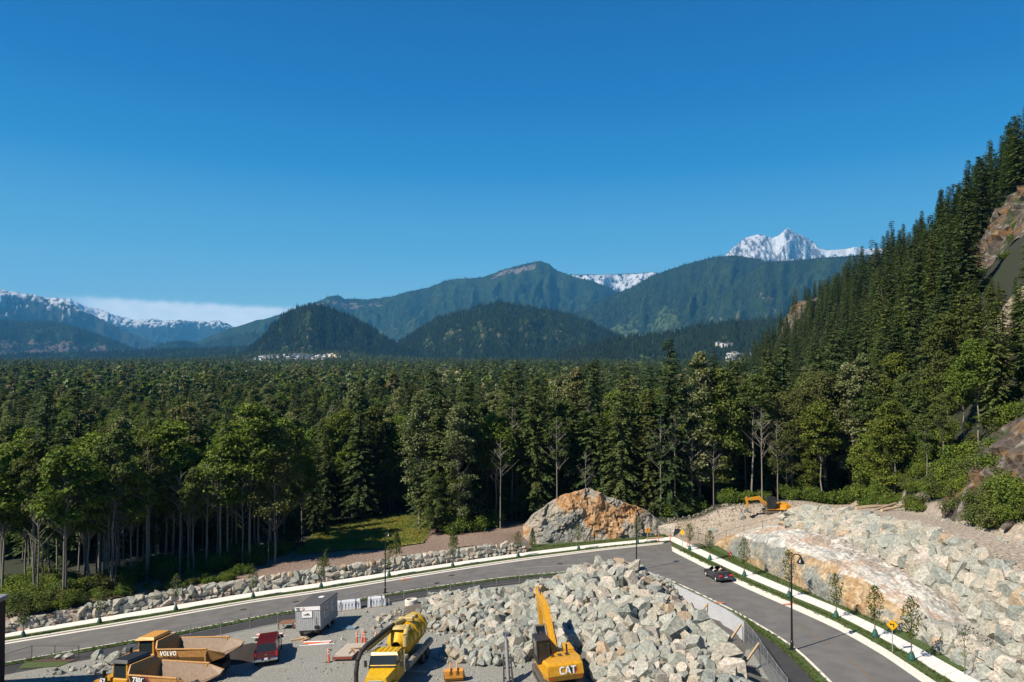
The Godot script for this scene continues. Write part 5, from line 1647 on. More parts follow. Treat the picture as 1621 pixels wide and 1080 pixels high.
func person(label: String, p: Transform3D, shirt: Color, skin: Color, hair: Color) -> void:
	var t := thing("person", label, "person", p)
	var b := MB.new()
	# seated: hips at 0, one smooth figure of lap, trunk, neck and head, arms forward
	b.col = shirt
	b.lathe(Vector3.ZERO, Vector3.UP, [Vector2(-0.06, 0.01), Vector2(-0.05, 0.15), Vector2(0.10, 0.165), Vector2(0.30, 0.18), Vector2(0.44, 0.20), Vector2(0.52, 0.15), Vector2(0.56, 0.065)], 10)
	b.tube([Vector3(-0.2, 0.44, 0), Vector3(-0.25, 0.2, -0.12), Vector3(-0.16, 0.2, -0.36)], [0.06, 0.05, 0.035], 6)
	b.tube([Vector3(0.2, 0.44, 0), Vector3(0.25, 0.2, -0.12), Vector3(0.16, 0.2, -0.36)], [0.06, 0.05, 0.035], 6)
	b.col = Color(0.05, 0.06, 0.09)
	for s in [-1, 1]: b.tube([Vector3(s * 0.09, 0.0, 0), Vector3(s * 0.12, 0.06, -0.42), Vector3(s * 0.12, -0.32, -0.56)], [0.09, 0.075, 0.05], 6)
	b.col = skin
	b.lathe(Vector3(0, 0.54, 0), Vector3(0, 0.9, 0), [Vector2(0, 0.06), Vector2(0.06, 0.055), Vector2(0.09, 0.075), Vector2(0.15, 0.09), Vector2(0.22, 0.092), Vector2(0.29, 0.075), Vector2(0.325, 0.03), Vector2(0.33, 0.001)], 10)
	b.box(Vector3(0, 0.71, -0.095), Vector3(0.025, 0.04, 0.04), 0.008)
	for s in [-1, 1]: b.box(Vector3(s * 0.16, 0.2, -0.39), Vector3(0.05, 0.04, 0.08), 0.015)
	var m := mat("figure", Color.WHITE, 0.8)
	m.vertex_color_use_as_albedo = true
	obj("body", b.mesh(true), m, t)
	part(t, "hair", mat("hair_%d" % int(hair.r * 1000), hair, 0.7), func(q: MB): q.lathe(Vector3(0, 0.72, 0.012), Vector3(0, 0.9, 0.012), [Vector2(-0.02, 0.097), Vector2(0.05, 0.102), Vector2(0.11, 0.085), Vector2(0.155, 0.04), Vector2(0.165, 0.001)], 10))

func convertible(at: Transform3D) -> void:
	var t := thing("convertible_car", "dark grey convertible with the roof down driving towards the bend", "car", at)
	var grey := mat("graphite_paint", Color(0.035, 0.037, 0.045), 0.22, 0.3)
	grey.clearcoat_enabled = true; grey.clearcoat = 0.8; grey.clearcoat_roughness = 0.06
	var alloy := mat("alloy", Color(0.66, 0.66, 0.66), 0.3, 0.6)
	part(t, "bonnet", grey, func(b: MB):
		b.hexa([Vector3(-0.80, 0.32, -2.35), Vector3(0.80, 0.32, -2.35), Vector3(0.92, 0.30, -0.75), Vector3(-0.92, 0.30, -0.75), Vector3(-0.72, 0.72, -2.25), Vector3(0.72, 0.72, -2.25), Vector3(0.88, 0.95, -0.75), Vector3(-0.88, 0.95, -0.75)]))
	part(t, "boot", grey, func(b: MB):
		b.hexa([Vector3(-0.92, 0.30, 1.15), Vector3(0.92, 0.30, 1.15), Vector3(0.84, 0.38, 2.36), Vector3(-0.84, 0.38, 2.36), Vector3(-0.88, 0.98, 1.15), Vector3(0.88, 0.98, 1.15), Vector3(0.78, 0.94, 2.25), Vector3(-0.78, 0.94, 2.25)]))
	for s in [-1, 1]:
		part(t, "door", grey, func(b: MB): b.hexa([Vector3(s * 0.92, 0.28, -0.75), Vector3(s * 0.92, 0.28, 1.15), Vector3(s * 0.80, 0.28, 1.15), Vector3(s * 0.80, 0.28, -0.75), Vector3(s * 0.88, 0.95, -0.75), Vector3(s * 0.88, 0.98, 1.15), Vector3(s * 0.78, 0.98, 1.15), Vector3(s * 0.78, 0.95, -0.75)]))
		part(t, "wing", grey, func(b: MB):
			for z in [-1.45, 1.42]:
				b.side([Vector2(z - 0.48, 0.5), Vector2(z - 0.36, 0.72), Vector2(z, 0.82), Vector2(z + 0.36, 0.72), Vector2(z + 0.48, 0.5), Vector2(z + 0.36, 0.52), Vector2(z + 0.24, 0.66), Vector2(z, 0.72), Vector2(z - 0.24, 0.66), Vector2(z - 0.36, 0.52)], s * 0.80, s * 0.955))
		part(t, "tail_light", mat("bright_red_lens", Color(0.62, 0.015, 0.02), 0.15), func(b: MB): b.box(Vector3(s * 0.60, 0.76, 2.33), Vector3(0.36, 0.20, 0.08), 0.03))
		part(t, "headlight", mat("lamp_glass", Color(0.7, 0.7, 0.68), 0.15), func(b: MB): b.box(Vector3(s * 0.55, 0.62, -2.32), Vector3(0.3, 0.14, 0.06), 0.02))
		part(t, "mirror", grey, func(b: MB): b.box(Vector3(s * 1.0, 0.98, -0.55), Vector3(0.2, 0.13, 0.12), 0.04))
		for z in [-1.45, 1.42]: wheel(t, Vector3(s * 0.83, 0.33, z), 0.33, 0.23, alloy)
		for z in [0.15, 0.95]:
			part(t, "seat", mat("seat_leather", Color(0.025, 0.024, 0.024), 0.6), func(b: MB):
				b.box(Vector3(s * 0.38, 0.45, z - 0.15), Vector3(0.5, 0.2, 0.5), 0.06)
				b.hexa([Vector3(s * 0.38 - 0.25, 0.45, z + 0.10), Vector3(s * 0.38 + 0.25, 0.45, z + 0.10), Vector3(s * 0.38 + 0.25, 0.45, z + 0.22), Vector3(s * 0.38 - 0.25, 0.45, z + 0.22), Vector3(s * 0.38 - 0.2, 1.08, z + 0.24), Vector3(s * 0.38 + 0.2, 1.08, z + 0.24), Vector3(s * 0.38 + 0.2, 1.08, z + 0.32), Vector3(s * 0.38 - 0.2, 1.08, z + 0.32)]))
	part(t, "floor_pan", black(), func(b: MB): b.box(Vector3(0, 0.29, 0.1), Vector3(1.6, 0.08, 3.2)))
	part(t, "dashboard", black(), func(b: MB): b.box(Vector3(0, 0.86, -0.58), Vector3(1.56, 0.2, 0.34), 0.05))
	part(t, "windscreen", mat("clear_glass", Color(0.05, 0.06, 0.06), 0.05), func(b: MB): b.hexa([Vector3(-0.74, 0.95, -0.72), Vector3(0.74, 0.95, -0.72), Vector3(0.74, 0.95, -0.69), Vector3(-0.74, 0.95, -0.69), Vector3(-0.62, 1.32, -0.20), Vector3(0.62, 1.32, -0.20), Vector3(0.62, 1.32, -0.17), Vector3(-0.62, 1.32, -0.17)]))
	part(t, "windscreen_frame", black(), func(b: MB): b.tube([Vector3(-0.78, 0.95, -0.72), Vector3(-0.65, 1.34, -0.17), Vector3(0.65, 1.34, -0.17), Vector3(0.78, 0.95, -0.72)], [0.03], 6))
	part(t, "folded_roof", mat("soft_top", Color(0.03, 0.03, 0.032), 0.9), func(b: MB): b.box(Vector3(0, 0.99, 1.42), Vector3(1.45, 0.16, 0.55), 0.07))
	part(t, "number_plate", mat("plate_white", Color(0.6, 0.6, 0.62), 0.5), func(b: MB): b.box(Vector3(0, 0.56, 2.345), Vector3(0.36, 0.15, 0.03), 0.005))
	part(t, "bumper", grey, func(b: MB): b.box(Vector3(0, 0.44, 2.32), Vector3(1.66, 0.28, 0.16), 0.06))
	part(t, "badge", mat("chrome", Color(0.62, 0.62, 0.62), 0.18, 1.0), func(b: MB): b.box(Vector3(0, 0.80, 2.335), Vector3(0.1, 0.05, 0.03), 0.01))
	person("driver in a pale grey shirt sitting in the convertible", at * Transform3D(Basis(), Vector3(-0.38, 0.56, 0.06)), Color(0.42, 0.42, 0.42), Color(0.45, 0.27, 0.2), Color(0.35, 0.33, 0.30))
	person("passenger in a light beige shirt sitting in the convertible", at * Transform3D(Basis(), Vector3(0.38, 0.56, 0.06)), Color(0.50, 0.40, 0.33), Color(0.45, 0.27, 0.2), Color(0.10, 0.06, 0.04))

# boom joints as (ahead, up): foot, knee, tip, stick end
func excavator(called: String, label: String, at: Transform3D, k: float, joints: Array, yellow: Material, big: bool) -> void:
	var t := thing(called, label, "excavator", at)
	var lay := func(q: Array) -> Array:
		var out := []
		for p in q: out.append(Vector2(-p[0], p[1]))
		return out
	var track := paint("track_steel", Color(0.14, 0.115, 0.095), 0.7)
	var tw := 0.6 * k
	var tl := 2.2 * k
	for s in [-1, 1]:
		var x0: float = s * (0.95 * k)
		part(t, "track", track, func(b: MB):
			var pr := []
			for q in 12:
				var a := -PI / 2 + PI * q / 11.0
				pr.append(Vector2(tl - 0.42 * k + cos(a) * 0.42 * k, 0.44 * k + sin(a) * 0.42 * k))
			for q in 12:
				var a := PI / 2 + PI * q / 11.0
				pr.append(Vector2(-tl + 0.42 * k + cos(a) * 0.42 * k, 0.44 * k + sin(a) * 0.42 * k))
			b.side(pr, x0, x0 + s * tw)
			for q in int(tl * 2 / (0.2 * k)):
				b.box(Vector3(x0 + s * tw * 0.5, 0.88 * k, -tl + 0.45 * k + q * 0.19 * k), Vector3(tw * 1.04, 0.05 * k, 0.12 * k))
				if -tl + 0.45 * k + q * 0.19 * k > tl - 0.5 * k: break)
		part(t, "track_frame", black(), func(b: MB):
			b.box(Vector3(x0 + s * tw * 0.5, 0.42 * k, 0), Vector3(tw * 1.06, 0.28 * k, tl * 1.3), 0.03))
	part(t, "undercarriage", black(), func(b: MB):
		b.box(Vector3(0, 0.6 * k, 0), Vector3(2.0 * k, 0.4 * k, 1.6 * k), 0.05)
		b.cyl(Vector3(0, 0.8 * k, 0), Vector3(0, 1.12 * k, 0), 0.7 * k, 0.7 * k, 16))
	var w := 1.5 * k
	var ch := 1.0 if big else 1.4  # cab height
	part(t, "house", yellow, func(b: MB):
		b.box(Vector3(0, 1.22 * k, 0.1 * k), Vector3(w * 1.9, 0.22 * k, 3.6 * k), 0.04)
		b.hexa([Vector3(-0.05 * k, 1.3 * k, -0.2 * k), Vector3(w * 0.97, 1.3 * k, -0.2 * k), Vector3(w * 0.97, 1.3 * k, 2.0 * k), Vector3(-w * 0.97, 1.3 * k, 2.0 * k), Vector3(0.1 * k, 2.05 * k, -0.1 * k), Vector3(w * 0.92, 2.05 * k, -0.1 * k), Vector3(w * 0.92, 2.25 * k, 2.0 * k), Vector3(-w * 0.92, 2.25 * k, 2.0 * k)])
		b.box(Vector3(w * 0.75, 1.75 * k, -0.9 * k), Vector3(w * 0.45, 0.9 * k, 1.5 * k), 0.06))
	part(t, "counterweight", yellow, func(b: MB):
		b.hexa([Vector3(-w * 0.80, 1.05 * k, 2.85 * k), Vector3(w * 0.80, 1.05 * k, 2.85 * k), Vector3(w * 0.96, 1.05 * k, 2.0 * k), Vector3(-w * 0.96, 1.05 * k, 2.0 * k), Vector3(-w * 0.86, 1.45 * k, 3.05 * k), Vector3(w * 0.86, 1.45 * k, 3.05 * k), Vector3(w * 1.0, 1.45 * k, 2.0 * k), Vector3(-w * 1.0, 1.45 * k, 2.0 * k)])
		b.hexa([Vector3(-w * 0.86, 1.45 * k, 3.05 * k), Vector3(w * 0.86, 1.45 * k, 3.05 * k), Vector3(w * 1.0, 1.45 * k, 2.0 * k), Vector3(-w * 1.0, 1.45 * k, 2.0 * k), Vector3(-w * 0.84, 2.10 * k, 3.0 * k), Vector3(w * 0.84, 2.10 * k, 3.0 * k), Vector3(w * 0.98, 2.15 * k, 2.0 * k), Vector3(-w * 0.98, 2.15 * k, 2.0 * k)])
		b.hexa([Vector3(-w * 0.84, 2.10 * k, 3.0 * k), Vector3(w * 0.84, 2.10 * k, 3.0 * k), Vector3(w * 0.98, 2.15 * k, 2.0 * k), Vector3(-w * 0.98, 2.15 * k, 2.0 * k), Vector3(-w * 0.78, 2.28 * k, 2.85 * k), Vector3(w * 0.78, 2.28 * k, 2.85 * k), Vector3(w * 0.9, 2.3 * k, 2.0 * k), Vector3(-w * 0.9, 2.3 * k, 2.0 * k)]))
	for q in 3: part(t, "engine_vent", black(), func(b: MB): b.box(Vector3((q - 1) * 0.55 * k, 2.285 * k, 1.2 * k), Vector3(0.3 * k, 0.03, 0.25 * k)))
	part(t, "exhaust", black(), func(b: MB):
		b.cyl(Vector3(0.7 * k, 2.1 * k, 0.6 * k), Vector3(0.7 * k, 2.75 * k, 0.6 * k), 0.07 * k, 0.07 * k, 8))
	part(t, "cab_frame", black(), func(b: MB):
		var c := Vector3(-w * 0.62, 0, -0.9 * k)
		for sx in [-1, 1]:
			for sz in [-1, 1]: b.box(c + Vector3(sx * 0.46 * k, (1.25 + 0.85 * ch) * k, sz * 0.78 * k), Vector3(0.10 * k, 1.7 * k * ch, 0.12 * k), 0.02)
		b.box(c + Vector3(0, (1.25 + 1.75 * ch) * k, 0), Vector3(1.05 * k, 0.16 * k, 1.75 * k), 0.05)
		b.box(c + Vector3(0, 1.5 * k, 0), Vector3(1.03 * k, 0.45 * k, 1.7 * k), 0.03)
		for q in 6: b.box(c + Vector3((q - 2.5) * 0.18 * k, (1.25 + 1.87 * ch) * k, -0.75 * k), Vector3(0.04, 0.12 * k, 0.2 * k)))
	part(t, "cab_glass", glass(), func(b: MB): b.box(Vector3(-w * 0.62, (1.25 + 1.03 * ch) * k, -0.9 * k), Vector3(0.96 * k, 1.3 * k * ch, 1.6 * k), 0.03))
	var j0 := Vector2(joints[0][0], joints[0][1])
	var j1 := Vector2(joints[1][0], joints[1][1])
	var j2 := Vector2(joints[2][0], joints[2][1])
	var j3 := Vector2(joints[3][0], joints[3][1])
	var bw := 0.24 * k
	var n01 := (j1 - j0).orthogonal().normalized()
	var n12 := (j2 - j1).orthogonal().normalized()
	var nm := (n01 + n12).normalized()
	var n23 := (j3 - j2).orthogonal().normalized()
	var flip := func(q: Array) -> Array:
		var out := []
		for p in q: out.append(Vector2(-p.x, p.y))
		return out
	part(t, "boom", yellow, func(b: MB): b.side(flip.call([j0 + n01 * 0.20 * k, j1 + nm * 0.38 * k, j2 + n12 * 0.20 * k, j2 - n12 * 0.20 * k, j1 - nm * 0.42 * k, j0 - n01 * 0.24 * k]), -bw, bw))
	var e := (j3 - j2).normalized()
	part(t, "stick", yellow, func(b: MB): b.side(flip.call([j2 - e * 0.55 * k + n23 * 0.06 * k, j2 - e * 0.5 * k - n23 * 0.2 * k, j2 - n23 * 0.32 * k, j3 - n23 * 0.14 * k, j3 + n23 * 0.14 * k, j2 + n23 * 0.22 * k]), -bw * 0.72, bw * 0.72))
	for s in [-1, 1]:
		part(t, "boom_cylinder", steel(), func(b: MB):
			var a := j0.lerp(j1, 0.62) - n01 * 0.1 * k
			b.tube([Vector3(s * bw * 1.25, j0.y - 0.45 * k, -(j0.x + 0.35 * k)), Vector3(s * bw * 1.25, (a.y + j0.y) / 2 - 0.1 * k, -(a.x + j0.x + 0.2) / 2), Vector3(s * bw * 1.25, a.y, -a.x)], [0.11 * k, 0.10 * k, 0.06 * k], 8))
	part(t, "stick_cylinder", steel(), func(b: MB):
		var a := j1 + nm * 0.45 * k
		var c := j2 - e * 0.5 * k + n23 * 0.05
		b.tube([Vector3(0, a.y, -a.x), Vector3(0, (a.y + c.y) / 2, -(a.x + c.x) / 2), Vector3(0, c.y, -c.x)], [0.10 * k, 0.10 * k, 0.06 * k], 8))
	for s in [-0.5, 0.1, 0.6]:
		part(t, "hose", mat("rubber", Color(0.022, 0.022, 0.023), 0.85), func(b: MB):
			var a := j0 + n01 * 0.28 * k
			var c := j1 + nm * 0.45 * k
			var f := j2 + n12 * 0.26 * k
			b.tube([Vector3(s * bw, a.y, -a.x), Vector3(s * bw, c.y, -c.x), Vector3(s * bw, f.y, -f.x)], [0.035 * k], 5))
	part(t, "bucket", steel(), func(b: MB):
		var q := j3
		var pr := []
		for p in [[-0.15, 0.12], [0.25, 0.10], [0.45, -0.25], [0.35, -0.75], [-0.05, -0.98], [-0.62, -0.92], [-0.60, -0.86], [-0.05, -0.88], [0.26, -0.68], [0.34, -0.25], [0.18, 0.0], [-0.15, 0.04]]: pr.append(q + Vector2(p[0], p[1]) * k * 0.95)
		b.side(flip.call(pr), -0.55 * k, 0.55 * k)
		for s in [-1, 1]:
			var sd := []
			for p in [[0.2, 0.06], [0.42, -0.25], [0.32, -0.72], [-0.05, -0.94], [-0.60, -0.9]]: sd.append(q + Vector2(p[0], p[1]) * k * 0.95)
			b.side(flip.call(sd), s * 0.55 * k, s * 0.50 * k)
		for s in 5:
			var x := (s - 2) * 0.25 * k
			b.hexa([Vector3(x - 0.05, q.y - 0.84 * k, -(q.x - 0.58 * k)), Vector3(x + 0.05, q.y - 0.84 * k, -(q.x - 0.58 * k)), Vector3(x + 0.05, q.y - 0.92 * k, -(q.x - 0.58 * k)), Vector3(x - 0.05, q.y - 0.92 * k, -(q.x - 0.58 * k)), Vector3(x - 0.03, q.y - 0.80 * k, -(q.x - 0.80 * k)), Vector3(x + 0.03, q.y - 0.80 * k, -(q.x - 0.80 * k)), Vector3(x + 0.03, q.y - 0.83 * k, -(q.x - 0.80 * k)), Vector3(x - 0.03, q.y - 0.83 * k, -(q.x - 0.80 * k))]))
	if big:
		var z := 3.0 * k
		part(t, "emblem", mat("dark_red", Color(0.35, 0.03, 0.03), 0.5), func(b: MB): b.poly([Vector3(0.42, 1.52, z + 0.045), Vector3(0.72, 1.52, z + 0.045), Vector3(0.88, 1.75, z + 0.03), Vector3(0.72, 2.02, z + 0.02), Vector3(0.42, 2.02, z + 0.02)], Vector3.BACK))
		part(t, "emblem_ground", black(), func(b: MB): b.poly([Vector3(0.10, 1.52, z + 0.05), Vector3(0.58, 1.52, z + 0.05), Vector3(0.72, 1.76, z + 0.04), Vector3(0.58, 2.02, z + 0.025), Vector3(0.10, 2.02, z + 0.025)], Vector3.BACK))
		text("lettering", "CAT", 0.52, mat("white_letter", Color(0.75, 0.75, 0.72), 0.5), t, Transform3D(Basis(Vector3.RIGHT, -0.03), Vector3(0.12, 1.77, z + 0.055)), 0.95)
		part(t, "letter_triangle", yellow, func(b: MB): b.tri(Vector3(-0.05, 1.56, z + 0.085), Vector3(0.29, 1.56, z + 0.085), Vector3(0.12, 1.74, z + 0.085), Vector3.BACK))
		for s in [-1, 1]: part(t, "rear_light", mat("red_lens", Color(0.5, 0.012, 0.012), 0.2), func(b: MB): b.box(Vector3(s * 1.02, 1.28, 2.98), Vector3(0.26, 0.07, 0.06), 0.01))

func vacuum_truck(at: Transform3D) -> void:
	var t := thing("vacuum_truck", "yellow vacuum excavation truck with debris tank and black suction hose", "truck", at)
	var y := paint("bright_yellow", Color(0.66, 0.40, 0.008), 0.35)
	var tan := paint("tan_yellow", Color(0.52, 0.40, 0.15), 0.5)
	var pipe := paint("tan_steel", Color(0.33, 0.29, 0.23), 0.5)
	part(t, "bonnet", y, func(b: MB): b.hexa([Vector3(-1.0, 0.8, -5.5), Vector3(1.0, 0.8, -5.5), Vector3(1.05, 0.8, -3.9), Vector3(-1.05, 0.8, -3.9), Vector3(-0.78, 1.62, -5.4), Vector3(0.78, 1.62, -5.4), Vector3(1.0, 1.85, -3.9), Vector3(-1.0, 1.85, -3.9)]))
	part(t, "grille", mat("chrome", Color(0.62, 0.62, 0.62), 0.18, 1.0), func(b: MB): b.box(Vector3(0, 1.2, -5.5), Vector3(1.1, 0.6, 0.08), 0.02))
	part(t, "cab", y, func(b: MB):
		b.box(Vector3(0, 1.45, -3.1), Vector3(2.25, 1.3, 1.7), 0.08)
		b.hexa([Vector3(-1.12, 2.62, -3.6), Vector3(1.12, 2.62, -3.6), Vector3(1.12, 2.62, -2.2), Vector3(-1.12, 2.62, -2.2), Vector3(-1.0, 2.82, -3.45), Vector3(1.0, 2.82, -3.45), Vector3(1.0, 2.82, -2.25), Vector3(-1.0, 2.82, -2.25)])
		b.box(Vector3(0, 2.3, -2.27), Vector3(2.2, 0.7, 0.1), 0.02)
		for q in 5: b.box(Vector3((q - 2) * 0.4, 2.84, -2.85), Vector3(0.05, 0.04, 1.1))
		for s in [-1, 1]: b.box(Vector3(s * 1.08, 2.3, -2.9), Vector3(0.08, 0.8, 0.14), 0.02))
	part(t, "windscreen", glass(), func(b: MB): b.hexa([Vector3(-1.08, 1.9, -4.0), Vector3(1.08, 1.9, -4.0), Vector3(1.08, 1.9, -2.3), Vector3(-1.08, 1.9, -2.3), Vector3(-1.05, 2.64, -3.6), Vector3(1.05, 2.64, -3.6), Vector3(1.05, 2.64, -2.3), Vector3(-1.05, 2.64, -2.3)]))
	for s in [-1, 1]:
		part(t, "fender", y, func(b: MB): b.side([Vector2(-5.5, 0.75), Vector2(-5.3, 1.12), Vector2(-4.3, 1.12), Vector2(-3.95, 0.75), Vector2(-4.1, 0.75), Vector2(-4.4, 1.0), Vector2(-5.2, 1.0), Vector2(-5.4, 0.72)], s * 0.85, s * 1.22))
		part(t, "headlight", mat("lamp_glass", Color(0.7, 0.7, 0.68), 0.15), func(b: MB): b.box(Vector3(s * 0.82, 1.25, -5.5), Vector3(0.26, 0.2, 0.08), 0.02))
		part(t, "mirror", black(), func(b: MB): b.box(Vector3(s * 1.42, 2.1, -3.75), Vector3(0.22, 0.5, 0.1), 0.03))
		part(t, "side_pipe", pipe, func(b: MB):
			b.cyl(Vector3(s * 1.2, 1.25, -1.9), Vector3(s * 1.2, 1.25, 4.4), 0.27, 0.27, 12)
			for q in 6: b.cyl(Vector3(s * 1.2, 1.25, -1.4 + q), Vector3(s * 1.2, 1.25, -1.34 + q), 0.29, 0.29, 12))
		part(t, "exhaust_stack", mat("chrome", Color(0.62, 0.62, 0.62), 0.18, 1.0), func(b: MB): b.cyl(Vector3(s * 1.0, 0.9, -1.95), Vector3(s * 1.0, 2.5, -1.95), 0.09, 0.09, 8))
		for z in [-4.75, 2.4, 3.6]: wheel(t, Vector3(s * 1.0, 0.52, z), 0.52, 0.42, steel())
	part(t, "chassis", black(), func(b: MB): b.box(Vector3(0, 0.85, -0.4), Vector3(0.95, 0.3, 9.6), 0.02))
	part(t, "bulkhead", paint("tan_steel", Color(0.33, 0.29, 0.23), 0.5), func(b: MB):
		b.box(Vector3(0, 1.4, -1.2), Vector3(1.9, 0.8, 1.0), 0.05)
		b.box(Vector3(0.3, 1.95, -1.0), Vector3(0.6, 0.4, 0.5), 0.05)
		b.cyl(Vector3(-0.5, 1.8, -1.1), Vector3(0.4, 1.8, -1.1), 0.2, 0.2, 10))
	part(t, "tank", y, func(b: MB):
		b.lathe(Vector3(0, 2.45, -0.1), Vector3(0, 2.65, 4.4), [Vector2(-0.75, 0.35), Vector2(0, 0.98), Vector2(0.05, 1.05), Vector2(4.3, 1.08), Vector2(4.4, 0.9), Vector2(4.6, 0.001)], 22)
		for q in 4: b.lathe(Vector3(0, 2.45, -0.1), Vector3(0, 2.65, 4.4), [Vector2(0.6 + q, 1.06), Vector2(0.6 + q, 1.13), Vector2(0.7 + q, 1.13), Vector2(0.7 + q, 1.06)], 22))
	part(t, "tank_dome", tan, func(b: MB): b.lathe(Vector3(0, 2.95, 0.35), Vector3(0, 4.0, 0.75), [Vector2(0.3, 0.98), Vector2(0.5, 0.86), Vector2(0.68, 0.55), Vector2(0.76, 0.001)], 18))
	part(t, "tank_hatch", tan, func(b: MB):
		b.box(Vector3(0, 3.75, 1.9), Vector3(1.3, 0.35, 0.5), 0.06)
		b.box(Vector3(0, 3.62, 3.2), Vector3(0.9, 0.25, 0.8), 0.06))
	part(t, "cyclone_pipe", tan, func(b: MB): b.tube([Vector3(-0.75, 2.4, -0.75), Vector3(-0.75, 3.15, -0.7), Vector3(-0.72, 3.45, -0.2), Vector3(-0.6, 3.5, 0.6)], [0.22], 10))
	part(t, "boom", tan, func(b: MB):
		b.tube([Vector3(0.2, 3.7, 1.6), Vector3(0.55, 3.75, 0.3)], [0.24], 10)
		b.tube([Vector3(0.55, 3.55, 0.6), Vector3(1.35, 3.1, -3.6)], [0.10], 8)
		b.tube([Vector3(0.6, 3.35, 0.2), Vector3(1.35, 2.9, -3.4)], [0.06], 8))
	part(t, "hose", mat("rubber", Color(0.022, 0.022, 0.023), 0.85), func(b: MB): b.tube([Vector3(0.5, 3.78, 0.4), Vector3(0.95, 3.6, -1.3), Vector3(1.4, 3.3, -3.4), Vector3(1.58, 3.05, -4.1), Vector3(1.68, 2.6, -4.6), Vector3(1.72, 1.9, -4.85), Vector3(1.72, 0.8, -4.95)], [0.17], 12))
	part(t, "deck_box", y, func(b: MB):
		b.box(Vector3(0.85, 2.0, -1.7), Vector3(0.55, 0.9, 0.5), 0.05)
		b.box(Vector3(1.0, 1.55, -0.8), Vector3(0.5, 0.5, 0.7), 0.05))

func build_vehicles() -> void:
	hauler("articulated_dump_truck", "orange articulated dump truck with black cab roof and white lettering on a dark plate", park(-27.0, 52.2, -0.94, 0.33), paint("deep_yellow", Color(0.60, 0.29, 0.022), 0.4), black(), "730C", "67")
	hauler("articulated_dump_truck", "orange articulated dump truck with orange cab roof standing behind the other", park(-28.2, 58.4, -0.98, 0.18), paint("dull_yellow", Color(0.60, 0.29, 0.04), 0.45), paint("pale_orange_roof", Color(0.62, 0.31, 0.06), 0.45), "VOLVO", "")
	pickup(park(-22.0, 62.3, -0.27, 1.0))
	convertible(park(23.75, 79.0, -0.10, 1.0))
	var yel := paint("excavator_yellow", Color(0.64, 0.32, 0.014), 0.35)
	excavator("excavator", "yellow tracked excavator seen from behind working at the rock pile", park(3.45, 51.4, -0.16, 1.0), 1.0, [[0.5, 1.75], [3.0, 4.5], [5.6, 5.1], [5.2, 2.6]], yel, true)
	var up := stand(41.2, 107.6, 0)
	var f := Vector3(-1, 0, -0.10).normalized()
	var s := Transform3D(Basis(f.cross(Vector3.UP).normalized(), Vector3.UP, -f), up.origin + Vector3(0, 0.12, 0))
	excavator("small_excavator", "small orange tracked excavator with dark cab near the forest edge", s, 0.74, [[0.9, 0.85], [2.3, 2.45], [4.2, 2.2], [4.05, 0.80]], paint("orange_yellow", Color(0.66, 0.29, 0.02), 0.4), false)
	vacuum_truck(park(-8.9, 55.3, -0.17, -0.98))
	# loose machine pieces in the yard
	var bk := thing("excavator_bucket", "orange toothed excavator bucket lying in front of the rock pile", "bucket", park(-4.4, 53.2, 0.05, 1.0))
	part(bk, "shell", paint("bucket_orange", Color(0.55, 0.24, 0.03), 0.5), func(b: MB):
		b.side([Vector2(-0.5, 0.05), Vector2(0.35, 0.05), Vector2(0.62, 0.35), Vector2(0.60, 0.85), Vector2(0.40, 1.0), Vector2(0.36, 0.95), Vector2(0.52, 0.80), Vector2(0.54, 0.38), Vector2(0.32, 0.12), Vector2(-0.5, 0.12)], -0.75, 0.75)
		for s2 in [-1, 1]: b.side([Vector2(-0.5, 0.05), Vector2(0.35, 0.05), Vector2(0.62, 0.35), Vector2(0.60, 0.85), Vector2(0.3, 0.95)], s2 * 0.75, s2 * 0.70))
	for s2 in [-1, 1]: part(bk, "ear", paint("bucket_orange", Color(0.55, 0.24, 0.03), 0.5), func(b: MB): b.side([Vector2(0.6, 0.45), Vector2(0.2, 1.35), Vector2(0.35, 1.45), Vector2(0.75, 0.9)], s2 * 0.26 - 0.05, s2 * 0.26 + 0.05))
	var arm := thing("hydraulic_arm", "dark grey hydraulic attachment arm standing in front of the rock pile", "machine part", park(-0.25, 51.3, 0.0, 1.0))
	for s2 in [-1, 1]: part(arm, "side_rail", black(), func(b: MB): b.hexa([Vector3(s2 * 0.34 - 0.07, 0, -0.3), Vector3(s2 * 0.34 + 0.07, 0, -0.3), Vector3(s2 * 0.34 + 0.07, 0, 0.4), Vector3(s2 * 0.34 - 0.07, 0, 0.4), Vector3(s2 * 0.26 - 0.05, 1.9, -1.1), Vector3(s2 * 0.26 + 0.05, 1.9, -1.1), Vector3(s2 * 0.26 + 0.05, 1.9, -0.7), Vector3(s2 * 0.26 - 0.05, 1.9, -0.7)]))
	part(arm, "cylinder", steel(), func(b: MB): b.tube([Vector3(0, 0.3, 0), Vector3(0, 1.6, -0.7), Vector3(0, 2.9, -1.4)], [0.16, 0.16, 0.14], 10))
	part(arm, "rod", mat("chrome", Color(0.62, 0.62, 0.62), 0.18, 1.0), func(b: MB): b.cyl(Vector3(0, 2.85, -1.38), Vector3(0, 3.3, -1.6), 0.08, 0.08, 8))
	part(arm, "cross_pin", black(), func(b: MB):
		for q in 3: b.cyl(Vector3(-0.36, 0.5 + q * 0.6, -0.1 - q * 0.35), Vector3(0.36, 0.5 + q * 0.6, -0.1 - q * 0.35), 0.06, 0.06, 8))

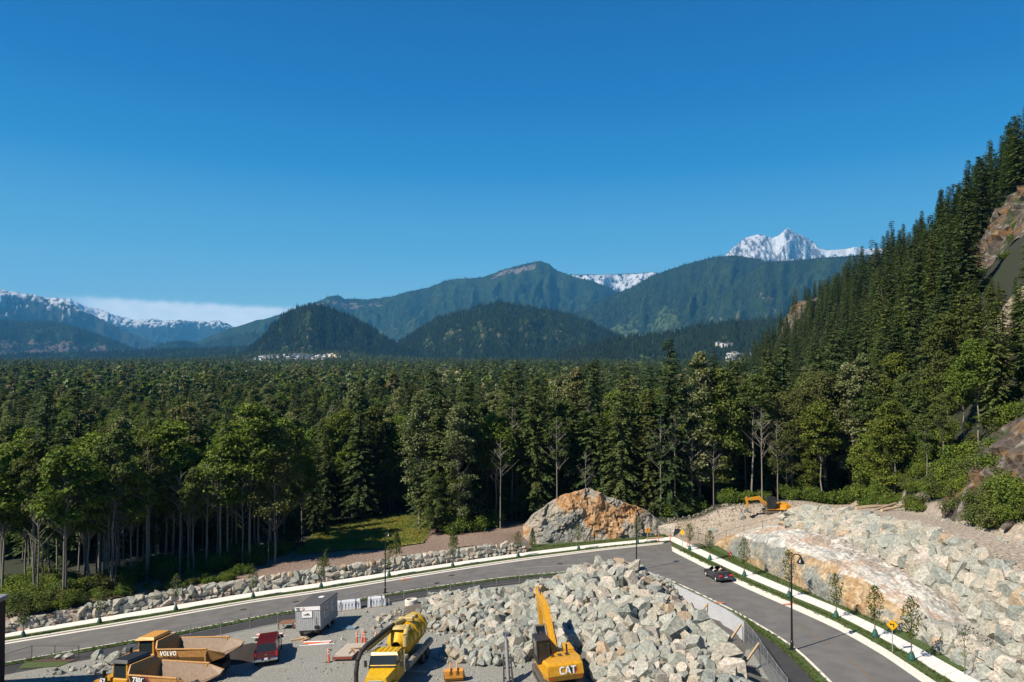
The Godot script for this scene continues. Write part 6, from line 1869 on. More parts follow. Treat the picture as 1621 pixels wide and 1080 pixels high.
# ---------------------------------------------------------------- street furniture
func street_lamp(x: float, d: float, ax: float, ad: float, tall: float, label: String) -> void:
	var at := gp(x, d, 0.08)
	var f := Vector3(ax, 0, -ad).normalized()
	var t := thing("street_lamp", label, "street lamp", Transform3D(Basis(f, Vector3.UP, f.cross(Vector3.UP)), at), "street lamps on the inner side of the bend")
	var m := mat("lamp_black", Color(0.012, 0.012, 0.013), 0.35)
	part(t, "pole", m, func(b: MB):
		b.lathe(Vector3(0, -0.1, 0), Vector3(0, tall, 0), [Vector2(0, 0.20), Vector2(0.12, 0.20), Vector2(0.14, 0.14), Vector2(0.75, 0.12), Vector2(0.80, 0.085), Vector2(tall, 0.055)], 10))
	part(t, "arm", m, func(b: MB):
		var p := []
		for k in 9:
			var a := PI * (1.0 - k / 8.0 * 0.82)
			p.append(Vector3(0.42 + cos(a) * 0.42, tall - 0.05 + sin(a) * 0.42, 0))
		b.tube(p, [0.045], 7))
	part(t, "lamp_shade", m, func(b: MB): b.lathe(Vector3(0.80, tall + 0.25, 0), Vector3(0.80, tall - 0.5, 0), [Vector2(0, 0.03), Vector2(0.08, 0.07), Vector2(0.14, 0.09), Vector2(0.3, 0.14), Vector2(0.5, 0.27), Vector2(0.62, 0.30), Vector2(0.60, 0.27), Vector2(0.48, 0.22), Vector2(0.3, 0.001)], 14))
	part(t, "base_plate", m, func(b: MB): b.box(Vector3(0, 0.0, 0), Vector3(0.5, 0.06, 0.5), 0.01))

func warning_sign(x: float, d: float, hx: float, hd: float, tall: float, size: float, c: Color, label: String, arrow: bool) -> void:
	var f := Vector3(hx, 0, -hd).normalized()  # the way its face looks
	var t := thing("warning_sign", label, "sign", Transform3D(Basis(Vector3.UP.cross(f), Vector3.UP, f), gp(x, d, 0.08)))
	part(t, "post", mat("galvanised", Color(0.42, 0.43, 0.43), 0.45, 0.5), func(b: MB): b.cyl(Vector3(0, -0.1, 0), Vector3(0, tall + size * 0.5, 0), 0.035, 0.035, 8))
	part(t, "plate", mat("sign_face_%d" % int(c.g * 1000), c, 0.4), func(b: MB): b.hexa([Vector3(0, tall - size, 0.045), Vector3(size, tall, 0.045), Vector3(size, tall, 0.06), Vector3(0, tall - size, 0.06), Vector3(-size, tall, 0.045), Vector3(0, tall + size, 0.045), Vector3(0, tall + size, 0.06), Vector3(-size, tall, 0.06)]))
	part(t, "border", black(), func(b: MB):
		for k in 4:
			var a := [Vector2(0, -1), Vector2(1, 0), Vector2(0, 1), Vector2(-1, 0)][k] as Vector2
			var e := [Vector2(1, 0), Vector2(0, 1), Vector2(-1, 0), Vector2(0, -1)][k] as Vector2
			var q := []
			for s in [[a, 0.95], [e, 0.95], [e, 0.90], [a, 0.90]]: q.append(Vector3(s[0].x * s[1] * size, tall + s[0].y * s[1] * size, 0.064))
			b.poly(q, Vector3.BACK))
	part(t, "arrow", black(), func(b: MB):
		var s := size
		if arrow:
			b.box(Vector3(0.20 * s, tall - 0.13 * s, 0.064), Vector3(0.17 * s, 0.5 * s, 0.006))
			b.box(Vector3(0.03 * s, tall + 0.14 * s, 0.064), Vector3(0.5 * s, 0.17 * s, 0.0062))
			b.tri(Vector3(-0.52 * s, tall + 0.14 * s, 0.066), Vector3(-0.18 * s, tall + 0.38 * s, 0.066), Vector3(-0.18 * s, tall - 0.10 * s, 0.066), Vector3.BACK)
		else:
			b.box(Vector3(0, tall - 0.1 * s, 0.064), Vector3(0.15 * s, 0.6 * s, 0.006))
			b.tri(Vector3(0, tall + 0.5 * s, 0.066), Vector3(-0.25 * s, tall + 0.12 * s, 0.066), Vector3(0.25 * s, tall + 0.12 * s, 0.066), Vector3.BACK))

func chain_fence(called: String, label: String, pts: Array, tall: float, m: Material, on_land := false, gap := 2.4, see := 0.10, sag := false) -> void:
	var t := thing(called, label, "fence")
	var net := mat("netting_%d" % int(see * 100), Color(0.20, 0.21, 0.21), 0.7)
	net.transparency = BaseMaterial3D.TRANSPARENCY_ALPHA
	net.albedo_color.a = see
	var c := curve(pts, gap)
	for i in c.size():
		var p: Vector3 = on_ground(c[i].x, c[i].y) if on_land else gp(c[i].x, c[i].y)
		part(t, "post", m, func(b: MB): b.cyl(p - Vector3.UP * 0.1, p + Vector3.UP * (tall + 0.05), 0.028, 0.028, 6))
		if i == 0: continue
		var q: Vector3 = on_ground(c[i - 1].x, c[i - 1].y) if on_land else gp(c[i - 1].x, c[i - 1].y)
		part(t, "rail", m, func(b: MB):
			b.cyl(q + Vector3.UP * tall, p + Vector3.UP * tall, 0.02, 0.02, 5)
			b.cyl(q + Vector3.UP * 0.12, p + Vector3.UP * 0.12, 0.012, 0.012, 4)
			if sag: b.cyl(q + Vector3.UP * tall * 0.5, p + Vector3.UP * tall * 0.5, 0.012, 0.012, 4))
		if see > 0:
			part(t, "netting", net, func(b: MB): b.poly([q + Vector3.UP * 0.1, p + Vector3.UP * 0.1, p + Vector3.UP * tall, q + Vector3.UP * tall]))

func build_street() -> void:
	street_lamp(22.05, 54.2, 1.0, 0.12, 7.1, "tall black street lamp with curved arm by the turn sign")
	street_lamp(-15.4, 83.4, 0.45, 1.0, 7.0, "tall black street lamp by the road between site office and meadow")
	street_lamp(15.6, 86.0, 0.4, 1.0, 7.0, "tall black street lamp behind the rock pile at the bend")
	warning_sign(28.75, 52.0, -0.25, -1.0, 2.1, 0.43, Color(0.80, 0.42, 0.004), "yellow diamond sign with bent arrow beside the pavement", true)
	warning_sign(20.4, 103.2, -0.1, -1.0, 1.95, 0.45, Color(0.72, 0.28, 0.01), "orange diamond sign in front of the big rock outcrop", false)
	warning_sign(24.1, 96.9, -0.92, -0.55, 2.35, 0.45, Color(0.80, 0.42, 0.004), "yellow diamond sign turned sideways at the end of the road", false)
	var orange := mat("safety_orange", Color(0.75, 0.10, 0.015), 0.45)
	for a in [[22.1, 103.4], [23.8, 103.2], [25.2, 98.3]]:
		var t := thing("delineator_post", "slim orange plastic post at the end of the road", "post", Transform3D(Basis(), gp(a[0], a[1], 0.11)), "orange posts at the road end")
		part(t, "tube", orange, func(b: MB): b.lathe(Vector3.ZERO, Vector3(0, 1.2, 0), [Vector2(0, 0.08), Vector2(0.1, 0.06), Vector2(1.1, 0.05), Vector2(1.15, 0.001)], 8))
		part(t, "foot", mat("rubber", Color(0.022, 0.022, 0.023), 0.85), func(b: MB): b.cyl(Vector3(0, 0, 0), Vector3(0, 0.06, 0), 0.22, 0.2, 8))
	var h := thing("fire_hydrant", "dark red fire hydrant on the grass by the pale rock", "hydrant", Transform3D(Basis(), gp(28.3, 89.0, 0.08)))
	var red := mat("hydrant_red", Color(0.23, 0.012, 0.012), 0.4)
	part(h, "barrel", red, func(b: MB): b.lathe(Vector3.ZERO, Vector3.UP, [Vector2(0, 0.2), Vector2(0.08, 0.2), Vector2(0.09, 0.13), Vector2(0.6, 0.13), Vector2(0.62, 0.19), Vector2(0.68, 0.19), Vector2(0.72, 0.15), Vector2(0.84, 0.08), Vector2(0.93, 0.04), Vector2(0.94, 0.001)], 12))
	for s in [-1, 1]: part(h, "outlet", red, func(b: MB): b.cyl(Vector3(s * 0.1, 0.48, 0), Vector3(s * 0.25, 0.48, 0), 0.08, 0.08, 10))
	part(h, "cap", mat("cap_white", Color(0.55, 0.53, 0.5), 0.5), func(b: MB): b.cyl(Vector3(0.02, 0.48, 0.1), Vector3(0.02, 0.48, 0.24), 0.07, 0.07, 10))
	# young street trees with watering bags
	var bark := grain("bark", Color.WHITE, noise_tex("bark", 0.06, 4, Color.BLACK, Color.WHITE), 0.5)
	var kit := []
	for k in 4: kit.append(sapling(3.9 + 0.25 * k, 0.70, 380))
	kit.append(sapling(3.6, 0.6, 60))
	var bag := mat("bag_green", Color(0.012, 0.075, 0.055), 0.6)
	var rows := [[[24.75, 95.6], [25.5, 88.4], [26.6, 78.6], [27.75, 68.8], [28.85, 61.2], [29.35, 55.6], [29.15, 50.2], [30.9, 47.0]], [[-53.3, 75.0], [-47.2, 78.7], [-40.2, 82.2], [-32.4, 86.0], [-24.7, 88.9], [-16.6, 92.7], [-8.3, 96.1], [0.9, 99.8], [9.9, 101.9], [18.9, 103.2]]]
	for r in 2:
		for k in rows[r].size():
			var a: Array = rows[r][k]
			var bare: bool = r == 0 and k == 7
			var big: float = [0.95, 0.92, 1.0, 1.02, 1.0, 1.0, 1.05, 0.85][k] if r == 0 else 0.95
			var pat: Array = kit[4] if bare else kit[(k + r) % 4]
			var at := Transform3D(Basis(Vector3.UP, k * 1.7).scaled(Vector3.ONE * big), gp(a[0], a[1], 0.09))
			var lb: String = "nearly leafless young tree in front of the short boulder wall" if bare else (["young street tree in the grass strip below the pale rock face", "young street tree in the grass strip below the forest"][r])
			var t := thing("street_tree", lb, "young tree", at, "" if bare else ["street trees by the pale rock", "street trees by the forest"][r])
			obj("trunk", pat[0], bark, t)
			obj("crown", pat[1], foliage("leaves_0"), t)
			if bare: continue
			var w := thing("watering_bag", ["dark green watering bag tied round a street tree below the pale rock face", "dark green watering bag tied round a street tree below the forest"][r], "watering bag", Transform3D(Basis(Vector3.UP, k * 2.1), gp(a[0], a[1], 0.09)), ["watering bags by the pale rock", "watering bags by the forest"][r])
			part(w, "bag", bag, func(b: MB): b.lathe(Vector3.ZERO, Vector3.UP, [Vector2(0, 0.05), Vector2(0.0, 0.24), Vector2(0.15, 0.27), Vector2(0.4, 0.20), Vector2(0.62, 0.11), Vector2(0.70, 0.06), Vector2(0.70, 0.045)], 9))
			part(w, "strap", black(), func(b: MB): b.cyl(Vector3(0, 0.55, 0), Vector3(0, 0.59, 0), 0.145, 0.135, 9, false))
	# conical trees planted above the low wall
	for a in [[-25.4, 93.6, 0.75], [-16.4, 97.8, 0.95], [-8.6, 101.4, 0.95], [3.2, 107.0, 0.8]]:
		var t := thing("planted_tree", "small bushy upright tree planted just above the low boulder wall", "young tree", stand(a[0], a[1], a[0], a[2]), "small trees planted above the low wall")
		obj("trunk", kit[1][0], bark, t)
		obj("crown", kit[1][2], foliage("leaves_1"), t)
	# fences
	var galv := mat("galvanised", Color(0.42, 0.43, 0.43), 0.45, 0.5)
	var blk := mat("fence_black", Color(0.015, 0.015, 0.016), 0.45)
	chain_fence("yard_fence", "thin grey wire fence along the dark path round the yard", [[-34.5, 67.2], [-27.3, 71.6], [-18.5, 77.2], [-10.6, 80.7], [-2.6, 83.3], [5, 84.1], [12.0, 82.6]], 1.75, galv, false, 2.75, 0.035, true)
	chain_fence("garden_fence", "black wire fence round the small lawn by the brown building", [[-41.3, 65.6], [-44.0, 66.2], [-46.9, 66.9], [-47.6, 64.6], [-46.6, 62.0]], 1.3, blk, false, 2.2, 0.14)
	chain_fence("bank_fence", "black wire fence along the top of the pale rock", [[28.9, 98.6], [30.4, 99.6], [33, 99.6], [36, 98.9], [38.6, 98.4]], 1.15, blk, true, 2.1, 0.06)
	chain_fence("corner_fence", "black wire fence closing off the road end", [[20.8, 108.2], [24.2, 108.4], [25.6, 108.1], [27.0, 105.6], [28.2, 102.0], [28.8, 98.7]], 1.15, blk, true, 1.9, 0.06)
	# hoarding of white cloth on wire panels round the rock pile
	var line := curve([[14.6, 78.6], [15.9, 74.8], [16.5, 71.4], [17.3, 67.5], [18.0, 64.5], [18.8, 60.5], [19.1, 57.0], [19.0, 54.6], [18.45, 50.6], [18.1, 48.4], [17.6, 44.0]], 2.45)
	var hd := thing("site_fence", "temporary site fence with white cloth between rock pile and dark path", "fence")
	var cloth := grain("white_cloth", Color(0.60, 0.62, 0.65), noise_tex("cloth", 0.02, 4, Color(0.86, 0.86, 0.88), Color(1, 1, 1)), 0.5, 0.8)
	cloth.backlight_enabled = true
	cloth.backlight = Color(0.7, 0.7, 0.7)
	var grey := mat("grey_scrim", Color(0.16, 0.17, 0.18), 0.8)
	grey.transparency = BaseMaterial3D.TRANSPARENCY_ALPHA
	grey.albedo_color.a = 0.45
	for i in line.size():
		var p := gp(line[i].x, line[i].y)
		part(hd, "post", galv, func(b: MB):
			b.cyl(p, p + Vector3.UP * 1.95, 0.025, 0.025, 6)
			b.box(p + Vector3.UP * 0.05, Vector3(0.5, 0.08, 0.22)))
		if i == 0: continue
		var q := gp(line[i - 1].x, line[i - 1].y)
		part(hd, "rail", galv, func(b: MB):
			for y in [0.12, 0.98, 1.9]: b.cyl(q + Vector3.UP * y, p + Vector3.UP * y, 0.02, 0.02, 5)
			var m := (p + q) / 2
			b.cyl(m + Vector3.UP * 0.1, m + Vector3.UP * 1.9, 0.018, 0.018, 5))
		var side := (p - q).cross(Vector3.UP).normalized() * 0.04
		var m := MB.new()
		for u in 6:
			for w in 4:
				var c := []
				for e in [[0, 0], [1, 0], [1, 1], [0, 1]]:
					var uu: float = (u + e[0]) / 6.0
					var ww: float = (w + e[1]) / 4.0
					c.append(q.lerp(p, uu) + Vector3.UP * (0.12 + 1.74 * ww) + side * (1.0 + 1.2 * nz.get_noise_2d((i + uu) * 55, ww * 40)))
				m.poly(c)
		obj("cloth_panel", m.mesh(), cloth if line[i].y > 54.5 else grey, hd)
	var pine := grain("new_timber", Color(0.50, 0.36, 0.22), noise_tex("wood", 0.03, 4, Color(0.75, 0.72, 0.68), Color(1, 1, 1)), 0.8, 0.8, null, 1.0, false)
	for a in [[15.4, 70.2, 16.9, 69.6], [17.0, 63.6, 18.2, 63.6], [17.2, 55.6, 18.85, 56.6], [15.7, 48.9, 18.6, 51.8]]:
		var t := thing("timber_brace", "pale timber prop leaning against the white site fence", "timber", Transform3D(), "timber props of the site fence")
		var p0 := gp(a[0], a[1], 0.12)
		var p1 := gp(a[2], a[3], 1.6)
		part(t, "beam", pine, func(b: MB):
			b.t = Transform3D(Basis.looking_at(p1 - p0, Vector3.UP), (p0 + p1) / 2)
			b.box(Vector3.ZERO, Vector3(0.14, 0.14, p0.distance_to(p1)), 0.01))

func sapling(h: float, wide: float, leaves: int) -> Array:
	var tr := FB.new()
	var cr := FB.new()
	var full := FB.new()
	tr.tube([Vector3(0, -0.1, 0), Vector3(0.03, h * 0.4, 0.02), Vector3(0, h * 0.95, 0)], [0.05, 0.035, 0.01], 6, Color(0.20, 0.17, 0.14))
	for k in 16:
		var y := h * rng.randf_range(0.38, 0.85)
		var a := rng.randf() * TAU
		tr.tube([Vector3(0, y, 0), Vector3(cos(a) * wide * 0.7, y + h * 0.16, sin(a) * wide * 0.7)], [0.015, 0.005], 3, Color(0.18, 0.15, 0.12))
	for k in leaves:
		var t := rng.randf()
		var a := rng.randf() * TAU
		var r := wide * sqrt(rng.randf()) * pow(sin(PI * (0.08 + 0.87 * t)), 0.8)
		cr.leaf(Vector3(cos(a) * r, h * (0.36 + 0.64 * t), sin(a) * r), (on_ball() + Vector3.UP * 0.4).normalized(), on_ball(), 0.11, 0.19, leaf_col(OLIVE if k % 3 else MAPLE))
	for k in leaves * 2:
		var t := rng.randf()
		var a := rng.randf() * TAU
		var r := wide * 1.25 * sqrt(rng.randf()) * pow(1.0 - t, 0.6)
		full.leaf(Vector3(cos(a) * r, h * (0.10 + 0.80 * t), sin(a) * r), (on_ball() + Vector3.UP * 0.4).normalized(), on_ball(), 0.13, 0.22, leaf_col(ALDER))
	return [tr.mesh(), cr.mesh(), full.mesh()]

# ---------------------------------------------------------------- things in the yard
func build_yard() -> void:
	var grey := grain("trailer_grey", Color(0.40, 0.42, 0.44), noise_tex("concrete", 0.03, 6, Color.BLACK, Color.WHITE), 0.2, 0.5, null, 1.0, false)
	var white := mat("trim_white", Color(0.72, 0.72, 0.72), 0.5)
	var tr := thing("site_office", "grey site office trailer with first aid sign and flat dark roof", "site office", park(-19.75, 70.0, -0.085, -1.0))
	part(tr, "body", grey, func(b: MB):
		b.box(Vector3(0, 1.75, 0), Vector3(2.5, 2.3, 5.0), 0.02)
		for k in 13: b.box(Vector3(-1.2 + k * 0.2, 1.65, -2.505), Vector3(0.09, 2.0, 0.03))
		for s in [-1, 1]:
			for k in 25: b.box(Vector3(s * 1.255, 1.7, -2.4 + k * 0.2), Vector3(0.03, 2.1, 0.09)))
	part(tr, "roof", paint("roof_felt", Color(0.085, 0.085, 0.09), 0.8), func(b: MB): b.box(Vector3(0, 2.93, 0), Vector3(2.6, 0.08, 5.1), 0.02))
	part(tr, "fascia", white, func(b: MB): b.box(Vector3(0, 2.70, -2.54), Vector3(2.54, 0.36, 0.04)))
	part(tr, "side_fascia", grey, func(b: MB):
		for s in [-1, 1]: b.box(Vector3(s * 1.285, 2.78, 0), Vector3(0.03, 0.22, 5.06)))
	part(tr, "notice_board", white, func(b: MB): b.box(Vector3(0.05, 2.15, -2.56), Vector3(1.0, 0.60, 0.03)))
	part(tr, "first_aid_panel", white, func(b: MB): b.box(Vector3(0.78, 2.70, -2.565), Vector3(0.92, 0.3, 0.02)))
	part(tr, "first_aid_mark", mat("dark_red", Color(0.35, 0.03, 0.03), 0.5), func(b: MB):
		b.poly([Vector3(0.42, 2.52, -2.585), Vector3(0.27, 2.70, -2.585), Vector3(0.42, 2.88, -2.585), Vector3(0.57, 2.70, -2.585)], Vector3.FORWARD))
	part(tr, "first_aid_cross", white, func(b: MB):
		b.box(Vector3(0.42, 2.70, -2.588), Vector3(0.06, 0.18, 0.006))
		b.box(Vector3(0.42, 2.70, -2.5885), Vector3(0.18, 0.06, 0.006)))
	var facing := Basis(Vector3.UP, PI)
	var ink := mat("ink", Color(0.03, 0.03, 0.03), 0.6)
	text("lettering", "FIRST", 0.13, ink, tr, Transform3D(facing, Vector3(0.93, 2.77, -2.58)))
	text("lettering", "AID", 0.13, ink, tr, Transform3D(facing, Vector3(0.93, 2.63, -2.58)))
	part(tr, "logo", ink, func(b: MB):
		for k in [[-0.12, 0.16, 0.20], [0.02, 0.22, 0.26], [0.18, 0.14, 0.22], [0.33, 0.10, 0.16]]:
			b.tri(Vector3(k[0] - k[2] * 0.5, 2.10, -2.58), Vector3(k[0], 2.10 + k[1], -2.58), Vector3(k[0] + k[2] * 0.5, 2.10, -2.58), Vector3.FORWARD)
		b.box(Vector3(0.08, 2.05, -2.58), Vector3(0.72, 0.03, 0.01)))
	part(tr, "lamp_pole", black(), func(b: MB):
		b.cyl(Vector3(-0.85, 1.2, -2.6), Vector3(-0.85, 1.9, -2.6), 0.025, 0.025, 6)
		b.box(Vector3(-0.9, 0.95, -2.65), Vector3(0.4, 0.35, 0.2), 0.03))
	for z in [-0.9, 0.9]:
		part(tr, "window", glass(), func(b: MB): b.box(Vector3(-1.275, 2.0, z), Vector3(0.04, 0.85, 0.9)))
		part(tr, "window_frame", white, func(b: MB):
			for e in [-0.47, 0.47]: b.box(Vector3(-1.28, 2.0, z + e), Vector3(0.05, 0.98, 0.06))
			for e in [-0.46, 0.46]: b.box(Vector3(-1.282, 2.0 + e, z), Vector3(0.05, 0.06, 0.9)))
	part(tr, "roof_hatch", white, func(b: MB): b.box(Vector3(-0.2, 2.99, 0.8), Vector3(0.5, 0.06, 0.5)))
	part(tr, "hitch", black(), func(b: MB):
		b.hexa([Vector3(-0.5, 0.45, -2.5), Vector3(0.5, 0.45, -2.5), Vector3(0.08, 0.45, -3.5), Vector3(-0.08, 0.45, -3.5), Vector3(-0.5, 0.56, -2.5), Vector3(0.5, 0.56, -2.5), Vector3(0.08, 0.56, -3.5), Vector3(-0.08, 0.56, -3.5)])
		b.box(Vector3(0, 0.5, 0), Vector3(1.9, 0.2, 4.9)))
	for s in [-1, 1]:
		wheel(tr, Vector3(s * 1.0, 0.36, 0.4), 0.36, 0.22, white)
		part(tr, "support", black(), func(b: MB):
			for z in [-1.9, 1.9]: b.box(Vector3(s * 0.8, 0.22, z), Vector3(0.4, 0.44, 0.4)))
	var brown := grain("old_timber", Color(0.22, 0.115, 0.065), noise_tex("wood", 0.03, 4, Color.BLACK, Color.WHITE), 0.8, 0.85, null, 1.0, false)
	var pine: Material = M["new_timber"]
	var dk := thing("wooden_landing", "reddish brown wooden landing in front of the site office", "landing", park(-23.2, 71.3, -0.1, -1.0))
	for k in 6: part(dk, "board", brown, func(b: MB): b.box(Vector3(0, 0.62, -0.6 + k * 0.235), Vector3(1.7, 0.05, 0.21)))
	for sx in [-1, 1]:
		for sz in [-1, 1]: part(dk, "leg", brown, func(b: MB): b.box(Vector3(sx * 0.78, 0.3, sz * 0.55), Vector3(0.09, 0.6, 0.09)))
	var st := thing("wooden_steps", "small wooden steps with brown treads beside the landing", "steps", park(-21.75, 70.5, -0.1, -1.0))
	for k in 3: part(st, "tread", brown, func(b: MB): b.box(Vector3(0.25 - k * 0.35, 0.55 - k * 0.17, 0), Vector3(0.3, 0.05, 1.0)))
	for s in [-1, 1]: part(st, "stringer", steel(), func(b: MB): b.hexa([Vector3(-0.65, 0.0, s * 0.5), Vector3(-0.55, 0.12, s * 0.5), Vector3(-0.55, 0.12, s * 0.45), Vector3(-0.65, 0.0, s * 0.45), Vector3(0.35, 0.35, s * 0.5), Vector3(0.4, 0.55, s * 0.5), Vector3(0.4, 0.55, s * 0.45), Vector3(0.35, 0.35, s * 0.45)]))
	var film := grain("white_film", Color(0.68, 0.70, 0.73), noise_tex("cloth", 0.02, 4, Color.BLACK, Color.WHITE), 0.8, 0.35, noise_tex("soil_n", 0.05, 5, Color.BLACK, Color.WHITE, 6.0), 0.6, false)
	for a in [[-18.3, 77.0, 2.7], [-15.3, 77.6, 2.0]]:
		var w := thing("wrapped_bundle", "white film wrapped bundle of building material behind the site office", "bundle", park(a[0], a[1], -0.2, 1.0), "white wrapped bundles")
		part(w, "wrapping", film, func(b: MB):
			b.hexa([Vector3(-a[2] / 2, 0.12, -0.6), Vector3(a[2] / 2, 0.12, -0.6), Vector3(a[2] / 2, 0.12, 0.6), Vector3(-a[2] / 2, 0.12, 0.6), Vector3(-a[2] / 2 + 0.08, 1.0, -0.52), Vector3(a[2] / 2 - 0.08, 0.97, -0.55), Vector3(a[2] / 2 - 0.06, 0.95, 0.52), Vector3(-a[2] / 2 + 0.08, 1.02, 0.54)])
			for k in 7: b.box(Vector3(-a[2] / 2 + 0.3 + k * 0.35, 0.5, 0.59), Vector3(0.05, 0.7, 0.06), 0.015))
		part(w, "strap", ink, func(b: MB):
			for e in [-0.3, 0.3]: b.box(Vector3(e * a[2], 0.56, 0), Vector3(0.05, 0.94, 1.26)))
		part(w, "pallet", pine, func(b: MB): b.box(Vector3(0, 0.06, 0), Vector3(a[2], 0.12, 1.2)))
	var ring := thing("concrete_ring", "short concrete manhole ring lying near the path", "concrete ring", park(-11.3, 77.2, 0, 1.0))
	part(ring, "ring", M["concrete"], func(b: MB): b.lathe(Vector3.ZERO, Vector3.UP, [Vector2(0.02, 0.52), Vector2(0.02, 0.72), Vector2(0.55, 0.72), Vector2(0.6, 0.68), Vector2(0.6, 0.52), Vector2(0.02, 0.52)], 20))
	var bx := thing("blue_panel", "dull blue grey sheet lying in the shade of the site office", "panel", park(-16.5, 69.3, 0.1, 1.0))
	part(bx, "sheet", mat("blue_grey", Color(0.11, 0.17, 0.21), 0.6), func(b: MB): b.box(Vector3(0, 0.12, 0), Vector3(1.8, 0.2, 0.9), 0.02))
	# orange safety gear
	var orange: Material = M["safety_orange"]
	for a in [[-24.3, 69.0, 0.15], [-18.4, 65.2, 0.0]]:
		var t := thing("barricade_stack", ["flat stack of orange and white barricade boards behind the red pickup", "flat stack of orange barricade boards in front of the site office"][0 if a[0] < -20 else 1], "barricade", park(a[0], a[1], 0.05, 1.0))
		for k in 5:
			part(t, "board", orange if k % 3 != 1 else white, func(b: MB):
				b.t = Transform3D(Basis(Vector3.UP, 0.06 * (k - 2)), Vector3(0.1 * (k - 2), 0.06 + 0.05 * (k % 2), -0.45 + 0.2 * k))
				b.box(Vector3.ZERO, Vector3(3.0 - 0.25 * k, 0.05, 0.18), 0.01))
		part(t, "rail", galv_mat(), func(b: MB): b.cyl(Vector3(-1.6, 0.06, 0.62), Vector3(1.8, 0.06, 0.55), 0.04, 0.04, 6))
	var pf := thing("timber_platform", "pale timber platform on a steel frame in the middle of the yard", "platform", park(-14.4, 61.2, 0.13, 1.0))
	for k in 5: part(pf, "plank", M["pale_plank"] if M.has("pale_plank") else grain("pale_plank", Color(0.50, 0.45, 0.38), noise_tex("wood", 0.03, 4, Color.BLACK, Color.WHITE), 0.6, 0.85, null, 1.0, false), func(b: MB): b.box(Vector3(-0.72 + k * 0.36, 0.42, 0), Vector3(0.34, 0.06, 3.5), 0.008))
	part(pf, "frame", paint("frame_red", Color(0.22, 0.06, 0.04), 0.6), func(b: MB):
		for s in [-1, 1]:
			b.box(Vector3(s * 0.85, 0.28, 0), Vector3(0.1, 0.2, 3.55))
			b.box(Vector3(0, 0.28, s * 1.76), Vector3(1.75, 0.2, 0.1)))
	part(pf, "skid", black(), func(b: MB):
		for s in [-1, 1]: b.box(Vector3(s * 0.6, 0.10, 0), Vector3(0.15, 0.2, 3.2)))
	for k in 5:
		var lw := thing("scrap_timber", "short brown timber offcut lying on the pale platform", "timber", park(-14.2 + 0.17 * k, 60.4 + 0.25 * k, 0.1, 1.0, 0.50 + 0.02 * (k % 2)) * Transform3D(Basis(Vector3.UP, 0.5 * k), Vector3.ZERO), "timber offcuts on the platform")
		part(lw, "beam", brown if k % 2 else pine, func(b: MB): b.box(Vector3.ZERO, Vector3(0.09, 0.06, 0.9 + 0.15 * k), 0.01))
	for a in [[-15.8, 59.4, 0.0], [-14.4, 64.0, 0.0], [-13.9, 63.8, 0.1], [-13.5, 63.6, -0.1], [-12.9, 63.7, 0.35]]:
		var t := thing("tube_post", ["upright orange and white tube post at the corner of the timber platform", "orange tube post in the cluster behind the timber platform"][0 if a[1] < 60 else 1], "post", park(a[0], a[1], 0, 1.0) * Transform3D(Basis(Vector3.FORWARD, a[2]), Vector3.ZERO), "" if a[1] < 60 else "orange tube posts behind the platform")
		part(t, "tube", orange, func(b: MB): b.lathe(Vector3.ZERO, Vector3.UP, [Vector2(0.05, 0.13), Vector2(0.1, 0.085), Vector2(1.15, 0.065), Vector2(1.2, 0.03), Vector2(1.25, 0.001)], 9))
		part(t, "band", white, func(b: MB):
			for y in [0.75, 0.98]: b.cyl(Vector3(0, y, 0), Vector3(0, y + 0.09, 0), 0.080, 0.078, 9, false))
		part(t, "foot", black(), func(b: MB): b.box(Vector3(0, 0.04, 0), Vector3(0.5, 0.08, 0.36), 0.02))
	for a in [[-20.8, 66.6, 1.2, 0.3], [-20.2, 67.0, 1.1, -0.5], [-19.9, 66.3, 0.9, 1.0]]:
		var t := thing("timber_block", "pale timber block under the front of the site office", "timber", park(a[0], a[1], 0, 1.0, 0.02) * Transform3D(Basis(Vector3.UP, a[3]), Vector3.ZERO), "timber blocks by the site office")
		part(t, "beam", pine, func(b: MB): b.box(Vector3(0, 0.08, 0), Vector3(a[2], 0.16, 0.22), 0.015))
	for a in [[-7.4, 78.6, 0.9, 2.2], [-6.8, 75.5, 1.3, 2.8], [-5.6, 76.2, 1.0, 2.4], [-7.9, 55.2, 1.15, 2.3]]:
		var t := thing("loose_plank", "weathered pale plank lying among the rubble beside the rock pile", "plank", park(a[0], a[1], 0, 1.0, 0.25) * Transform3D(Basis(Vector3.UP, a[2]), Vector3.ZERO), "planks lying by the rock pile")
		part(t, "plank", M["pale_plank"], func(b: MB): b.box(Vector3.ZERO, Vector3(0.2, 0.06, a[3]), 0.01))
	# dark soil heap between dump trucks and pickup
	var soil := thing("soil_heap", "low heap of dark brown soil beside the red pickup", "soil heap")
	var v := PackedVector3Array()
	var ix := PackedInt32Array()
	for i in 17:
		for j in 17:
			var x := -24.6 + (i - 8) * 0.38
			var d := 63.3 + (j - 8) * 0.38
			var r := Vector2((i - 8) / 7.5, (j - 8) / 7.5).length()
			v.append(gp(x, d, 0.9 * maxf(0.0, 1 - r * r) + (0.14 * nz.get_noise_2d(x * 40, d * 40) if r < 0.95 else 0.0) - 0.05))
	for i in 16:
		for j in 16:
			var a := i * 17 + j
			ix.append_array(PackedInt32Array([a, a + 1, a + 17, a + 1, a + 18, a + 17]))
	obj("soil", smooth_mesh(v, PackedColorArray(), ix), grain("dark_soil", Color(0.045, 0.032, 0.025), noise_tex("soil", 0.035, 6, Color.BLACK, Color.WHITE), 0.6, 0.95, noise_tex("soil_n", 0.05, 5, Color.BLACK, Color.WHITE, 6.0), 1.5), soil)
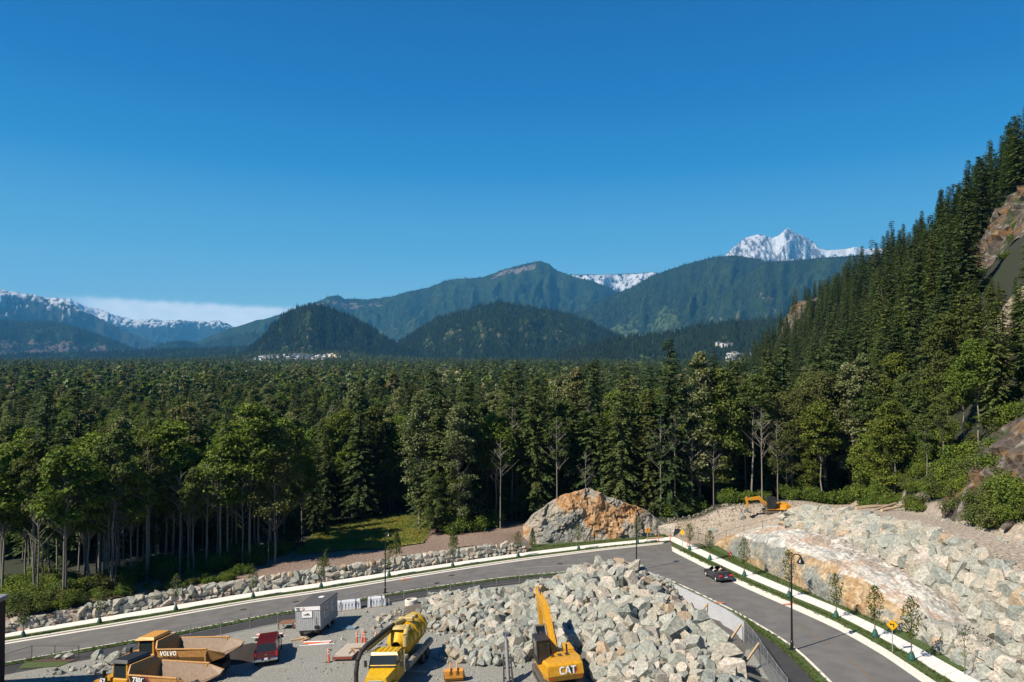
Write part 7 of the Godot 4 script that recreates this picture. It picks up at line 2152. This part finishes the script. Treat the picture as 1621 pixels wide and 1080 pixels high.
	# lawn and mulch by the building
	structure("small_lawn", sheet([[-46.6, 65.9], [-41.6, 64.9], [-41.9, 63.7], [-45.8, 63.9]], 0.075).mesh(), M["turf"], "small lawn behind the black garden fence")
	structure("mulch_bed", sheet([[-46.8, 66.9], [-41.4, 65.7], [-41.6, 64.95], [-46.6, 65.95]], 0.07).mesh(), grain("mulch", Color(0.11, 0.06, 0.04), noise_tex("soil", 0.035, 6, Color.BLACK, Color.WHITE), 0.5, 0.95), "brown mulch strip beside the small lawn")
	for a in [[-42.6, 66.1, 0.8], [-43.6, 66.2, 0.55], [-39.4, 65.3, 0.9], [-38.4, 64.7, 0.6], [-36.4, 63.4, 1.3], [-35.3, 63.9, 1.5], [-34.6, 62.6, 1.2], [-37.2, 62.0, 0.7]]:
		var t := thing("boulder", "single grey boulder near the black garden fence", "boulder", park(a[0], a[1], 0, 1.0), "boulders near the garden fence")
		var o := obj("stone", rocks[rng.randi() % rocks.size()], stone_mats[rng.randi() % 4], t)
		o.transform = Transform3D(Basis.from_euler(jit(3)).scaled(Vector3.ONE * a[2]), Vector3(0, a[2] * 0.3, 0))
	# dark building at the edge of the yard
	var bl := thing("brown_building", "dark brown building wall with grey coping at the edge of the yard", "building")
	part(bl, "wall", grain("brown_brick", Color(0.055, 0.030, 0.022), noise_tex("bark", 0.06, 4, Color.BLACK, Color.WHITE), 0.6, 0.85), func(b: MB): b.box(Vector3(-57.0, 2.0, -37), Vector3(30, 9.6, 40)))
	part(bl, "coping", mat("coping_grey", Color(0.17, 0.17, 0.18), 0.5), func(b: MB): b.box(Vector3(-57.0, 6.95, -37), Vector3(30.3, 0.35, 40.3), 0.03))
	# felled logs at the end of the dirt track
	var wood := grain("log_wood", Color(0.42, 0.33, 0.24), noise_tex("wood", 0.03, 4, Color.BLACK, Color.WHITE), 0.5, 0.9, null, 1.0, false)
	var cut := mat("log_end", Color(0.55, 0.42, 0.27), 0.85)
	for k in 15:
		var d := rng.randf_range(93, 106)
		var x := rng.randf_range(44.5, 51.0) if k > 3 else 49.5 - k * 0.4
		if k <= 3: d = 88.0 + k * 2.4
		var t := thing("log", "felled log lying at the forest end of the dirt track", "log", Transform3D(Basis(Vector3.UP, rng.randf_range(-0.35, 0.35) + (0.4 if k <= 3 else 0.0)), on_ground(x, d)), "felled logs by the dirt track")
		var l := rng.randf_range(3.0, 6.5)
		var r := rng.randf_range(0.14, 0.26)
		var y0: float = gy(x - l / 2 * 0.95, d) - gy(x, d)
		var y1: float = gy(x + l / 2 * 0.95, d) - gy(x, d)
		part(t, "trunk", wood, func(b: MB): b.cyl(Vector3(-l / 2, y0 + r * 0.9, 0), Vector3(l / 2, y1 + r * 0.9, 0), r, r * 0.8, 9, false))
		part(t, "cut_end", cut, func(b: MB):
			b.cyl(Vector3(-l / 2 - 0.01, y0 + r * 0.9, 0), Vector3(-l / 2 + 0.02, y0 + r * 0.9, 0), r * 0.99, r * 0.99, 9)
			b.cyl(Vector3(l / 2 - 0.02, y1 + r * 0.9, 0), Vector3(l / 2 + 0.01, y1 + r * 0.9, 0), r * 0.79, r * 0.79, 9))
	var stump := thing("root_stump", "grey weathered stump lying at the edge of the dirt track", "stump", stand(48.2, 66.5, 0.4))
	part(stump, "wood", grain("grey_wood", Color(0.20, 0.17, 0.15), noise_tex("bark", 0.06, 4, Color.BLACK, Color.WHITE), 0.6, 0.9), func(b: MB):
		b.tube([Vector3(-1.1, 0.25, 0.1), Vector3(-0.2, 0.35, 0), Vector3(0.7, 0.6, -0.1)], [0.22, 0.34, 0.5], 8)
		for k in 6: b.tube([Vector3(0.6, 0.55, -0.1), Vector3(0.9 + 0.15 * (k % 2), 0.55 + sin(k * 1.05) * 0.55, -0.1 + cos(k * 1.05) * 0.55)], [0.16, 0.05], 6))
	for a in [[42.3, 108.8, 1.3, 1.0], [43.6, 107.6, 1.5, 1.2], [45.2, 107.0, 1.2, 0.9], [36.2, 108.6, 1.0, 1.3], [31.5, 107.8, 1.6, 0.7], [25.0, 110.2, 2.6, 1.7]]:
		var t := thing("boulder", "pale squarish boulder on the dirt ground by the small excavator" if a[0] > 30 else "white boulder beside the big rock outcrop", "boulder", stand(a[0], a[1]), "boulders near the small excavator" if a[0] > 30 else "")
		var o := obj("stone", rocks[rng.randi() % rocks.size()], stone_mats[7 if a[0] < 30 else rng.randi() % 5], t)
		o.transform = Transform3D(Basis.from_euler(Vector3(0.1, rng.randf() * 6, 0.1)).scaled(Vector3(a[2], a[3], a[2])), Vector3(0, a[3] * 0.35, 0))
	var db := thing("pale_boards", "stack of pale boards on the grass behind the orange sign", "boards", park(21.8, 106.4, 0, 1.0, 0.10))
	for k in 3: part(db, "board", pine, func(b: MB): b.box(Vector3(0.2 * k, 0.04 + 0.08 * k, 0.1 * k), Vector3(2.4, 0.07, 0.3), 0.01))
	# manhole covers and road debris
	for a in [[-26.0, 82.6], [-31.5, 80.6], [-8.0, 91.0], [6.5, 93.5]]:
		var t := thing("manhole_cover", "round iron cover set in the road surface", "manhole cover", park(a[0], a[1], 0, 1.0), "iron covers in the road")
		part(t, "cover", mat("cast_iron", Color(0.035, 0.03, 0.028), 0.7), func(b: MB): b.cyl(Vector3(0, -0.02, 0), Vector3(0, 0.008, 0), 0.42, 0.42, 16))
	for a in [[-13.9, 90.2], [26.9, 66.4], [20.6, 68.6]]:
		var t := thing("orange_debris", "crumpled orange netting lying in the gutter" , "netting", park(a[0], a[1], 0.2, 1.0, 0.02), "orange netting scraps by the kerb")
		part(t, "netting", mat("debris_orange", Color(0.50, 0.16, 0.06), 0.8), func(b: MB):
			for k in 7: b.box(Vector3(rng.randf_range(-0.5, 0.5), 0.06 + rng.randf() * 0.1, rng.randf_range(-0.2, 0.2)), Vector3(rng.randf_range(0.2, 0.45), 0.05, 0.15), 0.01))

func galv_mat() -> Material:
	return mat("galvanised", Color(0.42, 0.43, 0.43), 0.45, 0.5)

# ---------------------------------------------------------------- far houses
func build_houses() -> void:
	var walls := []
	for c in [Color(0.50, 0.49, 0.47), Color(0.62, 0.61, 0.59), Color(0.28, 0.28, 0.27), Color(0.42, 0.38, 0.33)]: walls.append(mat("house_wall_%d" % walls.size(), c, 0.8))
	var roofs := [mat("slate_roof", Color(0.10, 0.10, 0.11), 0.8), mat("pale_roof", Color(0.45, 0.45, 0.46), 0.6)]
	var shapes := []
	for k in 3:
		var w := [9.0, 12.0, 16.0][k] as float
		var h := [6.5, 8.0, 7.0][k] as float
		var wall := MB.new()
		wall.box(Vector3(0, h / 2 - 1.5, 0), Vector3(w, h + 3, 9))
		var roof := MB.new()
		roof.side([Vector2(-5.2, h), Vector2(0, h + 2.4), Vector2(5.2, h), Vector2(5.2, h - 0.25), Vector2(-5.2, h - 0.25)], -w / 2 - 0.4, w / 2 + 0.4)
		var win := MB.new()
		for q in int(w / 3.0):
			for f in 2: win.box(Vector3(-w / 2 + 1.6 + q * 3.0, 1.8 + f * 2.8, 4.52), Vector3(1.5, 1.3, 0.08))
		shapes.append([wall.mesh(), roof.mesh(), win.mesh()])
	var spots := []
	for row in 5:
		for k in 16:
			var d := 2310.0 + row * 62.0 + rng.randf_range(-12, 12)
			var x: float = -d * 0.378 + (k + 0.5 * (row % 2)) * 16.5 + rng.randf_range(-4, 4) + row * 4
			if rng.randf() < 0.18 or (row < 2 and (k > 9 or rng.randf() < 0.4)): continue
			spots.append([Vector3(x, gy(x, d), -d), 0])
	# on the low ridge
	var v: PackedVector3Array = ridge_low[0]
	for k in 26:
		var u := rng.randf_range(0.60, 0.70) if k < 21 else rng.randf_range(0.56, 0.63)
		var q := (0.66 + 0.04 * (k % 3)) if k < 21 else 0.46
		spots.append([v[int(u * ridge_low[3]) * ridge_low[1] + ridge_low[2] + int(q * ridge_low[4])] + Vector3(rng.randf_range(-5, 5), 4.0, 0), 1])
	for s in spots:
		var k := rng.randi() % 3
		var wc := rng.randi() % walls.size()
		var rc := 0 if rng.randf() < 0.75 else 1
		var t := thing("house", ["small", "tall", "long"][k] + " " + ["off-white", "white", "grey", "beige"][wc] + [" dark-roofed house", " pale-roofed house"][rc] + [" of the estate below the wooded dome hill", " in the cluster on the low wooded ridge"][s[1]], "house", Transform3D(Basis(Vector3.UP, rng.randf_range(-0.5, 0.5)), s[0]), ["houses of the hillside estate", "houses on the low ridge"][s[1]])
		obj("wall", shapes[k][0], walls[wc], t)
		obj("roof", shapes[k][1], roofs[rc], t)
	# bare cutting beside the estate
	var cut := MB.new()
	for k in 8:
		var x := -700.0 + k * 7.0
		cut.poly([Vector3(x, gy(x, 2560) - 2, -2560), Vector3(x + 7, gy(x + 7, 2560) - 2, -2560), Vector3(x + 7, gy(x + 7, 2580) + 10 + 3 * (k % 3), -2580), Vector3(x, gy(x, 2580) + 10 + 3 * ((k + 2) % 3), -2580)], Vector3.BACK)
	structure("earth_cutting", cut.mesh(), mat("cut_earth", Color(0.42, 0.36, 0.28), 0.95), "pale earth cutting beside the hillside estate")

func _ready() -> void:
	rng.seed = 7
	nz.seed = 3; nz.frequency = 0.02; nz.fractal_octaves = 4
	set_up()
	build_ground()
	build_mountains()
	build_stone_kit()
	build_road()
	build_walls()
	build_outcrops()
	build_pile()
	build_forest()
	build_street()
	build_vehicles()
	build_yard()
	build_houses()
